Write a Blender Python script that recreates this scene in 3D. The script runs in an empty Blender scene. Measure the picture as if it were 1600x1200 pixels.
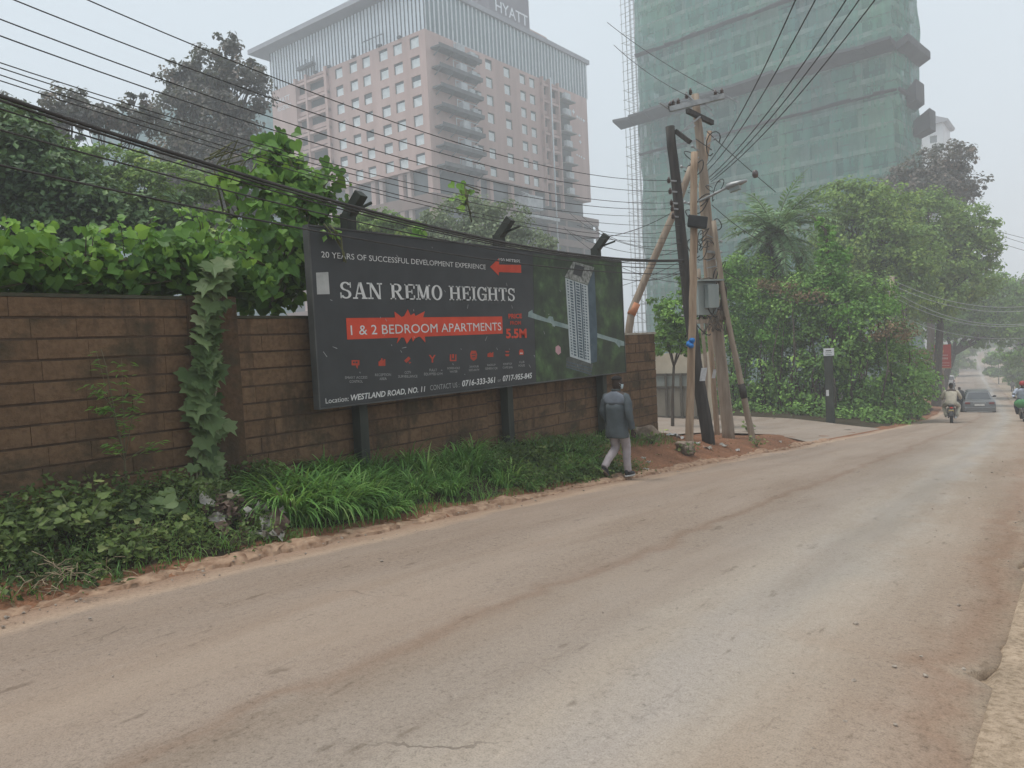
import bpy, bmesh, math, random
import numpy as np
from mathutils import Vector, Matrix
sc = bpy.context.scene
col = sc.collection
RNG = np.random.default_rng(7)
rnd = random.Random(11)

# ------------------------------------------------------------------ camera
FPX, CX, CY, H = 1165.0, 800.0, 600.0, 1.6          # focal length in photo pixels, picture centre, eye height
def _solve():
    vp, slope = (1700.0, 494.0), -0.05
    d = np.array([vp[0]-CX, -(vp[1]-CY), -FPX]); y = d/np.linalg.norm(d)
    e = np.array([vp[0]-1000-CX, -(vp[1]-1000*slope-CY), -FPX])
    z = np.cross(y, e)
    if z[1] < 0: z = -z
    z /= np.linalg.norm(z)
    return np.array([np.cross(y, z), y, z])
RC = _solve()
cam_d = bpy.data.cameras.new('camera'); cam = bpy.data.objects.new('camera', cam_d); col.objects.link(cam)
cam.matrix_world = Matrix.Translation((0, 0, H)) @ Matrix(RC.tolist()).to_4x4()
cam_d.sensor_width = 36.0; cam_d.lens = FPX/1600*36; cam_d.clip_start = 0.05; cam_d.clip_end = 3000
sc.camera = cam

# ------------------------------------------------------------------ sky, sun, exposure
SUN_EL, SUN_AZ = math.radians(70), math.radians(-125)   # azimuth measured from +Y towards +X
wd = bpy.data.worlds.new('World'); sc.world = wd; wd.use_nodes = True
nt = wd.node_tree; nt.nodes.clear()
out = nt.nodes.new('ShaderNodeOutputWorld'); bg = nt.nodes.new('ShaderNodeBackground')
sky = nt.nodes.new('ShaderNodeTexSky'); sky.sky_type = 'NISHITA'; sky.sun_disc = False
sky.sun_elevation = SUN_EL; sky.sun_rotation = -SUN_AZ; sky.air_density = 1.0; sky.dust_density = 6.0; sky.ozone_density = 1.0
hs = nt.nodes.new('ShaderNodeHueSaturation'); hs.inputs['Saturation'].default_value = 0.22
mixg = nt.nodes.new('ShaderNodeMixRGB'); mixg.inputs[0].default_value = 0.92      # the cloud layer evens the sky out
mixg.inputs[2].default_value = (4.45, 5.05, 5.55, 1)
nt.links.new(sky.outputs[0], hs.inputs['Color']); nt.links.new(hs.outputs[0], mixg.inputs[1])
nt.links.new(mixg.outputs[0], bg.inputs[0]); bg.inputs[1].default_value = 0.10
nt.links.new(bg.outputs[0], out.inputs[0])
sd = bpy.data.lights.new('sun', 'SUN'); sd.energy = 1.75; sd.angle = math.radians(22); sd.color = (1, .96, .9)
sun = bpy.data.objects.new('sun', sd); col.objects.link(sun)
sv = Vector((math.cos(SUN_EL)*math.sin(SUN_AZ), math.cos(SUN_EL)*math.cos(SUN_AZ), math.sin(SUN_EL)))
sun.rotation_euler = sv.to_track_quat('Z', 'Y').to_euler()
sc.view_settings.view_transform = 'Standard'; sc.view_settings.look = 'None'
sc.view_settings.exposure = 0.8; sc.view_settings.gamma = 1.0; sc.view_settings.use_curve_mapping = False
sc.cycles.max_bounces = 6; sc.cycles.diffuse_bounces = 3; sc.cycles.glossy_bounces = 2; sc.cycles.transparent_max_bounces = 12
sc.cycles.transmission_bounces = 3; sc.cycles.volume_bounces = 1; sc.cycles.use_denoising = True

# ------------------------------------------------------------------ pixel (1600 x 1200) -> place
CAMP = np.array([0, 0, H])
def ray(x, y): return RC @ np.array([x-CX, -(y-CY), -FPX])
def P(x, y, X=None, Y=None, Z=None, D=None):
    r = ray(x, y)
    if X is not None: t = X/r[0]
    elif Y is not None: t = Y/r[1]
    elif Z is not None: t = (Z-H)/r[2]
    else: t = D/FPX
    return CAMP + r*t
def V3(a): return Vector((float(a[0]), float(a[1]), float(a[2])))

# ------------------------------------------------------------------ the lie of the land
_ty = np.array([-60, -30, 0, 2, 4, 9, 11.5, 17, 36, 54, 100, 150, 190, 230, 300, 340, 420, 600, 900.])
_tz = np.array([2.2, .8, -.13, -.18, -.25, -.6, -.77, -1.22, -2.62, -4.0, -7.2, -9.8, -11, -11, -9.5, -8.5, -8, -8, -8])
_gy = np.arange(-60, 900, .5); _k = np.exp(-np.linspace(-2, 2, 9)**2); _k /= _k.sum()
_gz = np.convolve(np.pad(np.interp(_gy, _ty, _tz), 4, 'edge'), _k, 'valid')
def zr(Y): return np.interp(Y, _gy, _gz)
def XL(Y): return np.interp(Y, [-60, 17, 31, 40, 51, 70, 111, 168, 224, 263, 291, 400], [-6.25, -6.25, -5.95, -6.2, -7.2, -9.5, -14.8, -20.9, -27.6, -31.5, -34.5, -40])
def XR(Y): return np.interp(Y, [-60, 8, 17, 45, 60, 111, 153, 197, 235, 286, 400], [-.45, -.45, -.8, -2.4, -3.7, -8, -12.2, -17.3, -21.4, -28, -33])
def sst(t): t = np.clip(t, 0, 1); return t*t*(3-2*t)
def zg(X, Y):
    """height of the ground sheet"""
    X = np.asarray(X, float); Y = np.asarray(Y, float)
    d = XL(Y)-X; e = X-XR(Y)
    near = 1-sst((Y-15.6)/1.6); far = sst((Y-30)/4)
    isl = sst((Y-15.2)/1.5)*(1-sst((Y-20.8)/2.0))*sst((d+.15)/.9)*(1-sst((d-2.2)/1.8))
    verge = .42*sst((d+.05)/1.6)*near
    junc = (1-near)*(1-far)*(.03*np.clip(d, 0, 12))
    hed = far*(.35*sst(d/2.5)+.05*np.clip(d-2, 0, 25))
    h = verge+junc+hed+.20*isl
    h = np.where(d > -.1, h, -.07)
    h = np.where(e > .02, -.012+.25*sst((e-1)/5)+.03*np.clip(e-4, 0, 30), h)
    return zr(Y)+h
def G(x, y, off=0.0):
    """where the sight line through a photo pixel meets the ground"""
    r = ray(x, y); r = r/np.linalg.norm(r); t = np.geomspace(1, 600, 60000)
    s = np.nonzero(H+r[2]*t < zg(r[0]*t, r[1]*t)+off)[0]
    t = t[s[0]] if len(s) else 600
    return CAMP+r*t

# ------------------------------------------------------------------ object helpers
BASE = {}
def tag(o, label=None, cat=None, group=None, kind=None):
    if label: o['label'] = label
    if cat: o['category'] = cat
    if group: o['group'] = group
    if kind: o['kind'] = kind
    return o
def thing(name, label, cat, loc, group=None):
    o = bpy.data.objects.new(name, None); col.objects.link(o); o.location = V3(loc); o.empty_display_size = .2
    BASE[o.name] = np.array(loc, float)
    return tag(o, label, cat, group)
def link(name, me, parent=None, origin=None):
    o = bpy.data.objects.new(name, me); col.objects.link(o)
    if parent is not None:
        o.parent = parent; BASE[o.name] = BASE[parent.name]
    else:
        b = np.array(origin if origin is not None else (0, 0, 0), float); o.location = V3(b); BASE[o.name] = b
    return o
class MB:
    def __init__(s): s.v = []; s.f = []; s.m = []; s.sm = []
    def add(s, vs, fs, mi=0, sm=False):
        b = len(s.v); s.v += [tuple(map(float, p)) for p in vs]
        for f in fs: s.f.append(tuple(b+i for i in f)); s.m.append(mi); s.sm.append(sm)
        return s
    def box(s, x0, x1, y0, y1, z0, z1, mi=0):
        vs = [(x, y, z) for z in (z0, z1) for y in (y0, y1) for x in (x0, x1)]
        return s.add(vs, [(0, 2, 3, 1), (4, 5, 7, 6), (0, 1, 5, 4), (2, 6, 7, 3), (0, 4, 6, 2), (1, 3, 7, 5)], mi)
    def obox(s, c, ax, ay, az, mi=0):
        c, ax, ay, az = (np.array(q, float) for q in (c, ax, ay, az))
        vs = [c+i*ax+j*ay+k*az for k in (-1, 1) for j in (-1, 1) for i in (-1, 1)]
        return s.add(vs, [(0, 2, 3, 1), (4, 5, 7, 6), (0, 1, 5, 4), (2, 6, 7, 3), (0, 4, 6, 2), (1, 3, 7, 5)], mi)
    def bar(s, a, b, w, h=None, mi=0, up=(0, 0, 1)):
        a = np.array(a, float); b = np.array(b, float); d = b-a; L = np.linalg.norm(d); d = d/L
        up = np.array(up, float)
        if abs(d@up) > .98: up = np.array([0, 1., 0])
        sx = np.cross(d, up); sx /= np.linalg.norm(sx); sy = np.cross(sx, d)
        return s.obox((a+b)/2, d*L/2, sx*w/2, sy*(h or w)/2, mi)
    def tube(s, pts, rad, n=8, mi=0, cap=True, sm=True, flat=1.0):
        pts = [np.array(p, float) for p in pts]
        if not hasattr(rad, '__len__'): rad = [rad]*len(pts)
        b = len(s.v); prev = None
        for i, p in enumerate(pts):
            t = pts[min(i+1, len(pts)-1)]-pts[max(i-1, 0)]; t = t/(np.linalg.norm(t)+1e-9)
            if prev is None:
                ref = np.array([1., 0, 0]) if abs(t[0]) < .9 else np.array([0, 1., 0])
                u = np.cross(t, ref); u /= np.linalg.norm(u)
            else:
                u = prev-t*(prev@t); u /= np.linalg.norm(u)+1e-9
            prev = u; w = np.cross(t, u)
            for k in range(n):
                a = 2*math.pi*k/n; q = p+rad[i]*(math.cos(a)*u+flat*math.sin(a)*w); s.v.append(tuple(q))
        for i in range(len(pts)-1):
            for k in range(n):
                k2 = (k+1) % n
                s.f.append((b+i*n+k, b+i*n+k2, b+(i+1)*n+k2, b+(i+1)*n+k)); s.m.append(mi); s.sm.append(sm)
        if cap:
            e = b+(len(pts)-1)*n
            s.f.append(tuple(b+k for k in reversed(range(n)))); s.m.append(mi); s.sm.append(False)
            s.f.append(tuple(e+k for k in range(n))); s.m.append(mi); s.sm.append(False)
        return s
    def loft(s, rings, mi=0, cap=True, sm=True):
        b = len(s.v); n = len(rings[0])
        for r in rings: s.v += [tuple(map(float, p)) for p in r]
        for i in range(len(rings)-1):
            for k in range(n):
                k2 = (k+1) % n
                s.f.append((b+i*n+k, b+i*n+k2, b+(i+1)*n+k2, b+(i+1)*n+k)); s.m.append(mi); s.sm.append(sm)
        if cap:
            e = b+(len(rings)-1)*n
            s.f.append(tuple(b+k for k in reversed(range(n)))); s.m.append(mi); s.sm.append(sm)
            s.f.append(tuple(e+k for k in range(n))); s.m.append(mi); s.sm.append(sm)
        return s
    def prism(s, poly, org, u, v, w, d0, d1, mi=0):
        """polygon (a,b) in the frame org,u,v pushed from d0 to d1 along w"""
        org, u, v, w = (np.array(q, float) for q in (org, u, v, w)); n = len(poly)
        vs = [org+a*u+b*v+d0*w for a, b in poly]+[org+a*u+b*v+d1*w for a, b in poly]
        fs = [tuple(reversed(range(n))), tuple(range(n, 2*n))]+[(i, (i+1) % n, n+(i+1) % n, n+i) for i in range(n)]
        return s.add(vs, fs, mi)
    def ell(s, c, r, nu=12, nv=8, mi=0, rot=None):
        c = np.array(c, float); rings = []
        R = np.eye(3) if rot is None else rot
        for j in range(1, nv):
            ph = math.pi*j/nv
            rings.append([c+R@np.array([r[0]*math.sin(ph)*math.cos(2*math.pi*k/nu), r[1]*math.sin(ph)*math.sin(2*math.pi*k/nu), -r[2]*math.cos(ph)]) for k in range(nu)])
        return s.loft(rings, mi)
    def build(s, name, mats, parent=None, origin=None, bevel=0):
        base = BASE[parent.name] if parent is not None else np.array(origin if origin is not None else (0, 0, 0), float)
        me = bpy.data.meshes.new(name)
        me.from_pydata([tuple(np.array(p)-base) for p in s.v], [], s.f); me.update()
        if not isinstance(mats, (list, tuple)): mats = [mats]
        for m in mats: me.materials.append(m)
        me.polygons.foreach_set('material_index', s.m); me.polygons.foreach_set('use_smooth', s.sm)
        o = link(name, me, parent, origin)
        if bevel:
            b = o.modifiers.new('bevel', 'BEVEL'); b.width = bevel; b.segments = 2; b.limit_method = 'ANGLE'
        return o
def np_mesh(name, V, F, mat, tint=None, parent=None, origin=None, smooth=False):
    V = np.asarray(V, float); F = np.asarray(F, np.int32); k = F.shape[1]
    base = BASE[parent.name] if parent is not None else np.array(origin if origin is not None else (0, 0, 0), float)
    me = bpy.data.meshes.new(name)
    me.vertices.add(len(V)); me.vertices.foreach_set('co', (V-base).astype(np.float32).ravel())
    me.loops.add(F.size); me.loops.foreach_set('vertex_index', F.ravel())
    me.polygons.add(len(F)); me.polygons.foreach_set('loop_start', np.arange(0, F.size, k, dtype=np.int32))
    me.polygons.foreach_set('use_smooth', np.full(len(F), smooth))
    if tint is not None:
        a = me.attributes.new('tint', 'FLOAT', 'POINT'); a.data.foreach_set('value', np.asarray(tint, np.float32))
    me.materials.append(mat); me.update(calc_edges=True)
    return link(name, me, parent, origin)
def dup(root, loc, label=None, group=None, rz=None):
    r = root.copy(); col.objects.link(r); r.location = V3(loc); BASE[r.name] = np.array(loc, float)
    if rz is not None: r.rotation_euler.z = rz
    if label: r['label'] = label
    if group: r['group'] = group
    for ch in list(root.children):
        c = ch.copy(); col.objects.link(c); c.parent = r
        for g in ch.children:
            d = g.copy(); col.objects.link(d); d.parent = c
    return r
def text(body, org, u, v, width, height, mat, parent, name='lettering', proud=.004, fat=0.0, align='LEFT', shear=0.0):
    """lettering as a thin mesh: cap height and width in metres, baseline start at org"""
    c = bpy.data.curves.new('t', 'FONT'); c.body = body; c.size = 1; c.offset = fat; c.resolution_u = 3; c.shear = shear; c.align_x = 'LEFT'
    o = bpy.data.objects.new('t', c); col.objects.link(o)
    dg = bpy.context.evaluated_depsgraph_get(); me = bpy.data.meshes.new_from_object(o.evaluated_get(dg))
    bpy.data.objects.remove(o); bpy.data.curves.remove(c)
    n = len(me.vertices); co = np.zeros(n*3); me.vertices.foreach_get('co', co); co = co.reshape(-1, 3)
    lo, hi = co.min(0), co.max(0)
    caph = .73
    sx = (width/(hi[0]-lo[0])) if width else height/caph
    x = (co[:, 0]-lo[0])*sx; y = co[:, 1]*height/caph
    if align == 'CENTER': x = x-(hi[0]-lo[0])*sx/2
    u = np.array(u, float); v = np.array(v, float); w = np.cross(u, v)
    W = np.array(org, float)+x[:, None]*u+y[:, None]*v+proud*w-BASE[parent.name]
    me.vertices.foreach_set('co', W.astype(np.float32).ravel()); me.materials.clear(); me.materials.append(mat); me.update()
    me.name = name
    return link(name, me, parent)

# ------------------------------------------------------------------ materials
def _mat(name):
    m = bpy.data.materials.new(name); m.use_nodes = True; t = m.node_tree; t.nodes.clear()
    o = t.nodes.new('ShaderNodeOutputMaterial'); return m, t, o
def N(t, kind, **kw):
    n = t.nodes.new(kind)
    for k, v in kw.items():
        if k in n.inputs: n.inputs[k].default_value = v
        else: setattr(n, k, v)
    return n
def ramp(t, src, stops):
    r = t.nodes.new('ShaderNodeValToRGB'); e = r.color_ramp.elements
    while len(e) < len(stops): e.new(.5)
    for q, (p, c) in zip(e, stops): q.position = p; q.color = (*c, 1) if len(c) == 3 else c
    t.links.new(src, r.inputs[0]); return r.outputs[0]
def mixc(t, fac, a, b, mode='MIX'):
    m = t.nodes.new('ShaderNodeMixRGB'); m.blend_type = mode
    for i, q in ((0, fac), (1, a), (2, b)):
        if hasattr(q, 'is_linked'): t.links.new(q, m.inputs[i])
        elif i == 0: m.inputs[0].default_value = q
        else: m.inputs[i].default_value = (*q, 1)
    return m.outputs[0]
def noise(t, vec, scale, detail=4, rough=.55, dist=0):
    n = N(t, 'ShaderNodeTexNoise'); n.inputs['Scale'].default_value = scale; n.inputs['Detail'].default_value = detail
    n.inputs['Roughness'].default_value = rough; n.inputs['Distortion'].default_value = dist
    if vec is not None: t.links.new(vec, n.inputs['Vector'])
    return n.outputs['Fac']
def coords(t, scale=(1, 1, 1), kind='Object'):
    tc = t.nodes.new('ShaderNodeTexCoord'); mp = t.nodes.new('ShaderNodeMapping'); mp.inputs['Scale'].default_value = scale
    t.links.new(tc.outputs[kind], mp.inputs[0]); return mp.outputs[0]
def worldpos(t, scale=(1, 1, 1)):
    g = t.nodes.new('ShaderNodeNewGeometry'); mp = t.nodes.new('ShaderNodeMapping'); mp.inputs['Scale'].default_value = scale
    t.links.new(g.outputs['Position'], mp.inputs[0]); return mp.outputs[0]
def bsdf(t, o, colr, rough=.8, metal=0, spec=.3, bump=None, bstr=.3, bdist=.01):
    b = t.nodes.new('ShaderNodeBsdfPrincipled')
    if hasattr(colr, 'is_linked'): t.links.new(colr, b.inputs['Base Color'])
    else: b.inputs['Base Color'].default_value = (*colr, 1)
    if hasattr(rough, 'is_linked'): t.links.new(rough, b.inputs['Roughness'])
    else: b.inputs['Roughness'].default_value = rough
    b.inputs['Metallic'].default_value = metal; b.inputs['Specular IOR Level'].default_value = spec
    if bump is not None:
        n = t.nodes.new('ShaderNodeBump'); n.inputs['Strength'].default_value = bstr; n.inputs['Distance'].default_value = bdist
        t.links.new(bump, n.inputs['Height']); t.links.new(n.outputs[0], b.inputs['Normal'])
    t.links.new(b.outputs[0], o.inputs[0]); return b
def mottled(name, a, b, scale=4, rough=.8, metal=0, spec=.3, stretch=(1, 1, 1), bstr=.25, bdist=.01, detail=5, lo=.35, hi=.65):
    m, t, o = _mat(name); f = noise(t, worldpos(t, stretch), scale, detail)
    bsdf(t, o, ramp(t, f, [(lo, a), (hi, b)]), rough, metal, spec, f, bstr, bdist); return m
def leafmat(name, stops, trans=.35, rough=.55, spec=.25):
    m, t, o = _mat(name)
    a = t.nodes.new('ShaderNodeAttribute'); a.attribute_name = 'tint'
    f = noise(t, worldpos(t), 1.3, 2)
    ad = N(t, 'ShaderNodeMath', operation='MULTIPLY_ADD'); t.links.new(f, ad.inputs[0]); ad.inputs[1].default_value = .5; 
    sb = N(t, 'ShaderNodeMath', operation='SUBTRACT'); t.links.new(a.outputs['Fac'], sb.inputs[0]); sb.inputs[1].default_value = .25
    t.links.new(sb.outputs[0], ad.inputs[2])
    c = ramp(t, ad.outputs[0], stops)
    b = t.nodes.new('ShaderNodeBsdfPrincipled'); t.links.new(c, b.inputs['Base Color']); b.inputs['Roughness'].default_value = rough; b.inputs['Specular IOR Level'].default_value = spec
    tr = t.nodes.new('ShaderNodeBsdfTranslucent'); t.links.new(mixc(t, .35, c, (.25, .32, .03)), tr.inputs[0])
    mx = t.nodes.new('ShaderNodeMixShader'); mx.inputs[0].default_value = trans
    t.links.new(b.outputs[0], mx.inputs[1]); t.links.new(tr.outputs[0], mx.inputs[2]); t.links.new(mx.outputs[0], o.inputs[0]); return m
# ------------------------------------------------------------------ ground sheet
def ground_mat():
    m, t, o = _mat('soil'); a = t.nodes.new('ShaderNodeAttribute'); a.attribute_name = 'tint'
    w = worldpos(t); f = noise(t, w, 2.2, 6); g = noise(t, w, 28, 4); s = noise(t, w, 140, 2)
    base = ramp(t, a.outputs['Fac'], [(0, (.05, .042, .026)), (.3, (.05, .042, .026)), (.5, (.225, .112, .066)), (.7, (.245, .13, .08)), (.85, (.36, .285, .215)), (1, (.36, .285, .215))])
    c = mixc(t, .8, base, ramp(t, f, [(.3, (.68, .66, .62)), (.7, (1.15, 1.12, 1.08))]), 'MULTIPLY')
    c = mixc(t, .8, c, ramp(t, g, [(.32, (.6, .57, .52)), (.6, (1.1, 1.1, 1.1))]), 'MULTIPLY')
    c = mixc(t, .5, c, ramp(t, s, [(.33, (.45, .42, .4)), (.5, (1.05, 1.05, 1.05))]), 'MULTIPLY')
    bsdf(t, o, c, .95, 0, .15, g, .6, .03); return m
M_SOIL = ground_mat()
def make_ground():
    ys = np.unique(np.concatenate([np.arange(-55, -4, 4), np.arange(-4, 40, .3), np.arange(40, 110, 3), np.arange(110, 420, 10), np.arange(420, 700, 40)]))
    dl = np.concatenate([[390, 300, 220, 160, 120, 90, 70, 55, 42, 32, 25, 20, 16, 13, 11], np.arange(9.5, 3.1, -.5), np.arange(3, -.21, -.12)])
    er = np.concatenate([[-.4, -.01, .05, .12, .2, .3, .4, .6, .9, 1.3, 2, 3, 4, 6, 9, 14, 20, 30, 45, 70, 110, 170, 250]])
    rows = []; tin = []
    for y in ys:
        x = np.concatenate([XL(y)-dl, XR(y)+er]); Y = np.full(len(x), y)
        z = zg(x, Y)
        d = XL(y)-x; e = x-XR(y)
        n = np.array([(math.sin(a*3.1+y*1.7)+math.sin(a*7.3-y*2.9)+math.sin(a*1.3+y*5.1))/3 for a in x])
        z = z+np.where((d > .15) & (d < 20), n*.03, 0)
        t = np.full(len(x), .15)
        isl = float(sst((y-10.4)/1.2)*(1-sst((y-23)/2)))
        t = np.where((d > -.3) & (d < 4.5), np.maximum(t, .15+.42*isl), t)
        t = np.where((d > -.3) & (d < .35+.15*n), np.maximum(t, .55), t)
        t = np.where((e > -.1), np.where(e < 7, .9, .6), t)
        t = np.where((y > 60) & (d < 6) & (d > 0), .62, t)
        rows.append(np.stack([x, Y, z], 1)); tin.append(t)
    n = len(rows[0]); V = np.concatenate(rows); T = np.concatenate(tin)
    i = np.arange(len(ys)-1)[:, None]*n+np.arange(n-1)[None]
    F = np.stack([i, i+1, i+n+1, i+n], -1).reshape(-1, 4)
    tag(np_mesh('ground', V, F, M_SOIL, T, smooth=True), kind='structure')
make_ground()

# ------------------------------------------------------------------ the dusty road
def road_mat(main=True):
    m, t, o = _mat('dusty_asphalt'); w = worldpos(t)
    sx = N(t, 'ShaderNodeSeparateXYZ'); t.links.new(w, sx.inputs[0])
    a = t.nodes.new('ShaderNodeAttribute'); a.attribute_name = 'tint'         # 0 at the left edge, 1 at the right edge
    big = noise(t, worldpos(t, (.55, .12, .5)), 1.0, 5, .6); streak = noise(t, worldpos(t, (2.2, .22, .5)), 1.0, 6, .65)
    grit = noise(t, w, 30, 4, .75); fine = noise(t, w, 110, 2, .6); wob = noise(t, worldpos(t, (2.2, .9, 1)), 1.0, 7, .72)
    # position across, with a ragged wobble
    ac = N(t, 'ShaderNodeMath', operation='MULTIPLY_ADD'); t.links.new(wob, ac.inputs[0]); ac.inputs[1].default_value = .09
    sb = N(t, 'ShaderNodeMath', operation='SUBTRACT'); t.links.new(a.outputs['Fac'], sb.inputs[0]); sb.inputs[1].default_value = .045
    t.links.new(sb.outputs[0], ac.inputs[2]); across = ac.outputs[0]
    tan, grey, red, pale = (.260, .203, .161), (.250, .214, .181), (.192, .134, .097), (.332, .300, .270)
    if main:
        c = ramp(t, across, [(0, (.285, .172, .112)), (.045, (.33, .225, .158)), (.075, (.40, .295, .215)), (.10, tan), (.2, (.268, .212, .170)), (.26, (.243, .192, .154)), (.33, (.271, .218, .175)), (.485, (.252, .202, .163)), (.512, red), (.53, (.232, .188, .15)), (.63, grey)])
        c2 = ramp(t, across, [(.63, grey), (.70, (.305, .268, .225)), (.765, pale), (.81, (.325, .288, .245)), (.86, (.30, .25, .20)), (.925, (.285, .222, .17)), (.965, (.24, .158, .108)), (1, (.34, .27, .2))])
        st = N(t, 'ShaderNodeMath', operation='GREATER_THAN'); t.links.new(across, st.inputs[0]); st.inputs[1].default_value = .63
        c = mixc(t, st.outputs[0], c, c2)
        c = mixc(t, .25, c, tan)
    else:
        c = mixc(t, .6, (.28, .25, .22), tan)
    c = mixc(t, .75, c, ramp(t, big, [(.3, (.82, .79, .75)), (.52, (1, 1, 1)), (.7, (1.12, 1.08, 1.04))]), 'MULTIPLY')
    c = mixc(t, .6, c, ramp(t, streak, [(.36, (.86, .80, .74)), (.55, (1.03, 1.02, 1.0))]), 'MULTIPLY')
    sm = N(t, 'ShaderNodeMath', operation='MULTIPLY'); sm.inputs[1].default_value = 1.0      # the worn tracks show less grit
    t.links.new(ramp(t, big, [(.38, (1, 1, 1)), (.64, (.4, .4, .4))]), sm.inputs[0])
    gm = mixc(t, sm.outputs[0], (1, 1, 1), ramp(t, grit, [(.29, (.26, .24, .22)), (.42, (.88, .87, .86)), (.55, (1.0, 1.0, 1.0)), (.70, (1.16, 1.15, 1.14))]))
    c = mixc(t, .9, c, gm, 'MULTIPLY')
    c = mixc(t, .75, c, ramp(t, fine, [(.3, (.68, .66, .64)), (.5, (.99, .99, .99)), (.7, (1.15, 1.14, 1.13))]), 'MULTIPLY')
    vo = t.nodes.new('ShaderNodeTexVoronoi'); vo.feature = 'DISTANCE_TO_EDGE'; vo.inputs['Scale'].default_value = .42
    dn = t.nodes.new('ShaderNodeTexNoise'); dn.inputs['Scale'].default_value = 1.6; dn.inputs['Detail'].default_value = 5; t.links.new(w, dn.inputs['Vector'])
    va = t.nodes.new('ShaderNodeVectorMath'); va.operation = 'MULTIPLY_ADD'; va.inputs[1].default_value = (.9, .9, 0); t.links.new(dn.outputs['Color'], va.inputs[0]); t.links.new(w, va.inputs[2]); t.links.new(va.outputs[0], vo.inputs['Vector'])
    ck = N(t, 'ShaderNodeMath', operation='LESS_THAN'); t.links.new(vo.outputs['Distance'], ck.inputs[0]); ck.inputs[1].default_value = .0035
    km = N(t, 'ShaderNodeMath', operation='MULTIPLY'); t.links.new(ck.outputs[0], km.inputs[0]); t.links.new(ramp(t, noise(t, worldpos(t, (.35, .2, .3)), 1.0, 3), [(.60, (0, 0, 0)), (.64, (.55, .55, .55))]), km.inputs[1])
    c = mixc(t, km.outputs[0], c, (.07, .052, .04))
    pz = noise(t, worldpos(t, (9, 2.6, 4)), 1.0, 3, .6); c = mixc(t, .8, c, ramp(t, pz, [(.27, (.62, .59, .56)), (.36, (1, 1, 1)), (.66, (1, 1, 1)), (.76, (1.13, 1.12, 1.11))]), 'MULTIPLY')
    hb = mixc(t, .35, grit, fine)
    rg = mixc(t, ramp(t, across, [(.69, (0, 0, 0)), (.75, (1, 1, 1)), (.79, (1, 1, 1)), (.84, (0, 0, 0))]), ramp(t, big, [(.4, (.9, .9, .9)), (.65, (.66, .66, .66))]), (.42, .42, .42))
    bsdf(t, o, c, rg, 0, .35, hb, .5, .012); return m
M_ROAD = road_mat(); M_SIDE = road_mat(False)
def make_road():
    ys = np.unique(np.concatenate([np.arange(-55, -3, 3), np.arange(-3, 45, .2), np.arange(45, 110, 1.5), np.arange(110, 400, 5)]))
    s = np.concatenate([[0], np.linspace(0, 1, 33), [1]]); R = np.random.default_rng(3); jl = R.normal(0, .035, len(ys)); jr = R.normal(0, .05, len(ys))
    jl = np.convolve(jl, [.25, .5, .25], 'same'); V = []; T = []
    for k, y in enumerate(ys):
        a, b = XL(y)-.06+jl[k], XR(y)+.06+jr[k]+.06*math.sin(y*2.3)
        x = a+(b-a)*s; wig = .012*np.sin(x*2.1+y*.9)+.008*np.sin(x*5.3-y*1.7)
        V.append(np.stack([x, np.full(len(s), y), zr(y)+.05*(1-(2*s-1)**2)-.02+wig], 1)); V[-1][0, 2] -= .12; V[-1][-1, 2] -= .12; T.append(s)
    n = len(s); i = np.arange(len(ys)-1)[:, None]*n+np.arange(n-1)[None]
    F = np.stack([i, i+1, i+n+1, i+n], -1).reshape(-1, 4)
    tag(np_mesh('road', np.concatenate(V), F, M_ROAD, np.concatenate(T), smooth=True), kind='structure')
    ds = np.concatenate([np.arange(-.25, 8, .5), np.arange(8, 60, 4)]); V = []
    q = np.linspace(0, 1, 24)
    for d in ds:
        y0 = np.interp(d, [-.3, .3, 1.5, 3, 6, 60], [21.6, 21.0, 20.2, 19.0, 18.4, 18.0]); y1 = np.interp(d, [-.3, 0, 1.5, 4, 9, 60], [29.3, 29.8, 30.6, 31.6, 31.2, 31])
        y = y0+(y1-y0)*q; x = XL(y)-d
        V.append(np.stack([x, y, zg(x, y)+.03+.012*np.sin(x*1.3)], 1))
    n = len(q); i = np.arange(len(ds)-1)[:, None]*n+np.arange(n-1)[None]
    F = np.stack([i, i+n, i+n+1, i+1], -1).reshape(-1, 4)
    tag(np_mesh('side_road', np.concatenate(V), F, M_SIDE, np.full(len(ds)*n, .5), smooth=True), kind='structure')
    # the crumbled edge of the carriageway: a low lip of broken earth and tarmac
    R = np.random.default_rng(5); V = []; F = []; nn = 7
    ys = np.arange(-2.5, 23, .06); w = .5+.5*np.sin(ys*4.1+np.sin(ys*1.7)*2); lump = np.convolve(R.normal(0, 1, len(ys)), np.ones(4)/4, 'same')
    for k, y in enumerate(ys):
        x0 = XL(y)+.02+.05*lump[k]; hgt = .03+.05*w[k]*np.clip(.6+lump[k], 0, 1.4); hgt *= .25+.75*np.clip(.5+.6*math.sin(y*1.9)+.5*math.sin(y*4.7+1), 0, 1); prof = [(.12, None), (.07, .2), (.01, .8), (-.06, 1), (-.14, .8), (-.22, .4), (-.30, None)]
        for a, b in prof: V.append((x0+a+.014*R.normal()+.03*math.sin(y*7.3), y, zr(y)+(-.07 if b is None else b*hgt+.004+.007*R.normal())))
    for k in range(len(ys)-1):
        for j in range(nn-1): F.append((k*nn+j, (k+1)*nn+j, (k+1)*nn+j+1, k*nn+j+1))
    tag(np_mesh('kerb', V, F, mottled('crumbled_earth', (.19, .11, .068), (.36, .245, .165), 9, .95, bstr=.6, bdist=.02), smooth=False), kind='structure')
make_road()

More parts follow.
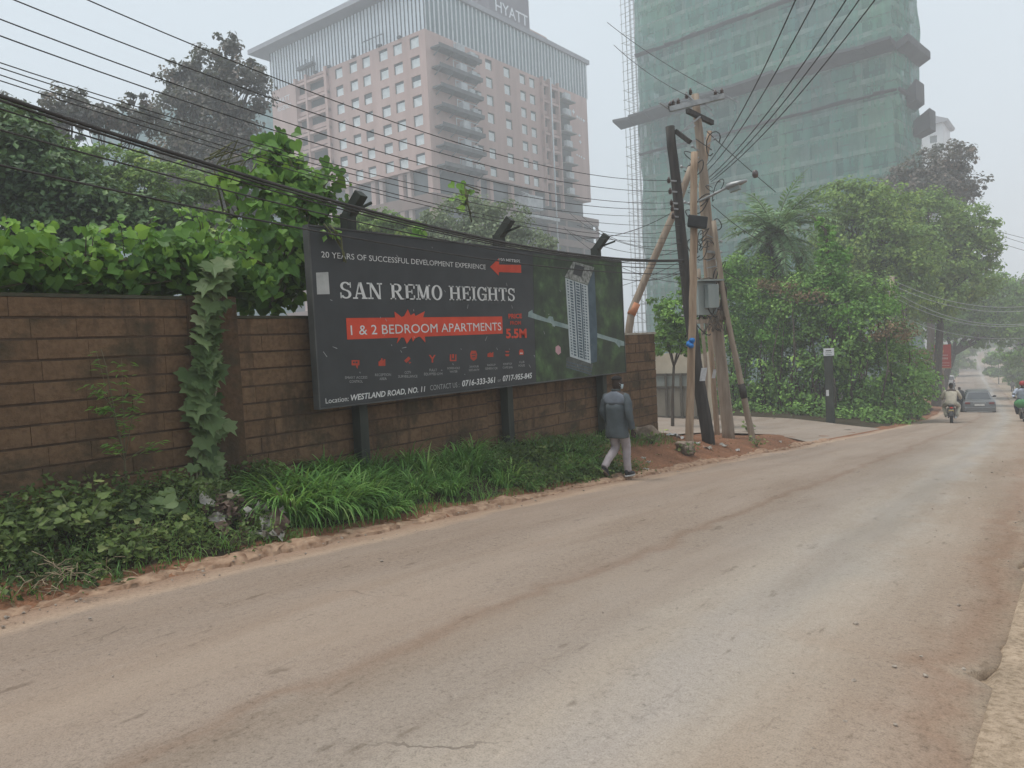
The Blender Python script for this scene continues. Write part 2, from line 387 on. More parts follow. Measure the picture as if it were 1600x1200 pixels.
# ------------------------------------------------------------------ the block wall
def wall_mat():
    m, t, o = _mat('stone_block'); a = t.nodes.new('ShaderNodeAttribute'); a.attribute_name = 'tint'; w = worldpos(t)
    g = noise(t, w, 16, 6, .65); big = noise(t, worldpos(t, (1, 1, 1.6)), 1.6, 5, .6); drip = noise(t, worldpos(t, (3, 3, .6)), 1.3, 5, .6)
    c = ramp(t, a.outputs['Fac'], [(0, (.095, .060, .036)), (.4, (.145, .092, .055)), (.75, (.18, .115, .069)), (1, (.235, .152, .095))])
    c = mixc(t, .75, c, ramp(t, g, [(.3, (.6, .58, .55)), (.62, (1.1, 1.08, 1.05))]), 'MULTIPLY')
    c = mixc(t, ramp(t, big, [(.50, (0, 0, 0)), (.64, (.75, .75, .75))]), c, (.05, .044, .028))
    c = mixc(t, ramp(t, drip, [(.54, (0, 0, 0)), (.68, (.6, .6, .6))]), c, (.038, .030, .022))
    bsdf(t, o, c, .95, 0, .12, g, .7, .03); return m
M_WALL = wall_mat(); M_MORTAR = mottled('mortar', (.055, .035, .022), (.085, .055, .036), 9, .95)
def block_wall():
    t = thing('boundary_wall', 'long brown stone block boundary wall stepping down the road behind the billboard', 'wall', (-8.1, 6, -.2))
    R = np.random.default_rng(17); V = []; F = []; T = []; XF = -8.0; ch = .2065
    def block(o, ux, L, z0, z1, nrm, tint):
        dep = .012+.012*R.random(); b = len(V); q = np.array(o); e = .006
        a = [q, q+ux*L, q+ux*L+[0, 0, z1-z0], q+[0, 0, z1-z0]]
        cen = sum(a)/4
        for p in a: V.append(p)
        for p in a: V.append(p+nrm*dep+(np.sign(cen-p))*e*np.array([abs(ux[0])*.35, abs(ux[1])*.35, 1]))
        F.extend([(b+4, b+5, b+6, b+7), (b, b+1, b+5, b+4), (b+1, b+2, b+6, b+5), (b+2, b+3, b+7, b+6), (b+3, b, b+4, b+7)]); T.extend([tint]*8)
    def face(y0, y1, top, bot, axis='y', at=XF):
        z = top; row = 0
        while z > bot:
            y = y0-R.random()*.3; rowt = R.normal(0, .05)
            while y < y1:
                L = .36+.14*R.random(); a, b = max(y, y0), min(y+L, y1)
                if b-a > .03:
                    ti = np.clip(.5+rowt+R.normal(0, .10), 0, 1)
                    if axis == 'y': block((at, a+.001, z-ch+.016), np.array([0, 1., 0]), b-a-.0005, z-ch+.016, z, np.array([1., 0, 0]), ti)
                    else: block((a+.001, at, z-ch+.016), np.array([1., 0, 0]), b-a-.0005, z-ch+.016, z, np.array([0, 1., 0]), ti)
                y += L
            z -= ch; row += 1
    m = MB()
    for y0, y1, top in ((-4, 4.42, 2.29), (4.42, 9.6, 2.075), (9.6, 15.8, 1.69)):
        face(y0, y1, top, -.35 if y0 < 9 else -.95); m.box(-8.2, XF+.006, y0, y1, -1.1, top-.004)
    face(-14, XF-.001, 1.69, -1.0, 'x', 15.8); m.box(-14, -8.2, 15.6, 15.806, -1.2, 1.686)
    m.build('mortar_core', M_MORTAR, t)
    np_mesh('block_face', V, F, M_WALL, T, t)
    c = MB()
    for y0, y1, z in ((-4, 4.42, 2.29), (4.42, 9.6, 2.075)): c.box(-8.23, -7.975, y0, y1, z, z+.035)
    c.build('coping', mottled('mossy_coping', (.035, .038, .022), (.075, .068, .045), 6, .95), t)
    c = MB(); c.box(-8.24, -7.965, 9.6, 15.84, 1.69, 1.735); c.box(-14, -8.24, 15.58, 15.84, 1.69, 1.735)
    c.build('coping', mottled('pale_coping', (.26, .23, .18), (.42, .38, .31), 6, .9), t)
    p = MB(); p.box(-8.3, -7.93, 4.42, 5.02, -.2, 2.33); p.build('pier', M_WALL, t, bevel=.01)
block_wall()
# ------------------------------------------------------------------ buildings in the mist
def facade(mb, org, u, v, n, W, Hh, holes, depth=.35, mi=0, mr=None):
    org, u, v, n = (np.array(q, float) for q in (org, u, v, n)); mr = mi if mr is None else mr
    us = sorted({0, W, *[h[0] for h in holes], *[h[1] for h in holes]}); vs = sorted({0, Hh, *[h[2] for h in holes], *[h[3] for h in holes]})
    for a, b in zip(us, us[1:]):
        run = None
        for c, d in zip(vs, vs[1:]):
            inside = any(h[0] < (a+b)/2 < h[1] and h[2] < (c+d)/2 < h[3] for h in holes)
            if not inside:
                if run is None: run = c
                end = d
            if (inside or d == vs[-1]) and run is not None:
                mb.add([org+a*u+run*v, org+b*u+run*v, org+b*u+end*v, org+a*u+end*v], [(0, 1, 2, 3)], mi); run = None
    for a, b, c, d in holes:
        q = [org+a*u+c*v, org+b*u+c*v, org+b*u+d*v, org+a*u+d*v]; k = [p-n*depth for p in q]
        mb.add(q+k, [(0, 4, 5, 1), (1, 5, 6, 2), (2, 6, 7, 3), (3, 7, 4, 0)], mr)
M_TERRA = mottled('terracotta_render', (.46, .32, .28), (.56, .40, .355), .35, .9, stretch=(1.5, 1.5, .25), bstr=0, detail=7)
M_TERRA2 = mottled('brown_render', (.22, .155, .13), (.27, .19, .165), .35, .9, bstr=0)
M_GLASSD = mottled('dark_glass', (.05, .065, .07), (.09, .11, .115), .4, .25, spec=.6, bstr=0)
M_BLIND = mottled('window_with_blind', (.62, .66, .65), (.80, .83, .82), 1.1, .35, spec=.5, bstr=0)
M_WFRAME = mottled('window_frame', (.12, .13, .13), (.16, .17, .17), 1, .6, bstr=0)
M_DARKREC = mottled('louvre_and_recess_shade', (.06, .06, .062), (.10, .10, .10), .8, .8, bstr=0)  # dark louvres; same tone paints shade into recesses and open decks
M_CONC = mottled('grey_concrete', (.22, .21, .2), (.32, .31, .29), .6, .9, bstr=0)
M_ACW = mottled('white_unit', (.42, .44, .45), (.6, .62, .63), 1, .6, bstr=0)
M_FIND = mottled('dark_fin', (.07, .08, .09), (.10, .11, .12), 1, .5, bstr=0)
M_FINW = mottled('pale_fin', (.55, .58, .6), (.66, .69, .7), 1, .5, bstr=0)
M_SKYGLASS = mottled('sky_toned_glass', (.80, .86, .90), (.86, .91, .94), .3, .3, spec=.6, bstr=0)  # near-white colour stands in for bright sky in the crown glass
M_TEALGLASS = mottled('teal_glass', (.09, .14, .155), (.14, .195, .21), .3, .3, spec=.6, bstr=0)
M_ROOF = mottled('grey_roof', (.26, .26, .28), (.32, .32, .34), .3, .8, bstr=0)
M_SIGNB = mottled('sign_grey', (.16, .145, .165), (.20, .18, .2), .4, .7, bstr=0)
M_WLET = mottled('white_letter', (.7, .72, .74), (.8, .82, .84), 3, .6, bstr=0)
M_LEDGE = mottled('dark_concrete', (.10, .10, .105), (.17, .165, .165), .6, .9, bstr=0)  # concrete in a darker grey, to stand out from the wall
def hotel():
    X0, X1, Y0, Y1 = -131.5, -88.0, 94.4, 145.8; ZB, ZT = 32.7, 55.5
    t = thing('hotel', 'tall terracotta hotel block with finned glass crown and rooftop name sign', 'hotel', (X1, Y0, -6))
    U, Vv, NL, NR = (1, 0, 0), (0, 0, 1), (0, -1, 0), (1, 0, 0)
    lw = [(-91.7, -89.5), (-95.8, -93.6), (-99.4, -97.2), (-103.9, -101.8), (-107.4, -105.3), (-111.5, -109.4)]
    rw = [(106.9, 108.7), (110.3, 112.3), (115.8, 117.8), (120.9, 122.8), (124.1, 126.0)]
    rows = [53.9-3.27*k for k in range(7)]; hL = []; hR = []
    for z in rows:
        for a, b in lw: hL.append((a-X0, b-X0, z-.95-ZB, z+.95-ZB))
        for a, b in rw: hR.append((a-Y0, b-Y0, z-.95-ZB, z+.95-ZB))
    bayL = []; bayR = []
    for z in rows:
        for a, b in ((-122.6, -119.9), (-119.2, -114.1)):
            bayL.append((a-X0, b-X0, max(.3, z-1.3-ZB), z+.15-ZB)); bayL.append((a-X0, b-X0, z+.75-ZB, z+1.15-ZB))
        for a, b in ((128.2, 129.9), (130.6, 133.4)):
            bayR.append((a-Y0, b-Y0, max(.3, z-1.3-ZB), z+.15-ZB)); bayR.append((a-Y0, b-Y0, z+.75-ZB, z+1.15-ZB))
    m = MB(); facade(m, (X0, Y0, ZB), U, Vv, NL, X1-X0, ZT-ZB, hL+bayL, .30); facade(m, (X1, Y0, ZB), (0, 1, 0), Vv, NR, Y1-Y0, ZT-ZB, hR+bayR, .30)
    m.add([(X0, Y0, ZB), (X0, Y0, ZT), (X0, Y1, ZT), (X0, Y1, ZB)], [(0, 1, 2, 3)]); m.add([(X0, Y1, ZB), (X0, Y1, ZT), (X1, Y1, ZT), (X1, Y1, ZB)], [(0, 1, 2, 3)])
    m.add([(X0, Y0, ZT), (X1, Y0, ZT), (X1, Y1, ZT), (X0, Y1, ZT)], [(0, 1, 2, 3)]); m.add([(X0, Y0, ZB), (X1, Y0, ZB), (X1, Y1, ZB), (X0, Y1, ZB)], [(3, 2, 1, 0)])
    m.build('wall', M_TERRA, t)
    m = MB(); m.box(X0+.5, X1-1.2, Y0+1.2, Y1-.5, ZB+.3, ZT-.2); m.build('dark_interior', M_DARKREC, t)
    m = MB()
    for a, b in ((-123.2, -122.7), (-119.8, -119.3), (-114.0, -113.3)): m.box(a, b, Y0-.7, Y0-.003, ZB+.4, ZT+.3)
    for z in rows: m.box(-123.2, -113.3, Y0-.55, Y0-.005, z+.2, z+.7)
    m.build('balcony_bay', M_TERRA, t); m = MB()
    for a, b in ((127.7, 128.1), (130.0, 130.5), (133.5, 133.9)): m.box(X1+.003, X1+.7, a, b, ZB-3, ZT+.3)
    for z in rows: m.box(X1+.005, X1+.55, 127.7, 133.9, z+.2, z+.7)
    m.build('balcony_bay', M_TERRA, t)
    m = MB(); m.box(X1-.2, X1+.02, 134.2, 138.4, ZB-4, ZT-1); m.build('service_strip', M_DARKREC, t)
    R = np.random.default_rng(2)
    for holes, org, u, n in ((hL, (X0, Y0, ZB), np.array(U, float), np.array(NL, float)), (hR, (X1, Y0, ZB), np.array([0, 1., 0]), np.array(NR, float))):
        for a, b, c, d in holes:
            q = np.array(org)-n*.25; f = MB(); v = np.array([0, 0, 1.])
            for (p, s, r, w) in ((a, a+.09, c, d), (b-.09, b, c, d), (a+.09, b-.09, c, c+.09), (a+.09, b-.09, d-.09, d)):
                f.obox(q+u*(p+s)/2+v*(r+w)/2, u*(s-p)/2, n*.06, v*(w-r)/2)
            fo = f.build('window', M_WFRAME, t)
            R.random()
            g = MB(); bl = d-.09-(d-c)*R.choice([.04, .1, .14, .22, .35, .6], p=[.3, .25, .2, .12, .08, .05]); q2 = q-n*.03
            g.add([q2+u*(a+.09)+v*(c+.09), q2+u*(b-.09)+v*(c+.09), q2+u*(b-.09)+v*bl, q2+u*(a+.09)+v*bl], [(0, 1, 2, 3)], 0)
            g.add([q2+u*(a+.09)+v*bl, q2+u*(b-.09)+v*bl, q2+u*(b-.09)+v*(d-.09), q2+u*(a+.09)+v*(d-.09)], [(0, 1, 2, 3)], 1)  # dark strip at the head paints in the shading along the window top
            g.build('pane', [M_BLIND, M_GLASSD], fo)
    for k in range(7):                                                # ledges carrying air conditioners by the corner
        z = 52.75-3.3*k; m = MB(); m.box(X1+.003, X1+2.0, 95.6, 106.9, z-.3, z)
        for y in (96.3, 99.5, 103, 106.2): m.bar((X1+.05, y, z-1.2), (X1+1.7, y, z-.3), .14)
        m.box(X1+1.93, X1+2.03, 95.6, 106.9, z+.003, z+.35)
        lo = m.build('ledge', M_LEDGE, t); a = MB()
        for y, w, h in ((102.2, 1.7, 1.75), (104.9, 1.3, 1.2), (106.1, .9, 1.0), (99.6, 1.2, .45)):
            y += R.normal(0, .25); a = MB()
            a.box(X1+.5, X1+1.6, y-w/2, y+w/2, z+.05, z+.05+h)
            for i in range(5): a.box(X1+1.6, X1+1.64, y-w/2+.08+i*w/5.5, y-w/2+.14+i*w/5.5, z+.2, z+h-.1)
            a.build('air_conditioner', M_ACW, lo)
        a = MB(); y = 100.6+R.normal(0, .3); a.bar((X1+1.0, y, z), (X1+1.0, y, z+2.1), .1); a.bar((X1+1.0, y, z+2.1), (X1+1.0, 106.2, z+2.1), .1); a.build('duct', M_FINW, lo)
        m = MB(); m.box(X1+.02, X1+1.6, 134.1, 138.6, z-.25, z); lo = m.build('ledge', M_CONC, t)
        a = MB(); a.box(X1+.4, X1+1.3, 135.2+R.normal(0, .2), 137.2, z+.05, z+1.4); a.build('air_conditioner', M_ACW, lo)
    # crown: a finned glass screen under a thin roof
    m = MB(); m.box(X0+.25, X1-.25, Y0+.25, Y0+.4, ZT+.01, 63.2); m.box(X0+.25, X0+.4, Y0+.41, Y1, ZT+.01, 63.2); m.build('sky_toned_screen', M_SKYGLASS, t)
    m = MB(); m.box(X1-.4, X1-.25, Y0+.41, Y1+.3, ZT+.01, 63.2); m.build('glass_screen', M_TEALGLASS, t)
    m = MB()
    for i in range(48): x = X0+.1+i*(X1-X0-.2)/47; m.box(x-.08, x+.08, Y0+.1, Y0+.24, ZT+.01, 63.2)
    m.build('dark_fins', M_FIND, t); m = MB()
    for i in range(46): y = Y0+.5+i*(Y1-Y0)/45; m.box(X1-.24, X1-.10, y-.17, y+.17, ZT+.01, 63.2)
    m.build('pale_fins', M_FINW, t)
    m = MB(); m.box(X0-3.4, X1+.3, Y0-2.6, Y1+1.4, 63.2, 64.1); m.build('roof', M_ROOF, t)
    m = MB(); m.box(X1-6, X1-2, 127, 134, 64.1, 66.0); m.build('roof_hut', M_TERRA, t)
    m = MB()
    for x in (-106, -99, -94, -113, -117): m.box(x-.4, x+.4, Y0-.3, Y0+.2, ZT+.012, ZT+.4)
    m.bar((-103, Y0-.4, 57.3), (-97.5, Y0-.4, 57.3), .12); m.bar((-103, Y0-.4, 55.5), (-103, Y0-.4, 57.3), .1); m.bar((-97.5, Y0-.4, 55.5), (-97.5, Y0-.4, 57.3), .1)
    m.box(-121.5, -116.5, Y0-1.2, Y0-.3, 56.9, 57.4)
    for x in (-121, -119, -117): m.bar((x, Y0-.6, 55.3), (x, Y0-.6, 58.6), .12)
    m.build('window_cleaning_rig', M_FIND, t)
    m = MB(); m.box(-92, -88.2, 112.6, 125.4, 64.1, 71.2)
    m.bar((-92, 106.5, 64.2), (-90, 112.6, 67), .25); m.bar((-90, 110.5, 64.2), (-90, 112.6, 69), .25)
    s = m.build('sign_box', M_SIGNB, t)
    a, b = P(774, 16, X=-88.19), P(824, 32, X=-88.19); text('HYATT', a, (0, 1, 0), (0, 0, 1), b[1]-a[1], 2.2, M_WLET, s, proud=.06, fat=.01)
    a, b = P(775, 28, X=-88.19), P(822, 46, X=-88.19); text('REGENCY', (a[0], a[1], (a[2]+b[2])/2-.1), (0, 1, 0), (0, 0, 1), b[1]-a[1], .95, M_ROOF, s, proud=.06)
    text('HYATT', (-129.9, Y0-.01, 52.6), U, Vv, 4.4, 1.1, M_WLET, t, proud=.05); text('REGENCY', (-129.6, Y0-.01, 51.1), U, Vv, 4.4, .9, M_WLET, t, proud=.05)
    # faint raised marks on the end wall of the right face
    for y, z, w, h in ((139.6, 51.2, .9, 1.2), (141.2, 50.5, .5, .9), (142, 50.4, .5, .9), (142.8, 50.3, .5, .9), (143.7, 50.2, .9, .8), (141.7, 46.6, .8, .7), (141.8, 45.2, .9, .9), (140.4, 42.2, .6, .5), (141.3, 42.1, .6, .5), (142.2, 42, .6, .5), (143.2, 41.9, .7, .5)):
        m = MB(); m.box(X1+.004, X1+.06, y, y+w, z, z+h*.35); m.box(X1+.004, X1+.07, y+w*.35, y+w*.6, z-h*.3, z+h*.6); m.build('wall_emblem', M_WLET, t)
    # podium: glazed storeys between brown bands
    m = MB(); m.box(X0+1.5, X1-1.3, Y0+1.3, Y1-1.5, -12, ZB-.01); m.build('podium_glass', M_GLASSD, t)
    m = MB(); z = 28.3
    while z > -6:
        m.box(X0, X1-.4, Y0+.2, Y0+1.29, z-2.1, z); m.box(X1-1.29, X1-.2, Y0+1.3, 126, z-2.1, z); z -= 4.45
    m.build('spandrel_band', M_TERRA2, t); m = MB()
    for x in np.arange(X1-.5, X0, -7.2): m.box(x-1.1, x, Y0+.5, Y0+1.28, -12, ZB-.02)
    for y in (Y0+1.35, 106.8, 110.5, 117, 124): m.box(X1-1.28, X1-.5, y, y+1.0, -12, ZB-.02)
    m.build('podium_column', M_TERRA, t); m = MB()
    for x in np.arange(X1-7.7, X0, -7.2): m.box(x+1.0, x+1.9, Y0+.55, Y0+1.27, 0, ZB-.03)
    m.build('pale_pilaster', mottled('pale_pink', (.5, .38, .34), (.56, .44, .4), 1, .8, bstr=0), t)
    m = MB(); m.box(X1-1.2, X1+2.4, 118.5, 123.5, 28.0, 30.6); m.bar((X1+2, 119, 30.6), (X1-1, 121, 31.8), .4); m.box(X1-1.2, X1+2.9, 117, 128.5, 26.2, 26.9); m.build('plant_platform', M_ACW, t)
    m = MB(); m.box(X1-.3, X1+.2, 117, 127.5, 14, 26.1); m.build('service_shaft', M_DARKREC, t)
    m = MB(); m.tube([(X1+.95, 130.3, 56), (X1+.95, 130.3, 12)], .16, 6); m.build('drain_pipe', M_FINW, t)
    m = MB(); m.box(X1-14, X1-.2, 127.6, 146.5, -12, 27.5)
    dk = m.build('deck_interior', M_DARKREC, t); m = MB()
    for k in range(9):
        z = 28.9-2.75*k; m.box(X1-14.2, X1+.6, 127.7, 147.8, z-1.45, z)
    for y in (128, 134.5, 141, 147.2):
        m.box(X1+.0, X1+.5, y, y+.5, -12, 27.4)
    m.build('parking_deck', M_TERRA2, t)
hotel()

# netted towers -----------------------------------------------------------------
def net_mat(name, a, b, c, alpha, band=1.9):
    m, t, o = _mat(name); w = worldpos(t); sx = N(t, 'ShaderNodeSeparateXYZ'); t.links.new(w, sx.inputs[0])
    f = noise(t, worldpos(t, (.09, .09, .05)), 1, 4, .55); g = noise(t, worldpos(t, (.8, .8, .12)), 1, 4, .6); h = noise(t, worldpos(t, (.12, .12, 1.5)), 1, 4, .6)
    cc = ramp(t, f, [(.3, a), (.5, b), (.7, c)])
    cc = mixc(t, .6, cc, ramp(t, g, [(.3, (.78, .8, .8)), (.65, (1.15, 1.14, 1.13))]), 'MULTIPLY'); cc = mixc(t, .5, cc, ramp(t, h, [(.35, (.82, .82, .82)), (.6, (1.1, 1.1, 1.1))]), 'MULTIPLY')
    bk = t.nodes.new('ShaderNodeTexBrick'); cb = t.nodes.new('ShaderNodeCombineXYZ'); t.links.new(sx.outputs[0], cb.inputs[0]); t.links.new(sx.outputs[2], cb.inputs[1]); t.links.new(cb.outputs[0], bk.inputs['Vector'])
    for kk, vv in (('Scale', 1.0), ('Brick Width', 5.3), ('Row Height', 5.7), ('Mortar Size', .05), ('Bias', 0.0)): bk.inputs[kk].default_value = vv
    bk.inputs['Color1'].default_value = (.72, .76, .8, 1); bk.inputs['Color2'].default_value = (1.2, 1.18, 1.1, 1); bk.inputs['Mortar'].default_value = (.55, .6, .6, 1)
    cc = mixc(t, .38, cc, bk.outputs[0], 'MULTIPLY')
    dv = N(t, 'ShaderNodeMath', operation='MODULO'); t.links.new(sx.outputs[2], dv.inputs[0]); dv.inputs[1].default_value = band
    gt = N(t, 'ShaderNodeMath', operation='LESS_THAN'); t.links.new(dv.outputs[0], gt.inputs[0]); gt.inputs[1].default_value = .22
    cc = mixc(t, gt.outputs[0], cc, mixc(t, .35, cc, (.03, .05, .05)))
    d = t.nodes.new('ShaderNodeBsdfDiffuse'); t.links.new(cc, d.inputs[0]); tr = t.nodes.new('ShaderNodeBsdfTransparent')
    mx = t.nodes.new('ShaderNodeMixShader'); t.links.new(ramp(t, g, [(.3, (alpha-.16,)*3), (.7, (alpha+.14,)*3)]), mx.inputs[0])
    t.links.new(tr.outputs[0], mx.inputs[1]); t.links.new(d.outputs[0], mx.inputs[2]); t.links.new(mx.outputs[0], o.inputs[0]); return m
def netted_tower(name, label, C, u, n, W, depth, z0, z1, mats, ledges=(), lattice=True, floor=3.3, cols=11):
    t = thing(name, label, 'building', (C[0], C[1], z0)); C = np.array([C[0], C[1], 0.]); u = np.array(u, float); n = np.array(n, float); up = np.array([0, 0, 1.])
    R = np.random.default_rng(4); net, slabm, colm, dark = mats
    m = MB(); nf = int((z1-z0)/floor)
    for k in range(nf+1):
        z = z0+k*floor; m.obox(C+u*W/2-n*(depth/2)+up*z, u*(W/2-.4), n*(depth/2-.4), up*.34)
    m.build('floor_slab', slabm, t); m = MB()
    for i in range(cols):
        s = 1.3+i*(W-2.6)/(cols-1)
        for q in (1.2, depth-1.2): m.obox(C+u*s-n*q+up*(z0+z1)/2, u*.38, n*.3, up*(z1-z0)/2)
    for i in range(cols-1):
        s = 1.3+(i+.5)*(W-2.6)/(cols-1)
        for k in range(nf):
            if R.random() < .5: m.obox(C+u*s-n*1.9+up*(z0+(k+.5)*floor), u*(W/cols/2-.4), n*.1, up*(floor/2-.25))
    m.build('column', colm, t)
    m = MB(); m.obox(C+u*W/2-n*depth*.6+up*(z0+z1)/2, u*(W/2-2), n*(depth*.25), up*(z1-z0)/2); m.build('core_wall', dark, t)
    V = []; F = []
    loop = [C+u*W, C, C-n*depth, C+u*W-n*depth, C+u*W]; pts = []
    for a, b in zip(loop, loop[1:]):
        L = np.linalg.norm(b-a); k = max(4, int(L/1.6))
        for i in range(k): pts.append((a+(b-a)*i/k, i/k))
    zs = np.arange(z0, z1+.1, 1.1)
    for z in zs:
        for i, (p, f) in enumerate(pts):
            w = .22*math.sin(i*1.3+z*.37)+.16*math.sin(i*2.9-z*.9)
            c0 = C+u*W/2-n*depth/2; d = p-c0; d = d/np.linalg.norm(d); V.append(p+d*w*.7+up*z)
    k = len(pts)
    for j in range(len(zs)-1):
        for i in range(k): F.append((j*k+i, j*k+(i+1) % k, (j+1)*k+(i+1) % k, (j+1)*k+i))
    np_mesh('safety_net', V, F, net, parent=t, smooth=True)
    if lattice:
        m = MB()
        for s in np.arange(.4, 3.3, .9):
            for q in (.2, 1.6, 3.2): m.bar(C+u*(W+s)-n*q+up*z0, C+u*(W+s)-n*q+up*z1, .07)
        for z in np.arange(z0, z1, 1.7):
            for q in (.2, 1.6, 3.2): m.bar(C+u*(W+.2)-n*q+up*z, C+u*(W+3.4)-n*q+up*z, .06)
            if R.random() < .5: m.bar(C+u*(W+.2)-n*.2+up*z, C+u*(W+3.1)-n*.2+up*(z+1.7), .07)
        m.build('scaffold', M_CONC, t)
    for z, out, th in ledges:
        m = MB()
        k = 14
        for i in range(k):                                            # a sagging fan of boards, panel by panel
            Wf = W+(4.0 if out > 2 else 0); a = C+u*Wf*i/k; b = C+u*Wf*(i+1)/k; r = .12*R.normal(size=2)
            m.add([a+up*z, b+up*z, b+n*out+up*(z+out*.35+r[0]), a+n*out+up*(z+out*.35+r[1]), a+up*(z+th), b+up*(z+th), b+n*out+up*(z+out*.35+th*.4+r[0]), a+n*out+up*(z+out*.35+th*.4+r[1])], [(0, 1, 2, 3), (7, 6, 5, 4), (3, 2, 6, 7), (0, 3, 7, 4), (1, 5, 6, 2), (0, 4, 5, 1)])
        for i in range(5):
            a = C-n*depth*i/5; b = C-n*depth*(i+1)/5
            m.add([a+up*z, b+up*z, b-u*out*.6+up*(z+out*.3), a-u*out*.6+up*(z+out*.3), a+up*(z+th), b+up*(z+th), b-u*out*.6+up*(z+out*.3+th), a-u*out*.6+up*(z+out*.3+th)], [(0, 1, 2, 3), (7, 6, 5, 4), (3, 2, 6, 7), (0, 3, 7, 4), (1, 5, 6, 2), (0, 4, 5, 1)])
        m.build('catch_fan', dark, t)
    return t
M_NET = net_mat('green_net', (.06, .185, .175), (.085, .24, .19), (.11, .28, .195), .66)
M_SLAB = mottled('raw_slab', (.55, .54, .5), (.7, .68, .64), .5, .95, bstr=0); M_COL = mottled('raw_column', (.34, .33, .3), (.48, .46, .42), .5, .95, bstr=0)
M_SCAFD = mottled('shade_darkened_boards', (.04, .04, .044), (.075, .075, .08), .5, .95, bstr=0)  # dark grey boards, darkened further to paint in their shaded undersides
_u = ray(-400, 565); _u[2] = 0; _u /= np.linalg.norm(_u); _n = np.array([_u[1], -_u[0], 0]); _n = -_n if _n[1] > 0 else _n
_C = P(1402, 145, D=105)
NT = netted_tower('netted_tower', 'unfinished high-rise wrapped in green netting with dark catch fans, right of the poles', _C, _u, _n, 43.2, 10.5, -9, 70, (M_NET, M_SLAB, M_COL, M_SCAFD), ((40.2, 2.6, 1.1), (34.6, .6, .35), (52.0, .7, .35)))
m = MB()                                                               # lower fans hanging off the right-hand flank only
for z, q0, q1, o_ in ((33.2, 4, 8, 1.3), (29.4, 7, 10, 2.2)):
    a = np.array([_C[0], _C[1], z]); up = np.array([0, 0, 1.])
    m.prism([(0, 0), (o_, .7), (o_, 3.6), (.0, 2.2)], a-_n*q0, -_u, up, -_n, 0, q1-q0)
m.build('side_fan', M_SCAFD, NT)
_a = P(140, 165, D=195); _b = P(470, 158, D=195); _u2 = np.array([_a[0]-_b[0], _a[1]-_b[1], 0]); _W2 = float(np.linalg.norm(_u2)); _u2 /= _W2
netted_tower('netted_block', 'distant pale green netted building half hidden by the tall purplish tree', _b, _u2, (_u2[1], -_u2[0], 0) if -_u2[0]*_b[1] < 0 else (-_u2[1], _u2[0], 0), _W2, 14, -9, _b[2], (net_mat('pale_green_net', (.08, .22, .22), (.10, .26, .25), (.12, .29, .27), .8), M_SLAB, M_COL, M_SCAFD), lattice=False)
def white_block():
    a = P(1440, 183, D=190); b = P(1477, 205, D=190); t = thing('apartment_block', 'pale tower block with curved roof edge peeping out right of the netted tower', 'building', (a[0], a[1], -9))
    x0, x1 = a[0]-6, b[0]; y0 = a[1]; zt = b[2]+1.5; W = x1-x0; holes = []
    for k in range(9):
        for j in range(3): holes.append((1+j*W/3.2, 1+j*W/3.2+1.6, zt-(-9)-4.6-3.2*k, zt+9-2.8-3.2*k))
    M_W = mottled('white_render', (.6, .61, .62), (.7, .71, .72), .4, .8, bstr=0)
    m = MB(); facade(m, (x0, y0, -9), (1, 0, 0), (0, 0, 1), (0, -1, 0), W, zt+9, holes, .4); m.box(x0+.01, x1-.01, y0+.6, y0+12, -9, zt-.01); m.build('wall', M_W, t)
    for a_, b_, c_, d_ in holes:
        g = MB(); g.box(x0+a_, x0+b_, y0+.41, y0+.5, -9+c_, -9+d_); g.build('window', M_GLASSD, t)
    m = MB(); m.prism([(-.8, 0), (W+.8, 0), (W+1.2, .6), (W*.7, 2.6), (W*.3, 3.2), (-.8, 3.2)], (x0, y0, zt), (1, 0, 0), (0, 0, 1), (0, 1, 0), -.8, 12); m.build('roof', M_ROOF, t)
white_block()
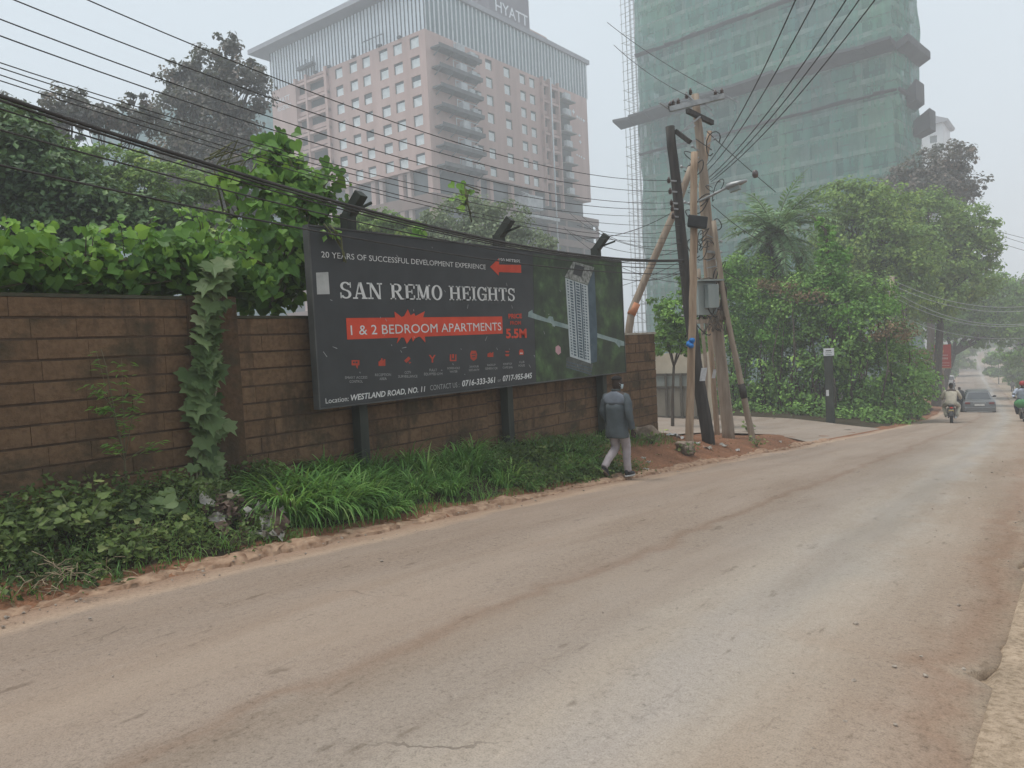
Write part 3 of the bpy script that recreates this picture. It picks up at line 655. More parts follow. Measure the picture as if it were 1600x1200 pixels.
# ------------------------------------------------------------------ the billboard
M_BLACK = mottled('charcoal_vinyl', (.026, .029, .031), (.036, .040, .042), 2.2, .5, spec=.35, bstr=.12, bdist=.004)
M_EDGE = mottled('board_edge', (.06, .062, .06), (.1, .1, .098), 2, .7)
M_POSTD = mottled('dark_painted_steel', (.018, .022, .018), (.04, .045, .036), 4, .7, stretch=(1, 1, .3))
M_LET = mottled('printed_white', (.54, .55, .54), (.64, .65, .64), 3, .6, bstr=0)
M_LET2 = mottled('printed_grey', (.24, .245, .245), (.36, .365, .36), 9, .6, bstr=0)
M_ORANGE = mottled('printed_orange', (.50, .052, .022), (.60, .068, .03), 3, .6, bstr=0)
M_ORANGE2 = mottled('printed_dull_orange', (.34, .045, .022), (.46, .06, .03), 5, .6, bstr=0)
XB = -7.66
def billboard():
    YV, ZV, NV = np.array([0, 1., 0]), np.array([0, 0, 1.]), np.array([1., 0, 0])
    tl, tr, bl, br = P(483, 354, X=XB), P(970, 409, X=XB), P(500, 640, X=XB), P(977, 579, X=XB)
    y0, y1 = (tl[1]+bl[1])/2, (tr[1]+br[1])/2; z0, z1 = (bl[2]+br[2])/2, (tl[2]+tr[2])/2
    t = thing('billboard', 'large black roadside billboard advertising apartments, on dark steel posts before the wall', 'billboard', (XB, (y0+y1)/2, -.2))
    m = MB(); m.box(XB-.09, XB, y0, y1, z0, z1); m.build('panel', M_BLACK, t, bevel=.006)
    m = MB(); m.box(XB-.10, XB+.012, y0-.02, y1+.02, z1+.001, z1+.02); m.box(XB-.10, XB+.012, y0-.022, y0-.001, z0, z1)
    m.box(XB-.10, XB+.012, y0-.02, y1+.02, z0-.02, z0-.001); m.box(XB-.10, XB+.012, y1+.001, y1+.022, z0, z1); m.build('frame', M_EDGE, t)
    q5 = lambda x, y: P(480+x/4, 350+y/4, X=XB+.001); q6 = lambda x, y: P(780+x/5, 380+y/5, X=XB+.001)
    def line(s, a, b, top, mat, fat=0, shear=0.0, nm='lettering'):
        A, B, T = q5(*a), q5(*b), q5(*top); u = B-A; L = np.linalg.norm(u); u = u/L
        return text(s, A, u, np.cross(NV, u), L, T[2]-A[2], mat, t, nm, .004, fat, shear=shear)
    def flat(pts, mat, nm, pr=.002, th=.003, f=q5):
        Q = [f(*p) for p in pts]; m = MB(); m.prism([(p[1], p[2]) for p in Q], (XB, 0, 0), YV, ZV, NV, pr-.002, pr-.002+th); return m.build(nm, mat, t)
    line('20 YEARS OF SUCCESSFUL DEVELOPMENT EXPERIENCE', (88, 208), (1115, 284), (88, 169), M_LET)
    flat([(1143, 268), (1200, 213), (1199, 254), (1336, 256), (1337, 305), (1197, 300), (1197, 322)], M_ORANGE, 'arrow')
    line('150 METRES', (1198, 237), (1330, 248), (1198, 211), M_LET)
    # slab serif headline: drawn strokes with serifs
    def slab():
        A, B, T = q5(207, 466), q5(1304, 483), q5(207, 360); W = B[1]-A[1]; Hh = T[2]-A[2]; m = MB(); S, TH = .17, .085
        def st(x0, x1, y0_, y1_): m.prism([(x0, y0_), (x1, y0_), (x1, y1_), (x0, y1_)], o, uu*sc_, ZV*Hh, NV, .002, .006)
        def dg(x0, y0_, x1, y1_, w): m.prism([(x0-w/2, y0_), (x0+w/2, y0_), (x1+w/2, y1_), (x1-w/2, y1_)], o, uu*sc_, ZV*Hh, NV, .002, .0056)
        def arc(cx, cy, rx, ry, a0, a1, wx, wy, n=14):
            for k in range(n):
                a, b = a0+(a1-a0)*k/n, a0+(a1-a0)*(k+1)/n; f = lambda g, s: (cx+(rx-s*wx)*math.cos(g), cy+(ry-s*wy)*math.sin(g))
                m.prism([f(a, 0), f(b, 0), f(b, 1), f(a, 1)], o, uu*sc_, ZV*Hh, NV, .002, .006)
        def sf(x, y, w=.30): st(x-w/2, x+w/2, y, y+TH if y < .5 else y)if y < .5 else st(x-w/2, x+w/2, 1-TH, 1)
        uu = (B-A)/np.linalg.norm(B-A); adv = dict(S=.72, A=.88, N=.92, R=.90, E=.78, M=1.06, O=.86, H=.96, I=.44, G=.88, T=.80); adv[' '] = .42
        txt = 'SAN REMO HEIGHTS'; sc_ = W/sum(adv[c] for c in txt); x = 0
        for c in txt:
            o = A+uu*x*sc_; w = adv[c]-.10
            if c in 'HNMREI' : pass
            if c == 'S':
                arc(w/2, .74, w*.46, .26, math.radians(20), math.radians(270), S*.8, TH); arc(w/2, .27, w*.48, .27, math.radians(-160), math.radians(90), S*.8, TH)
                st(w*.90, w*.98, .66, .98); st(.01, .01+w*.09, .02, .36)
            elif c == 'A': dg(.13, 0, w/2-.02, 1, .07); dg(w-.13, 0, w/2+.02, 1, S); st(.2, w-.2, .28, .28+TH); sf(.12, 0, .28); sf(w-.13, 0, .32)
            elif c == 'N': st(.10, .17, 0, 1); st(w-.17, w-.10, 0, 1); dg(w-.16, 0, .13, 1, S); sf(.13, 0); sf(.06, 1, .26); sf(w-.13, 1)
            elif c in 'RE':
                st(.08, .08+S, 0, 1); sf(.16, 0, .34)
                if c == 'R':
                    st(.02, w*.55, 1-TH, 1); st(.2, w*.55, .47, .47+TH); arc(w*.52, .735, w*.37, .265, -math.pi/2, math.pi/2, S, TH); dg(w-.1, 0, w*.5, .5, S); st(w-.16, w+.02, 0, TH)
                else: st(.02, w, 1-TH, 1); st(.02, w, 0, TH); st(.2, w*.72, .47, .47+TH); st(w-.08, w, .72, 1); st(w-.08, w, 0, .28); st(w*.68, w*.76, .38, .64)
            elif c == 'M': st(.10, .17, 0, 1); st(w-.10-S, w-.10, 0, 1); dg(w/2-.02, .06, .17, 1, S); dg(w/2, .06, w-.2, 1, .08); sf(.13, 0); sf(w-.18, 0, .34); sf(.08, 1, .2); sf(w-.12, 1, .26)
            elif c == 'O': arc(w/2, .5, w/2, .51, 0, 2*math.pi, S, TH, 26)
            elif c == 'H': st(.08, .08+S, 0, 1); st(w-.08-S, w-.08, 0, 1); st(.2, w-.2, .46, .46+TH); [sf(p, y, .34) for p in (.165, w-.165) for y in (0, 1)]
            elif c == 'I': st(w/2-S/2, w/2+S/2, 0, 1); sf(w/2, 0, .34); sf(w/2, 1, .34)
            elif c == 'G': arc(w/2, .5, w/2, .51, math.radians(35), math.radians(325), S, TH, 24); st(w-.02-S, w-.02, .05, .46); st(w*.5, w+.03, .42, .42+TH); st(w-.09, w-.01, .66, .97)
            elif c == 'T': st(w/2-S/2, w/2+S/2, 0, 1); st(.0, w, 1-TH, 1); sf(w/2, 0, .36); st(0, .08, .70, 1); st(w-.08, w, .70, 1)
            x += adv[c]
        m.build('headline', M_LET, t)
    slab()
    flat([(243, 588), (1218, 578), (1222, 685), (250, 722)], M_ORANGE, 'banner', .002, .003)
    flat([(545, 548), (590, 582), (606, 575), (628, 534), (645, 572), (668, 558), (676, 576), (734, 546), (722, 588), (742, 610), (728, 650), (738, 740), (702, 700), (672, 716), (660, 735), (652, 706), (622, 748), (606, 712), (590, 704), (560, 746), (575, 690), (556, 640)], M_ORANGE, 'starburst', .002, .0045)
    line('1 & 2 BEDROOM APARTMENTS', (272, 694), (1212, 664), (272, 630), M_LET).location.x += .003
    line('PRICE', (1258, 590), (1341, 588), (1258, 561), M_ORANGE, .03); line('FROM', (1268, 629), (1335, 628), (1268, 606), M_ORANGE2, .03); line('5.5M', (1242, 712), (1371, 709), (1242, 654), M_ORANGE, .035)
    caps = [('SMART ACCESS', 'CONTROL', 305, 960, 140), ('RECEPTION', 'AREA', 473, 943, 100), ('CCTV', 'SURVEILLANCE', 628, 928, 120), ('FULLY', 'EQUIPPED GYM', 787, 913, 114), ('BOREHOLE', 'WATER', 914, 900, 78), ('24-HOUR', 'SECURITY', 1042, 890, 66), ('BACKUP', 'GENERATOR', 1150, 880, 78), ('ROOFTOP', 'CAFE BAR', 1252, 874, 62), ('CLUB', 'HOUSE', 1340, 862, 40)]
    for a, b, x, y, wd_ in caps:
        n = max(len(a), len(b)); h = 17 if x < 850 else 14
        for s, k in ((a, 0), (b, 25-(x > 850)*3)):
            L = wd_*len(s)/n; line(s, (x-L/2, y+k+8), (x+L/2, y+k+6), (x-L/2, y+k+8-h), M_LET2)
    ic = {0: [[(-24, -22), (24, -22), (24, 10), (14, 10), (14, 32), (4, 20), (4, 10), (-24, 10)]], 1: [[(-22, 22), (-22, -6), (-14, -6), (-14, -14), (-6, -14), (-6, -26), (2, -26), (2, -12), (10, -12), (10, -20), (20, -20), (20, 22)]], 2: [[(-22, 4), (6, -22), (18, -8), (-8, 18)], [(4, 10), (22, 14), (12, 24)]], 3: [[(-22, -22), (-12, -22), (0, -4), (12, -22), (20, -22), (5, 4), (5, 26), (-4, 26), (-4, 4)]],
          4: [[(-20, -20), (-12, -20), (-12, 14), (14, 14), (14, -20), (20, -20), (20, 22), (-20, 22)], [(-5, -22), (5, -22), (5, 4), (-5, 4)]], 5: [[(-14, -30), (14, -30), (22, -8), (18, 20), (0, 34), (-18, 20), (-22, -8)]], 6: [[(-18, -4), (2, -14), (2, -4), (18, -16), (18, 16), (-18, 16)]], 7: [[(-14, -18), (14, -18), (8, -10), (-8, -10)], [(-14, 2), (14, 2), (8, 14), (-8, 14)]], 8: [[(-15, -2), (-8, -18), (8, -18), (15, -2), (13, 16), (-13, 16)]]}
    for (cx, cy), k in zip(((302, 873), (468, 865), (628, 850), (782, 840), (912, 835), (1040, 822), (1145, 815), (1250, 812), (1338, 802)), range(9)):
        mm = MB()
        for poly in ic[k]:
            Q = [q5(cx+a, cy+b) for a, b in poly]; mm.prism([(p[1], p[2]) for p in Q], (XB, 0, 0), YV, ZV, NV, 0, .0025)
        io = mm.build('icon', M_ORANGE2, t)
        inner = {0: [(-16, -14, -6, -2), (0, -14, 12, -2)], 5: [(-13, -12, 13, -4), (-10, 4, 10, 12)], 8: [(-8, 2, -1, 10), (1, 2, 8, 10)]}.get(k)
        if inner:
            mm = MB()
            for a, b, c, d in inner:
                p, q = q5(cx+a, cy+d), q5(cx+c, cy+b); mm.box(XB+.0026, XB+.0035, p[1], q[1], p[2], q[2])
            mm.build('icon_detail', M_LET if k == 8 else M_BLACK, io)
    line('Location:', (115, 1122), (258, 1106), (115, 1088), M_LET); line('WESTLAND ROAD, NO. 11', (272, 1104), (738, 1046), (272, 1066), M_LET, .02, .2)
    line('CONTACT US :', (768, 1040), (950, 1019), (768, 1006), M_LET2); line('0716-333-361', (968, 1015), (1176, 990), (968, 977), M_LET, .02, .2)
    line('or', (1190, 988), (1211, 985), (1190, 964), M_LET2); line('0717-955-845', (1222, 983), (1405, 962), (1222, 947), M_LET, .02, .2)
    flat([(55, 304), (131, 300), (140, 438), (62, 440)], mottled('weathered_paper', (.30, .31, .30), (.46, .47, .46), 4, .8, bstr=0), 'sticker', .002, .003)
    # printed aerial picture
    mg, tt, oo = _mat('printed_greenery'); w = worldpos(tt); f = noise(tt, w, 2.2, 6, .65); g = noise(tt, w, 9, 4)
    c = ramp(tt, f, [(.3, (.014, .022, .012)), (.5, (.026, .046, .02)), (.62, (.05, .10, .03)), (.72, (.09, .13, .07))]); c = mixc(tt, .6, c, ramp(tt, g, [(.3, (.6, .6, .6)), (.7, (1.4, 1.4, 1.4))]), 'MULTIPLY'); bsdf(tt, oo, c, .5, 0, .35)
    flat([(262, 82), (957, 143), (992, 1003), (290, 1098)], mg, 'printed_picture', .002, .002, q6)
    MW = mottled('printed_pale', (.34, .39, .40), (.44, .49, .50), 5, .6, bstr=0); MB_ = mottled('printed_blue', (.045, .075, .095), (.075, .11, .135), 5, .6, bstr=0); MST = mottled('printed_street', (.16, .23, .22), (.27, .34, .33), 6, .6, bstr=0)
    for pts in ([(225, 575), (228, 538), (258, 520), (262, 545), (375, 590), (390, 570), (418, 575), (425, 605), (545, 640), (545, 672), (440, 645), (428, 655), (405, 625), (290, 595)], [(762, 702), (850, 730), (905, 745), (985, 772), (985, 803), (945, 800), (938, 815), (905, 775), (762, 735)]): flat(pts, MST, 'printed_road', .004, .002, q6)
    flat([(515, 270), (690, 330), (715, 940), (553, 885)], MW, 'printed_tower', .004, .0025, q6)
    flat([(690, 330), (742, 205), (765, 700), (762, 925), (715, 940)], MB_, 'printed_tower', .004, .0025, q6)
    flat([(512, 264), (578, 142), (742, 188), (692, 326)], mottled('printed_roof', (.10, .11, .10), (.33, .35, .33), 14, .7, bstr=0), 'printed_tower', .004, .0025, q6)
    flat([(590, 165), (665, 185), (640, 265), (575, 240)], M_BLACK, 'printed_tower', .006, .002, q6)
    flat([(525, 895), (560, 885), (715, 940), (735, 945), (712, 1032), (522, 965)], mottled('printed_podium', (.06, .065, .06), (.10, .11, .10), 14, .7, bstr=0), 'printed_podium', .0035, .002, q6)
    mm = MB()
    for k in range(3):
        a, b = (524, 922+k*22), (722, 975+k*24); Q = [q6(*a), q6(*b), q6(b[0], b[1]+6), q6(a[0], a[1]+6)]; mm.prism([(p[1], p[2]) for p in Q], (XB, 0, 0), YV, ZV, NV, .004, .006)
    for r in range(27):
        for cc, (a, b) in enumerate(((.07, .13), (.19, .31), (.38, .44), (.47, .62), (.655, .715), (.735, .80), (.85, .92))):
            v0, v1 = (r+.25)/27.5, (r+(.9 if cc % 2 else .75))/27.5
            bi = lambda u_, v_: (np.array((515, 275))*(1-u_)+np.array((690, 335))*u_)*(1-v_)+(np.array((553, 880))*(1-u_)+np.array((715, 935))*u_)*v_
            if cc in (2, 4): v0, v1 = r/27.5, (r+1)/27.5
            Q = [q6(*bi(*p)) for p in ((a, v0), (b, v0), (b, v1), (a, v1))]; mm.prism([(p[1], p[2]) for p in Q], (XB, 0, 0), YV, ZV, NV, .0045, .0055)
    mm.build('printed_windows', [MB_], t)
    flat([(440, 810), (460, 797), (478, 812), (482, 855), (462, 872), (440, 850)], mottled('printed_pink', (.42, .24, .26), (.5, .3, .32), 8, .6, bstr=0), 'printed_shrub', .004, .002, q6)
    mm = MB(); R = np.random.default_rng(9)                            # scuffs and bird droppings on the vinyl
    for k in range(46):
        p = P(505+R.random()*450, 375+R.random()*215, X=XB); l, a = .02+.07*R.random()**2, R.normal(2.1, .5)
        mm.prism([(-.005, -l/2), (.005, -l/2), (.003, l/2), (-.003, l/2)], (XB, p[1], p[2]), (0, math.cos(a-1.57), math.sin(a-1.57)), (0, math.cos(a), math.sin(a)), NV, .0062, .0068)
    mm.build('scuff_marks', M_LET2, t)
    for px, py in ((568, 740), (796, 705), (943, 668)):
        p = P(px, py, X=-7.84); y = p[1]; zb = float(zg(-7.84, y))-.25; zt = z1+.26
        m = MB(); m.box(-7.92, -7.76, y-.075, y+.075, zb, zt); po = m.build('post', M_POSTD, t, bevel=.008)
        m = MB(); m.bar((-7.86, y, zt-.06), (-7.60, y+.05, zt+.24), .15, .13); m.build('cranked_head', M_POSTD, po, bevel=.008)
        m = MB(); m.bar((-7.74, y+.03, zt+.02), (-7.42, y+.05, zt+.09), .03); m.build('bracket', M_POSTD, po)
billboard()

# ------------------------------------------------------------------ poles on the earth island
M_WOODL = mottled('pale_pole_wood', (.22, .155, .105), (.34, .255, .18), 3, .85, stretch=(4, 4, .4), bstr=.5)
M_WOODG = mottled('grey_pole_wood', (.20, .155, .115), (.30, .245, .19), 3, .85, stretch=(4, 4, .4), bstr=.5)
M_WOODD = mottled('creosoted_wood', (.022, .02, .018), (.055, .048, .042), 3, .8, stretch=(4, 4, .4), bstr=.4)
M_STEEL = mottled('galvanised_steel', (.22, .23, .23), (.36, .37, .37), 6, .5, metal=.4)
M_CABLE = mottled('black_cable', (.03, .028, .026), (.055, .05, .046), 5, .6)
M_CERAM = mottled('brown_insulator', (.05, .035, .03), (.09, .06, .05), 5, .3, spec=.6)
M_CABIN = mottled('grey_cabinet_paint', (.20, .235, .225), (.27, .30, .285), 3, .5, stretch=(1, 1, .3))
FWD = RC @ np.array([0, 0, -1.])
def dep(p): return float((np.array(p)-CAMP) @ FWD)
def pole(label, pts, r0, r1, mat, name='utility_pole', base=None, D=None, kink=True):
    """pts: photo pixels from the foot up; every point at the foot's distance"""
    b = G(*pts[0]) if base is None else np.array(base, float); D = D or dep(b)
    Q = [b-[0, 0, .3], b]+[P(*p, D=D) for p in pts[1:]]; n = len(Q)
    t = thing(name, label, 'pole', b)
    # denser points with small natural wobble
    L = [0]+list(np.cumsum([np.linalg.norm(Q[i+1]-Q[i]) for i in range(n-1)])); S = np.linspace(0, L[-1], 18); R = np.random.default_rng(int(pts[0][0]))
    W = np.stack([np.interp(S, L, [q[k] for q in Q]) for k in range(3)], 1); W[2:-1] += R.normal(0, .006, (15, 3))
    m = MB(); m.tube(W, [r0+(r1-r0)*s/L[-1] for s in S], 12); m.build('shaft', mat, t); return t, D
def wire(p0, p1, sag, r=.011, t0=0.0, n=26, mb=None):
    p0, p1 = np.array(p0, float), np.array(p1, float); pts = []
    for t in np.linspace(t0, 1, n): pts.append(p0+(p1-p0)*t-np.array([0, 0, sag*4*t*(1-t)]))
    return (mb or MB()).tube(pts, r, 5)
def insul(m, p, r=.05, h=.16):
    m.tube([np.array(p)+[0, 0, h*k] for k in (0, .2, .25, .5, .55, .8, 1)], [r*.7, r*.7, r, r*.6, r*.95, r*.5, r*.4], 8, 1)
PD = {}
tm, Dm = pole('tallest grey wooden utility pole with crossarms behind the meter cabinet', [(1139, 684), (1111, 413), (1101, 290), (1086, 148)], .165, .10, M_WOODG)
td, Dd = pole('leaning black creosoted pole left of the cabinet', [(1108, 691), (1088, 575), (1070, 420), (1058, 300), (1047, 198)], .15, .105, M_WOODD)
ta, Da = pole('pale stripped pole standing foremost, blue rag tied round it', [(1077, 702), (1081, 533), (1084, 400), (1084, 300), (1085, 238)], .09, .075, M_WOODL)
tc, Dc = pole('thin orange brown pole right of the black pole, topped off high', [(1121, 680), (1110, 540), (1104, 420), (1095, 290), (1109, 205)], .075, .065, M_WOODL)
tb, Db = pole('short brown prop pole between the black pole and the thin one', [(1103, 676), (1103, 573), (1096, 500), (1092, 420)], .055, .05, M_WOODG)
te, De = pole('slanting strut pole at the right of the group with a dark painted band', [(1176, 688), (1160, 610), (1133, 480), (1122, 400), (1115, 345)], .085, .06, M_WOODG)
m = MB(); q0, q1 = P(1163, 622, D=De), P(1158, 600, D=De); m.tube([q0, q1], .089, 12); m.build('painted_band', M_WOODD, te)
bb_ = P(962, 545, D=Dd+1.2); tf, Df = pole('brace pole leaning from behind the billboard up to the black pole', [(962, 545), (985, 490), (1050, 340), (1080, 262)], .10, .085, M_WOODG, base=(bb_[0], bb_[1], float(zg(bb_[0], bb_[1]))), D=dep(bb_))
m = MB(); m.tube([P(986, 492, D=Df), P(994, 474, D=Df)], .107, 12); m.build('orange_band', mottled('orange_tape', (.42, .17, .08), (.5, .22, .12), 6, .6), tf)
# crossarms and fittings on the tall pole
m = MB(); a, b = P(1046, 171, D=Dm-.25), P(1131, 150, D=Dm-.25); m.bar(a, b, .11, .13); m.build('crossarm', M_STEEL, tm)
m = MB(); a2, b2 = P(1074, 173, D=Dm-.5), P(1113, 192, D=Dm+.5); m.bar(a2, b2, .10, .12); m.build('crossarm', M_WOODD, tm)
m = MB()
for px, py in ((1047, 163), (1052, 160), (1060, 158), (1118, 145), (1128, 142), (1079, 142), (1073, 148)): insul(m, P(px, py+6, D=Dm-.25), .055, .17)
m.build('insulators', [M_CERAM, M_CERAM], tm); m = MB()
for a, b in (((1086, 160), (1072, 146)), ((1100, 168), (1114, 180)), ((1094, 182), (1062, 208)), ((1086, 196), (1060, 208)), ((1100, 162), (1112, 172)), ((1133, 149), (1154, 160)), ((1046, 171), (1031, 160))): m.bar(P(*a, D=Dm-.2), P(*b, D=Dm-.3), .04)
m.build('stay_arm', M_STEEL, tm)
m = MB()
for py in (282, 299, 317, 326, 338): c = P(1045+(py-282)*.12, py, D=Dd-.2); m.bar(P(1066, py+2, D=Dd), c, .035); insul(m, c-[0, 0, .06], .05, .14)
m.build('insulators', [M_STEEL, M_CERAM], td)
m = MB(); m.bar(P(1056, 205, D=Dd), P(1078, 222, D=Dd-.2), .12, .1); m.build('crossarm', M_WOODD, td)
m = MB(); R = np.random.default_rng(31)
for k in range(30):                                                    # loops of spare cable and clamps lashed to the pole tops
    py = R.choice([235, 262, 300, 310, 325, 345, 375, 395, 410, 430, 505, 512]); c = P(1098+R.normal(0, 12), py+R.normal(0, 10), D=Dm-.25+R.normal(0, .15)); w, h = .08+.16*R.random(), .08+.22*R.random(); ph = R.random()*6
    m.tube([c+[w*math.cos(g+ph), .06*math.sin(2*g), h*math.sin(g)] for g in np.linspace(0, 5.2, 12)], .010+.006*R.random(), 5)
m.build('cable_loops', M_CABLE, tm)
m = MB()
for k in range(22):
    py = 215+R.random()*290; s = R.choice([-1, 1]); a = P(1098+s*6, py, D=Dm-.15); b = P(1098+s*(16+18*R.random()), py-12+24*R.random(), D=Dm-.2); m.bar(a, b, .025); m.ell(b, (.045, .045, .05), 6, 4)
m.build('clamps', M_STEEL, tm)
m = MB(); c = P(1090, 347, D=Da-.2); m.obox(c, np.array([.20, .05, -.05]), np.array([-.05, .12, 0]), np.array([.02, 0, .12])); tag(m.build('floodlight', mottled('black_housing', (.015, .016, .016), (.03, .03, .03), 4, .5), origin=c, bevel=.015), 'small black floodlight box clamped high on the pale front pole', 'floodlight')
def street_lamp():
    a, b = P(1092, 315, D=Dm-.3), P(1138, 292, D=Dm-.7); c = P(1167, 282, D=Dm-1.0)
    t = thing('street_lamp', 'grey street lamp head on a slanting arm fixed to the poles', 'street lamp', a)
    m = MB(); m.tube([a, (a+b)/2, b], .035, 8); m.build('arm', M_STEEL, t)
    m = MB(); d = (c-b)/np.linalg.norm(c-b); rings = []
    for f, w, h in ((-.12, .05, .05), (0, .10, .09), (.25, .13, .09), (.7, .11, .06), (1.0, .04, .03)):
        o = b+d*np.linalg.norm(c-b)*f; s = np.cross(d, [0, 0, 1]); s /= np.linalg.norm(s); u = np.cross(s, d); rings.append([o+s*w*math.cos(g)+u*h*math.sin(g) for g in np.linspace(0, 2*math.pi, 10, endpoint=False)])
    m.loft(rings); m.build('lamp_head', M_STEEL, t)
    m = MB(); o = b+d*.18-[0, 0, .10]; m.obox(o, d*.13, np.cross(d, [0, 0, 1.])*.07, np.array([0, 0, .06])); m.build('control_box', M_CABIN, t)
street_lamp()
def cabinet():
    Dq = Dm-.45; c0 = P(1105, 467, D=Dq); sx = P(1123, 467, D=Dq)-P(1105, 467, D=Dq); right = np.cross(FWD, [0, 0, 1.]); right /= np.linalg.norm(right); right = right*.94+np.array([FWD[0], FWD[1], 0])*.33; right /= np.linalg.norm(right); back = np.cross([0, 0, 1.], right); up = np.array([0, 0, 1.]); s = Dq/FPX
    t = thing('meter_cabinet', 'grey electricity meter cabinet strapped high between the poles', 'cabinet', P(1105, 493, D=Dq))
    m = MB(); m.obox(P(1100, 467, D=Dq+.1), right*.27, back*.17, up*.42); m.build('case', M_CABIN, t, bevel=.012)
    m = MB(); m.obox(P(1112, 463, D=Dq-.14), right*.16, back*.09, up*.30); m.build('box_door', M_CABIN, t, bevel=.012)
    m = MB(); m.obox(P(1104, 439, D=Dq), right*.36, back*.26, up*.02); m.build('canopy', M_CABIN, t)
    m = MB(); m.obox(P(1104, 502, D=Dq+.1), right*.36, back*.16, up*.05); m.build('bracket', M_WOODG, t)
    m = MB(); R = np.random.default_rng(6)
    for k in range(9):
        a = P(1108+R.normal(0, 8), 494, D=Dq); b = P(1110+R.normal(0, 12), 512+R.random()*14, D=Dq-.1); e = P(1128+R.normal(0, 4), 440+R.normal(0, 8), D=Dq); m.tube([a, (a+b)/2+[.03, 0, -.05], b, (b+e)/2+right*.12, e], .014, 5)
    for k in range(5):
        a = P(1122+k*2, 440, D=Dq-.05); m.tube([P(1092, 437, D=Dq-.1), P(1108, 434, D=Dq-.1), a, a+right*.1-up*.2, P(1127+k*2, 500, D=Dq-.1)], .016, 5)
    m.build('cable_tails', mottled('dusty_cable', (.06, .05, .04), (.16, .13, .10), 6, .8), t)
cabinet()
m = MB(); c = P(1079, 536, D=Da-.12)
for k in range(5): a = k*1.3; m.ell(c+[.04*math.cos(a), .03*math.sin(a), -.03*k+.06], (.07, .06, .06), 7, 5, rot=np.array(Matrix.Rotation(a, 3, 'X')))
tag(m.build('rag', mottled('blue_cloth', (.02, .12, .35), (.04, .2, .5), 12, .9), origin=c), 'bright blue rag tied round the pale front pole', 'rag')
for px, py, w, h, lab in ((1099, 585, .13, .30, 'white paper notice pasted on the black pole'), (1116, 584, .09, .24, 'pale torn notice on the thin orange brown pole')):
    c = P(px, py, D=Dd-.3 if px < 1105 else Dc-.16); m = MB(); rt = np.cross(FWD, [0, 0, 1.]); m.obox(c, rt*w/2, FWD*.004, np.array([.03, 0, h/2])); tag(m.build('notice', mottled('weathered_paper_notice', (.4, .42, .44), (.6, .62, .63), 9, .8), origin=c), lab, 'notice')

# ------------------------------------------------------------------ overhead wires
def line_wire(lab, a, b, Xa, Db_, sag, r=.011, t0=-.6, group='wires running from the poles along the wall', name='overhead_wire'):
    p0 = P(*a, X=Xa); p1 = P(*b, D=Db_); m = wire(p0, p1, sag, r, t0, 40); tag(m.build(name, M_CABLE, origin=p1), lab, 'wire', group)
ordn = ['topmost', 'second', 'third', 'fourth', 'fifth', 'sixth', 'seventh', 'eighth']
for k, (a, b, s) in enumerate((((137, 0), (1044, 282), .42), ((22, 0), (1046, 299), .42), ((0, 30), (1046, 317), .42), ((0, 56), (1047, 326), .42), ((0, 98), (1048, 336), .40), ((0, 106), (1062, 352), .38), ((0, 117), (1062, 372), .36), ((0, 126), (1064, 380), .34))):
    line_wire(f'thin black overhead wire above the wall, {ordn[k]} down at the left edge', a, b, -7.0, Dd-.2, s, .006 if k < 4 else .005)
line_wire('thick sagging black cable bundle passing just over the billboard', (0, 150), (1068, 406), -7.1, Dd-.1, .40, .020, name='cable_bundle')
line_wire('second thick black cable lying tight along the sagging bundle', (0, 157), (1068, 408), -7.08, Dd-.1, .40, .012, name='cable_bundle')
line_wire('low thin wire slipping behind the vine top left of the billboard', (0, 203), (1066, 420), -7.4, Dd, .30, .009)
line_wire('lowest black wire at the left edge, ending near the billboard top', (0, 258), (1066, 428), -7.5, Dd, .26, .011)
line_wire('thin wire just under the cable bundle', (0, 170), (1066, 413), -7.2, Dd, .36, .008)
for k, (xt, lo) in enumerate(((1207, (1104, 258)), (1232, (1106, 266)), (1271, (1108, 277)), (1288, (1110, 281)), (1308, (1111, 284)))):
    p1 = P(*lo, D=Dm-.2); p0 = P(xt, 0, Z=6.9); m = wire(p1, p1+(p0-p1)*2.2, .75, .010, 0, 40)
    tag(m.build('overhead_wire', M_CABLE, origin=p1), f'black wire over the road, {ordn[k] if k else "leftmost"} from the left at the top edge', 'wire', 'wires crossing the road overhead')
for lab, a, b, D0, s in (('thin stay wire rising left from the tall pole, upper of two', (968, 50), (1128, 148), 24, .1), ('thin stay wire rising left from the tall pole, lower of two', (972, 82), (1079, 152), 24, .1), ('thin stay wire with a bead insulator dropping right towards the palm', (1212, 300), (1104, 205), 21, .02), ('dark service cable dropping from the poles across the creeper hedge', (1330, 470), (1118, 415), 27, .5), ('grey service cable drooping from the pole tops toward the hedge', (1250, 395), (1112, 320), 27, .3), ('black wire slanting from the black pole down to the left behind the billboard', (925, 372), (1050, 332), 22, .15), ('thin wire from the pole tops toward the hotel', (905, 345), (1062, 392), 30, .3), ('thin wire dropping behind the billboard from the cabinet', (930, 420), (1068, 425), 24, .3)):
    m = wire(P(*a, D=D0), P(*b, D=Dm-.1), s, .010, -.15 if a[0] < 1000 else 0); tag(m.build('service_wire', M_CABLE, origin=P(*b, D=Dm)), lab, 'wire')
for k, (a, b, D0, s) in enumerate((((940, 384), (1064, 396), 23, .12), ((935, 398), (1070, 442), 23, .18), ((950, 410), (1068, 388), 22, .10), ((960, 432), (1072, 418), 24, .22), ((945, 362), (1060, 360), 24, .08), ((955, 450), (1075, 402), 23, .10), ((958, 372), (1084, 372), 24, .25))):
    m = wire(P(*a, D=D0), P(*b, D=Dm-.1), s, .008, -.5); tag(m.build('service_wire', M_CABLE, origin=P(*b, D=Dm)), 'thin wire in the tangle between the billboard end and the pole cluster', 'wire', 'tangle of wires between billboard and poles')
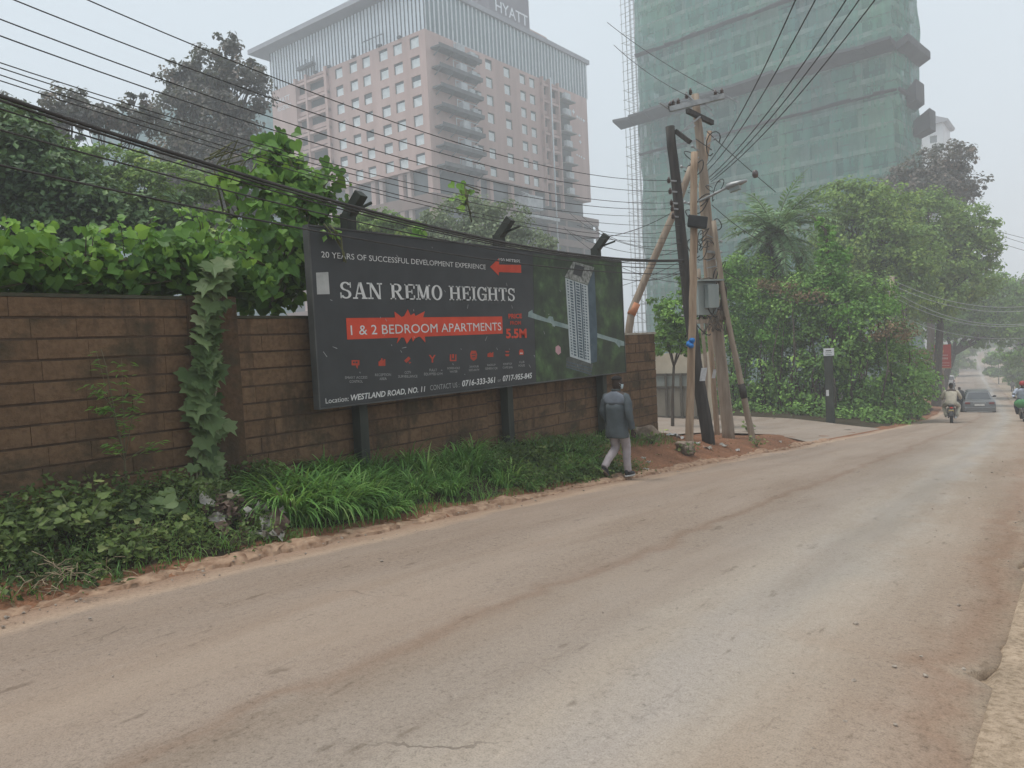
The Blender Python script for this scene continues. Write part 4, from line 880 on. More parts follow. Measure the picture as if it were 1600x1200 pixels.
c = P(1180, 272, D=Dm+.7); m = MB(); m.ell(c, (.09, .09, .12), 8, 6); tag(m.build('bead_insulator', M_CERAM, origin=c), 'small dark bead insulator on the stay wire above the palm', 'insulator')

# ------------------------------------------------------------------ gate, signs and posts
def gate():
    a = P(1020, 645, Y=29.0); b = P(1092, 645, Y=29.0); z0 = float(zg((a[0]+b[0])/2, 29.0))+.06; zt = P(1050, 585, Y=29)[2]; zt2 = P(1050, 562, Y=29)[2]
    t = thing('metal_gate', 'old grey brown sheet metal gate across the side lane, behind the poles', 'gate', ((a[0]+b[0])/2, 29, z0))
    W = b[0]-a[0]; M_G = mottled('rusty_grey_sheet', (.13, .115, .09), (.2, .18, .145), 1.6, .8, stretch=(1, 1, .3)); m = MB(); x = a[0]
    zm = P(1050, 605, Y=29)[2]
    while x < b[0]-.1:
        m.box(x, min(x+.66, b[0])-.03, 29, 29.03, z0, zm-.05); x += .66
    m.build('lower_panel', M_G, t); m = MB(); x = a[0]
    while x < b[0]-.1:
        m.box(x, min(x+.66, b[0])-.03, 29, 29.03, zm+.05, zt); x += .66
    m.build('upper_panel', mottled('grey_green_sheet', (.15, .165, .15), (.21, .225, .205), 1.6, .8), t)
    m = MB()
    for z in (z0+.03, zm, zt): m.box(a[0], b[0], 28.94, 28.998, z-.045, z+.045)
    for k in range(4): xx = a[0]+W*k/3; m.box(xx-.05, xx+.05, 28.90, 28.938, z0-.05, zt+.05)
    m.build('frame', mottled('dark_gate_frame', (.06, .052, .042), (.1, .09, .072), 3, .8), t)
    m = MB(); m.box(a[0]-7, b[0]+.4, 29.4, 29.7, z0-.4, zt2+.25); tag(m.build('garden_wall', mottled('cream_plaster', (.34, .29, .22), (.46, .40, .31), 1, .9), origin=(a[0], 29.4, z0)), 'low cream plastered wall showing above the old metal gate', 'wall')
gate()
def hedge_sign():
    D = 29.5; p = P(1295, 550, D=D); g = G(1294, 652); foot = np.array([p[0], p[1], float(zg(p[0], p[1]))]); t = thing('sign_post', 'small white notice board on a black post before the creeper hedge', 'sign', foot)
    rt = np.cross(FWD, [0, 0, 1.]); up = np.array([0, 0, 1.]); m = MB(); m.bar(foot-[0, 0, .2], P(1294, 556, D=D+.05), .30, .16); m.build('post', M_POSTD, t)
    m = MB(); m.obox(p, rt*.205, FWD*.012, up*.15); s = m.build('board', mottled('white_board', (.55, .57, .58), (.66, .68, .69), 5, .6), t)
    for k, (w, zz) in enumerate(((.24, .05), (.30, -.03), (.26, -.10))):
        m = MB(); m.obox(p+up*zz-rt*.02, rt*w/2*.9, FWD*.015, up*(.02 if k == 0 else .012)); m.build('lettering', M_CABIN if k else M_BLACK, s)
    m = MB(); c = P(1293, 614, D=D-.12); m.obox(c, rt*.05, FWD*.01, up*.12); m.build('sticker', mottled('white_sticker', (.5, .5, .5), (.6, .6, .6), 5, .7), t)
hedge_sign()
def red_sign():
    D = 60; c = P(1473, 557, D=D); rt = np.cross(FWD, [0, 0, 1.]); rt /= np.linalg.norm(rt); up = np.array([0, 0, 1.]); s = D/FPX; foot = np.array([c[0], c[1], float(zg(c[0], c[1]))])
    t = thing('red_sign', 'tall red advertising board on a pole at the left roadside, beyond the hedge', 'sign', foot)
    MR = mottled('red_board', (.36, .03, .022), (.46, .045, .03), 2, .6, bstr=0); ML = mottled('pinkish_letter', (.5, .28, .24), (.6, .36, .3), 6, .6, bstr=0); MY = mottled('yellow_letter', (.55, .33, .1), (.6, .4, .15), 6, .6, bstr=0)
    m = MB(); m.obox(c, rt*12.5*s, FWD*.05, up*18.5*s); b = m.build('board', MR, t)
    m = MB(); m.bar(foot-[0, 0, .3], P(1472, 577, D=D+.1), .22); m.build('post', M_WOODG, t)
    org = lambda x, y: P(x, y, D=D-.07)
    for y, w, h, mt in ((541.5, 9, 2.2, ML), (549, 11, 4, MY), (555, 17, 2.0, ML), (560, 18, 3.2, ML), (567, 20, 1.3, ML), (571, 20, 1.2, ML), (575, 22, 1.0, MY)):
        m = MB(); x = 1463
        while x < 1463+w: q = org(x+1, y); m.obox(q, rt*.8*s, FWD*.01, up*h*s*.45); x += 2.3
        m.build('lettering', mt, b)
red_sign()
def far_pole(lab, base, top, r, D, arm=None):
    f = P(*base, D=D); f[2] = float(zg(f[0], f[1])); t = thing('utility_pole', lab, 'pole', f); m = MB(); m.tube([f-[0, 0, .3], P(*top, D=D)], [r*1.2, r], 8); m.build('shaft', M_WOODG, t)
    m = MB()
    for k in range(4): q = P(top[0], top[1]+6+k*9, D=D); m.bar(q-[.25, 0, 0], q+[.25, 0, 0], .06); insul(m, q+[.22, 0, 0], .06, .15)
    m.build('insulators', [M_STEEL, M_CERAM], t)
far_pole('grey wooden pole rising from the far end of the hedge, carrying pale wires', (1391, 640), (1394, 431), .13, 42)
far_pole('shorter far pole right of the hedge pole, half hidden by foliage', (1412, 640), (1411, 470), .14, 50)
M_PWIRE = mottled('pale_wire', (.3, .32, .31), (.4, .42, .41), 5, .6)
for k, (ya, yb, sg) in enumerate(((438, 452, 1.2), (446, 458, 1.2), (455, 472, 1.5), (464, 475, 1.4), (489, 500, 1.2))):
    p0 = P(1396, ya, D=42); p1 = P(1720, yb, D=38); m = wire(p0, p1, sg, .016 if k < 4 else .012); tag(m.build('overhead_wire', M_PWIRE, origin=p0), f'pale wire sagging right from the hedge pole, {["topmost","second","third","fourth","lowest"][k]} of five', 'wire', 'pale wires over the far road')
for k, (ya, yb) in enumerate(((356, 366), (360, 382), (372, 392))):
    p0 = P(1540, ya, D=70); p1 = P(1720, yb+28, D=60); m = wire(p0, p1, .2, .02); tag(m.build('overhead_wire', M_CABLE, origin=p0), f'faint wire in the sky at the far right edge, {["upper","middle","lower"][k]} of three', 'wire', 'faint wires at the right edge')
# ------------------------------------------------------------------ leaves, crowns, creepers
T_DIA = (np.array([(0, 0, 0), (.30, .48, .07), (0, 1, -.05), (-.30, .48, .07)]), np.array([(0, 1, 2, 3)]))
T_NAR = (np.array([(0, 0, 0), (.13, .5, .04), (0, 1, -.1), (-.13, .5, .04)]), np.array([(0, 1, 2, 3)]))
_h = [(0, .06), (.22, -.10), (.47, .04), (.52, .34), (.34, .60), (.14, .80), (0, 1.02), (-.14, .80), (-.34, .60), (-.52, .34), (-.47, .04), (-.22, -.10)]
T_HEART = (np.array([(0, .32, -.05)]+[(a, b, .07*abs(a)*2-.06*b*b) for a, b in _h]), np.array([(0, 1+i, 1+(i+1) % 12) for i in range(12)]))
_l = [(0, .05), (.16, -.12), (.40, -.06), (.40, .12), (.62, .30), (.36, .42), (.34, .62), (.12, .66), (0, 1.0), (-.12, .66), (-.34, .62), (-.36, .42), (-.62, .30), (-.40, .12), (-.40, -.06), (-.16, -.12)]
T_LOBE = (np.array([(0, .3, -.04)]+[(a, b, .10*abs(a)-.10*b*b) for a, b in _l]), np.array([(0, 1+i, 1+(i+1) % 16) for i in range(16)]))
def leaves(tpl, C, S, nrm, R, tip=None, tint=None):
    """one leaf of template tpl at every point of C; nrm: facing, tip: direction the tip points"""
    C = np.asarray(C, float); n = nrm/(np.linalg.norm(nrm, axis=1, keepdims=True)+1e-9); k = len(C)
    t = R.normal(size=(k, 3)) if tip is None else np.asarray(tip, float)+R.normal(0, .25, (k, 3))
    v = t-n*(t*n).sum(1, keepdims=True); v /= np.linalg.norm(v, axis=1, keepdims=True)+1e-9; u = np.cross(v, n)
    T, F = tpl; S = np.broadcast_to(S, (k,))
    V = C[:, None]+S[:, None, None]*(T[None, :, 0:1]*u[:, None]+(T[None, :, 1:2]-.3)*v[:, None]+T[None, :, 2:3]*n[:, None])
    FF = (F[None]+(np.arange(k)*len(T))[:, None, None]).reshape(-1, F.shape[1])
    ti = np.repeat(np.full(k, .5) if tint is None else tint, len(T))
    return V.reshape(-1, 3), FF, ti
def join(parts):
    V, F, T = [], [], []; b = 0
    for v, f, t in parts: V.append(v); F.append(f+b); T.append(t); b += len(v)
    return np.concatenate(V), np.concatenate(F), np.concatenate(T)
def Bl(x, y, D, rx, ry, rd=None):
    s = D/FPX; return (P(x, y, D=D), np.array([rx*s, (rd or (rx+ry)/2)*s, ry*s]))
_rt = np.cross(FWD, [0, 0, 1.]); _rt /= np.linalg.norm(_rt); _fl = np.array([FWD[0], FWD[1], 0]); _fl /= np.linalg.norm(_fl)
def crown(blobs, n, leaf, R, tpl=T_DIA, rc=None, per=34, up=.5, shell=.62, flat=.65, dark=0.0):
    vol = np.array([np.prod(b[1])**(.75) for b in blobs]); nc = np.maximum(3, (n/per*vol/vol.sum())).astype(int); C = []; Nn = []; Ti = []
    cl = []
    for (c, r), k in zip(blobs, nc):
        d = R.normal(size=(k, 3)); d /= np.linalg.norm(d, axis=1, keepdims=True); f = shell+(1.08-shell)*R.random(k)**.7; q = d*f[:, None]
        q[:, 2] = np.where(q[:, 2] < -.45, q[:, 2]*.7, q[:, 2])
        pc = c+q[:, :1]*r[0]*_rt+q[:, 1:2]*r[1]*_fl+q[:, 2:3]*r[2]*np.array([0, 0, 1.]); cl.append(pc)
        rr = (rc or .30*np.mean(r))*(.6+.8*R.random(k)); tc = R.normal(.5, .17, k)
        g = R.normal(size=(k, per, 3)); g /= np.linalg.norm(g, axis=2, keepdims=True); g *= (R.random((k, per, 1))**.45); g[..., 2] *= flat
        L = pc[:, None]+g*rr[:, None, None]; nn = g+np.array([0, 0, up])+.45*R.normal(size=g.shape)+.4*d[:, None]
        C.append(L.reshape(-1, 3)); Nn.append(nn.reshape(-1, 3)); Ti.append((tc[:, None]+R.normal(0, .10, (k, per))).ravel())
    C, Nn, Ti = map(np.concatenate, (C, Nn, Ti)); S = leaf*(.65+.7*R.random(len(C)))
    return leaves(tpl, C, S, Nn, R, tint=np.clip(Ti, 0, 1)), np.concatenate(cl)
def tree(label, base, blobs, n, leaf, mat, seed, name='tree', r=.2, group=None, bark=None, cat='tree', limbs=26, **kw):
    R = np.random.default_rng(seed); base = np.array(base, float); t = thing(name, label, cat, base, group); (V, F, T), cl = crown(blobs, n, leaf, R, **kw)
    np_mesh('crown', V, F, mat, T, t)
    m = MB(); big = sorted(blobs, key=lambda b: -np.prod(b[1])); top = np.mean([b[0] for b in blobs], 0); fork = base+(top-base)*.55; fork[:2] = base[:2]+(top[:2]-base[:2])*.35
    mid = (base+fork)/2+R.normal(0, .12, 3)*r*3; m.tube([base-[0, 0, .3], base, mid, fork], [r*1.3, r*1.1, r*.9, r*.75], 9)
    for c, rr in blobs:
        e = c+[0, 0, rr[2]*.3]; q = (fork+e)/2+R.normal(0, .12, 3)*np.linalg.norm(e-fork)*.5; m.tube([fork, q, e], [r*.55, r*.36, r*.12], 6)
        near = cl[np.argsort(np.linalg.norm(cl-c, axis=1))]
        for k in R.choice(len(near)//max(1, len(blobs))+1, min(6, len(near)//max(1, len(blobs))+1), replace=False): m.tube([q+(e-q)*R.random(), (q+near[k])/2+R.normal(0, .05, 3), near[k]], [r*.22, r*.14, r*.04], 5)
    m.build('trunk', bark or M_BARK, t); return t
M_BARK = mottled('bark', (.045, .035, .027), (.10, .08, .062), 5, .9, stretch=(3, 3, .6), bstr=.5)
def gb(x, y, D):
    p = P(x, y, D=D); return np.array([p[0], p[1], float(zg(p[0], p[1]))])
ML_DARK = leafmat('dark_leaf', [(0, (.035, .065, .029)), (.45, (.070, .133, .049)), (.8, (.132, .227, .076)), (1, (.205, .304, .112))], .22)
ML_MID = leafmat('mid_leaf', [(0, (.079, .139, .039)), (.45, (.156, .268, .064)), (.8, (.281, .415, .097)), (1, (.407, .509, .128))], .3)
ML_GREY = leafmat('purplish_leaf', [(0, (.059, .059, .055)), (.45, (.106, .106, .093)), (.8, (.194, .160, .137)), (1, (.292, .214, .174))], .2)
ML_OLIVE = leafmat('olive_leaf', [(0, (.091, .121, .070)), (.45, (.161, .212, .121)), (.8, (.261, .322, .182)), (1, (.362, .402, .241))], .3)
ML_HEDGE = leafmat('hedge_leaf', [(0, (.046, .099, .031)), (.4, (.109, .218, .052)), (.75, (.211, .395, .083)), (1, (.344, .559, .131))], .3)
ML_BRIGHT = leafmat('bright_creeper_leaf', [(0, (.052, .153, .025)), (.4, (.121, .291, .048)), (.75, (.189, .428, .077)), (1, (.291, .513, .121))], .4)
ML_VINE = leafmat('vine_leaf', [(0, (.037, .093, .020)), (.4, (.084, .193, .040)), (.75, (.167, .335, .059)), (1, (.301, .502, .093))], .45, .45)
ML_VINED = leafmat('dusty_vine_leaf', [(0, (.040, .075, .022)), (.4, (.080, .130, .045)), (.75, (.140, .200, .080)), (1, (.210, .260, .130))], .25, .6)
ML_COVER = leafmat('cover_leaf', [(0, (.026, .042, .012)), (.4, (.065, .105, .028)), (.75, (.130, .190, .050)), (1, (.250, .270, .100))], .3)
ML_GRASS = leafmat('grass_blade', [(0, (.048, .116, .031)), (.4, (.105, .242, .055)), (.75, (.183, .368, .087)), (1, (.329, .463, .155))], .35, .5)
ML_DRY = leafmat('dry_leaf', [(0, (.100, .065, .035)), (.5, (.200, .140, .080)), (1, (.330, .250, .150))], .2, .8)
ML_PALM = leafmat('palm_leaf', [(0, (.072, .145, .072)), (.45, (.145, .254, .121)), (.8, (.241, .374, .181)), (1, (.362, .483, .241))], .25, .45)

# left-hand trees behind the wall
tree('dark leafy tree filling the left edge of the photo behind the wall', gb(40, 420, 17), [Bl(35, 270, 17, 85, 75), Bl(90, 330, 17, 80, 70), Bl(-40, 250, 17, 90, 90), Bl(20, 210, 18, 60, 50), Bl(160, 350, 18, 60, 60), Bl(240, 355, 18, 70, 50)], 26000, .17, ML_DARK, 1, r=.18, up=.7)
tree('pale green feathery tree in layers between the dark tree and the tall purplish one', gb(200, 430, 25), [Bl(170, 262, 25, 80, 28), Bl(250, 290, 25, 80, 30), Bl(140, 310, 25, 85, 30), Bl(290, 330, 25, 60, 34), Bl(200, 350, 25, 110, 32), Bl(330, 380, 25, 60, 40), Bl(105, 250, 25, 50, 24)], 22000, .17, ML_MID, 2, r=.16, up=1.1, flat=.4)
tree('thin sparse tree against the pale netted block at upper left', gb(120, 300, 46), [Bl(110, 170, 46, 45, 28), Bl(150, 185, 46, 40, 26), Bl(85, 205, 46, 40, 24), Bl(215, 190, 46, 40, 30), Bl(215, 155, 46, 12, 16), Bl(15, 170, 46, 26, 28)], 6500, .30, ML_GREY, 3, r=.2, shell=.3)
tree('tall purplish grey tree rising above the others left of the hotel', gb(330, 380, 58), [Bl(352, 80, 58, 30, 28), Bl(335, 110, 58, 44, 34), Bl(300, 150, 58, 50, 44), Bl(372, 150, 58, 46, 54), Bl(322, 195, 58, 72, 52), Bl(292, 120, 58, 28, 26), Bl(400, 125, 58, 20, 30), Bl(335, 260, 58, 78, 66), Bl(300, 310, 58, 60, 50), Bl(385, 300, 58, 56, 60)], 26000, .34, ML_GREY, 4, r=.34, shell=.45)
tree('small bushy green tree peeping over the billboard below the hotel', gb(590, 410, 34), [Bl(585, 352, 34, 50, 20), Bl(625, 365, 34, 36, 20), Bl(545, 365, 34, 40, 26)], 7000, .20, ML_MID, 5, r=.12)
tree('rounded olive grey tree in front of the hotel, over the billboard middle', gb(730, 420, 46), [Bl(725, 345, 46, 60, 34), Bl(780, 355, 46, 52, 36), Bl(680, 365, 46, 46, 30), Bl(830, 385, 46, 40, 26), Bl(750, 385, 46, 90, 34)], 13000, .24, ML_OLIVE, 6, r=.2)
tree('slender young tree beside the gate behind the brick wall end', gb(1050, 640, 26.5), [Bl(1058, 500, 26.5, 34, 38), Bl(1040, 530, 26.5, 30, 32), Bl(1075, 535, 26.5, 26, 32), Bl(1085, 480, 26.5, 30, 30), Bl(1030, 480, 27, 16, 24), Bl(1072, 448, 27, 16, 20)], 7000, .13, ML_HEDGE, 7, r=.06, shell=.3)
# right-hand trees beyond the hedge
tree('broad bright green tree directly above the creeper hedge, right of the palm', gb(1340, 620, 50), [Bl(1330, 322, 50, 62, 38), Bl(1380, 330, 50, 50, 44), Bl(1345, 385, 50, 75, 56), Bl(1300, 420, 50, 50, 60), Bl(1400, 400, 50, 62, 54), Bl(1390, 455, 50, 70, 45)], 26000, .26, ML_MID, 8, r=.3, shell=.55)
tree('large spreading green tree reaching out over the far road', gb(1462, 600, 58), [Bl(1450, 345, 58, 56, 48), Bl(1500, 365, 58, 50, 44), Bl(1520, 400, 58, 36, 40), Bl(1450, 410, 58, 66, 50), Bl(1500, 440, 58, 52, 46), Bl(1440, 470, 58, 60, 42), Bl(1530, 360, 58, 22, 22)], 28000, .28, ML_MID, 9, r=.34, shell=.55)
tree('dark feathery tree standing highest behind, below the pale tower block', gb(1450, 560, 78), [Bl(1450, 268, 78, 48, 34), Bl(1485, 250, 78, 34, 26), Bl(1415, 288, 78, 38, 30), Bl(1490, 290, 78, 44, 30), Bl(1440, 310, 78, 70, 36), Bl(1520, 300, 78, 20, 12)], 15000, .36, ML_GREY, 10, r=.4, shell=.4)
tree('dark tree arching over the far road behind the red board', gb(1470, 590, 84), [Bl(1470, 505, 84, 50, 34), Bl(1520, 500, 84, 48, 34), Bl(1560, 505, 84, 40, 36), Bl(1500, 465, 84, 60, 40), Bl(1570, 465, 84, 40, 36), Bl(1535, 530, 84, 34, 18)], 24000, .36, ML_HEDGE, 11, r=.4, shell=.5)
tree('dark tree at the far right edge of the road', gb(1640, 610, 90), [Bl(1600, 500, 90, 40, 46), Bl(1640, 480, 90, 50, 60), Bl(1590, 545, 90, 26, 24), Bl(1620, 560, 90, 36, 30)], 14000, .36, ML_HEDGE, 12, r=.4)
tree('pale distant tree on the skyline at the far right', gb(1585, 560, 150), [Bl(1578, 450, 150, 22, 16), Bl(1600, 455, 150, 24, 22), Bl(1640, 450, 150, 40, 24)], 7000, .6, ML_GREY, 13, r=.5, shell=.4)
for k, (x, y, D, rx, ry, lab) in enumerate(((1497, 548, 175, 24, 14, 'low pale green bush on the left bank where the far road climbs'), (1476, 552, 150, 20, 24, 'dark bush behind the red board at the roadside'), (1590, 575, 110, 18, 16, 'light green bush on the right bank of the far road'), (1605, 600, 85, 14, 14, 'small yellow green bush at the right edge behind the oncoming rider'), (1560, 562, 140, 20, 10, 'dark low bush on the right bank by the crest of the road'), (1432, 634, 42, 16, 14, 'low roadside bush at the right foot of the hedge'))):
    c, r = Bl(x, y, D, rx, ry); g = np.array([c[0], c[1], float(zg(c[0], c[1]))]); R = np.random.default_rng(40+k); t = thing('bush', lab, 'bush', g); (V, F, T), _ = crown([(c, r), (np.array([c[0], c[1], (c[2]+g[2])/2]), r*np.array([1, 1, .8]))], 3600, D*.0042, R, shell=.4); np_mesh('crown', V, F, ML_HEDGE if k in (1, 4) else ML_MID, T, t)
    m = MB(); m.tube([g-[0, 0, .2], c], [.1, .05], 6); m.build('stem', M_BARK, t)
for k in range(11):                                                     # trees closing the far end of the road
    D = 230+20*(k % 4); x = 1475+22*k; c, r = Bl(x, 528-6*(k % 3), D, 26, 22); tree(['greyed distant tree at the far end of the road', 'bluish distant tree at the far end of the road'][k % 2]+f', number {k+1} from the left', gb(x, 560, D), [(c, r), (c-[0, 0, r[2]], r)], 1500, .9, ML_OLIVE if k % 2 else ML_HEDGE, 60+k, r=.5, group='trees closing the far road', limbs=4)

# the creeper hedge on the corner
def hedge():
    Dh = lambda x: np.interp(x, [1100, 1200, 1300, 1400, 1460], [36, 33.5, 31.5, 31, 37])
    bl = []
    for x, y, rx, ry in ((1140, 470, 40, 60), (1180, 500, 50, 60), (1130, 560, 40, 60), (1180, 590, 55, 55), (1240, 500, 55, 60), (1240, 590, 55, 60), (1300, 540, 50, 70), (1300, 610, 46, 48), (1350, 520, 50, 60), (1360, 590, 50, 60), (1400, 570, 42, 50), (1400, 625, 40, 34), (1424, 600, 20, 40), (1290, 470, 40, 50), (1215, 464, 60, 28), (1165, 430, 40, 34), (1258, 455, 36, 30), (1350, 470, 40, 40), (1215, 635, 60, 26), (1150, 635, 40, 20), (1350, 640, 50, 22)):
        bl.append(Bl(x, y, float(Dh(x))+1.8, rx, ry, 50))
    for k in range(15): x = 1128+k*20; bl.append(Bl(x, 648-(x < 1180)*6+(x > 1300)*6, float(Dh(x))-.2, 17, 11+5*(k % 3 == 0), 16))
    R = np.random.default_rng(77); t = thing('hedge', 'big overgrown creeper hedge covering the corner across the side lane', 'hedge', gb(1290, 655, 34))
    (V, F, T), cl = crown(bl, 62000, .16, R, shell=.72, rc=.55, per=40); np_mesh('foliage', V, F, ML_HEDGE, T, t)
    br = [Bl(x, y, float(Dh(x))+.9, rx, ry, 22) for x, y, rx, ry in ((1150, 450, 30, 24), (1200, 470, 40, 22), (1165, 500, 28, 40), (1140, 430, 20, 20), (1210, 520, 26, 30), (1262, 465, 24, 18), (1320, 500, 26, 26), (1370, 480, 40, 16))]
    (V, F, T), _ = crown(br, 9000, .12, R, shell=.5, rc=.35, per=26); np_mesh('fresh_growth', V, F, ML_BRIGHT, T, t)
    dr = [Bl(x, y, float(Dh(x))+.7, rx, ry, 20) for x, y, rx, ry in ((1230, 450, 34, 10), (1270, 462, 30, 9), (1390, 520, 40, 16), (1430, 560, 24, 16), (1200, 445, 26, 9))]
    (V, F, T), _ = crown(dr, 3200, .12, R, shell=.4, rc=.35, per=24); np_mesh('dry_growth', V, F, ML_DRY, T, t)
    m = MB()
    for k in range(46):
        x = 1130+R.random()*310; D = float(Dh(x))+.6+R.random(); a = gb(x, 655, D); b = P(x+R.normal(0, 14), 470+R.random()*110, D=D+R.normal(0, .4)); m.tube([a, (a+b)/2+R.normal(0, .25, 3), b], [.05, .035, .012], 5)
    m.build('stems', M_BARK, t)
hedge()
def creeper_column():
    D = 33; R = np.random.default_rng(78); bl = [Bl(x, y, D, rx, ry, 16) for x, y, rx, ry in ((1282, 350, 8, 10), (1292, 365, 12, 16), (1296, 395, 20, 24), (1300, 430, 24, 30), (1285, 455, 30, 22), (1310, 470, 26, 30), (1318, 400, 14, 14))]
    t = thing('creeper', 'bright green creeper column climbing a dead trunk in front of the palm', 'creeper', gb(1296, 600, D)); (V, F, T), _ = crown(bl, 9000, .13, R, shell=.4, per=26); np_mesh('foliage', V, F, ML_BRIGHT, T, t)
    m = MB(); m.tube([gb(1300, 640, D), P(1299, 450, D=D), P(1290, 360, D=D), P(1268, 336, D=D)], [.14, .1, .06, .02], 7); m.build('stem', M_BARK, t)
creeper_column()
def palm():
    D = 37; R = np.random.default_rng(5); c = P(1212, 372, D=D); base = gb(1212, 620, D); t = thing('palm_tree', 'feathery date palm behind the creeper hedge, right of the pole cluster', 'palm', base)
    m = MB(); m.tube([base-[0, 0, .3], base+(c-base)*.5, c], [.34, .28, .26], 10); m.build('trunk', M_BARK, t); M = MB(); parts = []
    for k in range(74):
        az = k*2.399+R.normal(0, .2); el = math.radians(R.uniform(-48, 82)); L = 4.1*(.75+.4*R.random()); h = np.array([math.cos(az), math.sin(az), 0]); pts = []; p = c.copy(); e = el
        for s in range(13): pts.append(p.copy()); p = p+(h*math.cos(e)+np.array([0, 0, 1.])*math.sin(e))*L/12; e -= math.radians(4.5+3.0*math.cos(el))
        pts = np.array(pts); M.tube(pts, np.linspace(.035, .008, 13), 5); ns = 46; tt = np.linspace(.12, .99, ns); Q = np.stack([np.interp(tt*12, np.arange(13), pts[:, i]) for i in range(3)], 1); tg = np.gradient(Q, axis=0); tg /= np.linalg.norm(tg, axis=1, keepdims=True)
        side = np.cross(tg, [0, 0, 1.]); side /= np.linalg.norm(side, axis=1, keepdims=True)+1e-9
        for sgn in (-1, 1):
            tip = side*sgn+tg*.75-np.array([0, 0, .35]); S = .62*np.sin(np.clip(tt*1.05, 0, 1)*math.pi*.85+.35); up_ = np.cross(side*sgn, tg)*sgn+np.array([0, 0, .4])
            parts.append(leaves((T_NAR[0]*[.55, 1, 1]+[0, .3, 0], T_NAR[1]), Q, S, up_+R.normal(0, .15, Q.shape), R, tip, np.clip(R.normal(.5, .12, ns)+.15*math.sin(el), 0, 1)))
    V, F, T = join(parts); np_mesh('fronds', V, F, ML_PALM, T, t); M.build('frond_ribs', mottled('palm_rib', (.1, .13, .06), (.16, .19, .09), 3, .7), t)
palm()

# vines on and over the wall
def vine(label, pts, n, size, mat, seed, spread, tpl=T_HEART, name='vine', face=(.8, -.45, .55), tip=(0, 0, -1), stems=6, tm=.5):
    """leaves scattered round the polyline pts [(p, radius)]"""
    R = np.random.default_rng(seed); A = np.array([p for p, r in pts]); rr = np.array([r for p, r in pts]); L = np.r_[0, np.cumsum(np.linalg.norm(np.diff(A, axis=0), axis=1))]
    per = 11; nc = max(1, n//per); sc_ = R.random(nc)*L[-1]; cc_ = np.stack([np.interp(sc_, L, A[:, i]) for i in range(3)], 1); g = R.normal(size=(nc, 3)); g /= np.linalg.norm(g, axis=1, keepdims=True); g *= (R.random((nc, 1))**.5)*np.where(R.random((nc, 1)) < .12, 1.45, 1)
    cc_ = cc_+g*np.interp(sc_, L, rr)[:, None]*np.array(spread); n = nc*per; s = np.repeat(sc_, per); g = np.repeat(g, per, 0); C = np.repeat(cc_, per, 0)+R.normal(0, 1, (n, 3))*np.array([.06, .09, .10])*(.6+size*3)
    nn = np.array(face)+.55*R.normal(size=(n, 3))+.5*g; t = thing(name, label, 'vine', A[0])
    V, F, T = leaves(tpl, C, size*(.35+.95*R.random(n)**1.4), nn, R, np.broadcast_to(np.array(tip, float), (n, 3))+.5*R.normal(size=(n, 3)), np.clip(R.normal(tm, .2, n)+.25*g[:, 2], 0, 1)); np_mesh('foliage', V, F, mat, T, t)
    m = MB()
    for k in range(stems):
        o = R.normal(0, .4, 3)*rr.mean()*np.array(spread); m.tube([p+o*min(1, r/rr.mean())+R.normal(0, .03, 3) for p, r in pts], [.012]*len(pts), 5)
    for k in range(stems*5): i = R.integers(n); j = np.argmin(np.abs(L-s[i])); m.tube([A[j], (A[j]+C[i])/2+R.normal(0, .05, 3), C[i]], [.008, .006, .004], 4)
    m.build('stems', mottled('green_stem', (.07, .08, .035), (.13, .13, .06), 6, .8), t)
    return t
wx = lambda x, y, X=-8.25: P(x, y, X=X)
vine('broad leaved green vine sprawling along the top of the left wall', [(wx(-60, 400), .34), (wx(0, 412), .22), (wx(40, 398), .30), (wx(90, 425), .20), (wx(130, 408), .28), (wx(190, 424), .20), (wx(250, 405), .34), (wx(290, 418), .24), (wx(335, 398), .38), (wx(400, 415), .3)], 1700, .125, ML_VINE, 21, (1.1, 1.0, .75))
vine('second dark tangle of vine behind, trailing over the inner side of the left wall', [(wx(-60, 425, -8.7), .36), (wx(60, 430, -8.7), .34), (wx(160, 440, -8.7), .30), (wx(260, 430, -8.7), .36), (wx(380, 440, -8.7), .36), (wx(470, 440, -8.7), .34)], 1500, .15, ML_VINE, 22, (1.1, 1, 1), tm=.22)
vine('tall mound of bright vine climbing beside the left end of the billboard', [(wx(405, 470, -8.3), .42), (wx(425, 420, -8.3), .52), (wx(440, 360, -8.4), .56), (wx(445, 310, -8.5), .50), (wx(440, 260, -8.6), .34), (wx(430, 225, -8.7), .2)], 1500, .14, ML_VINE, 23, (.8, 1.0, 1.0), tm=.5)
vine('loose leafy vine shoots leaning right over the billboard corner', [(wx(455, 400, -8.2), .30), (wx(480, 350, -8.2), .30), (wx(500, 300, -8.2), .28), (wx(515, 265, -8.25), .16)], 300, .145, ML_VINE, 24, (.7, 1, 1), tm=.5)
vine('thin vine tips standing up against the tall purplish tree', [(wx(370, 340, -8.6), .24), (wx(360, 280, -8.6), .22), (wx(385, 235, -8.6), .22), (wx(335, 255, -8.6), .12)], 70, .16, ML_VINE, 25, (.9, 1, 1), tm=.7)
for k, (pts, n, lab) in enumerate(((((735, 345), (728, 320), (722, 292), (745, 300)), 13, 'small sprig of vine leaves showing above the billboard, right of its first post'), (((650, 382), (655, 368), (662, 345)), 8, 'tiny vine sprig just over the billboard top edge'))):
    vine(lab, [(wx(x, y, -8.0), .14) for x, y in pts], n, .17, ML_VINE, 90+k, (.7, 1, .8), stems=2, tm=.75)
vine('wispy vine tendrils hanging over the upper left corner of the billboard', [(P(515, 352, X=-7.6), .04), (P(528, 375, X=-7.58), .05), (P(533, 398, X=-7.58), .09), (P(540, 415, X=-7.58), .07)], 20, .10, ML_VINE, 94, (.5, 1, 1), tpl=T_DIA, stems=2, tm=.6)
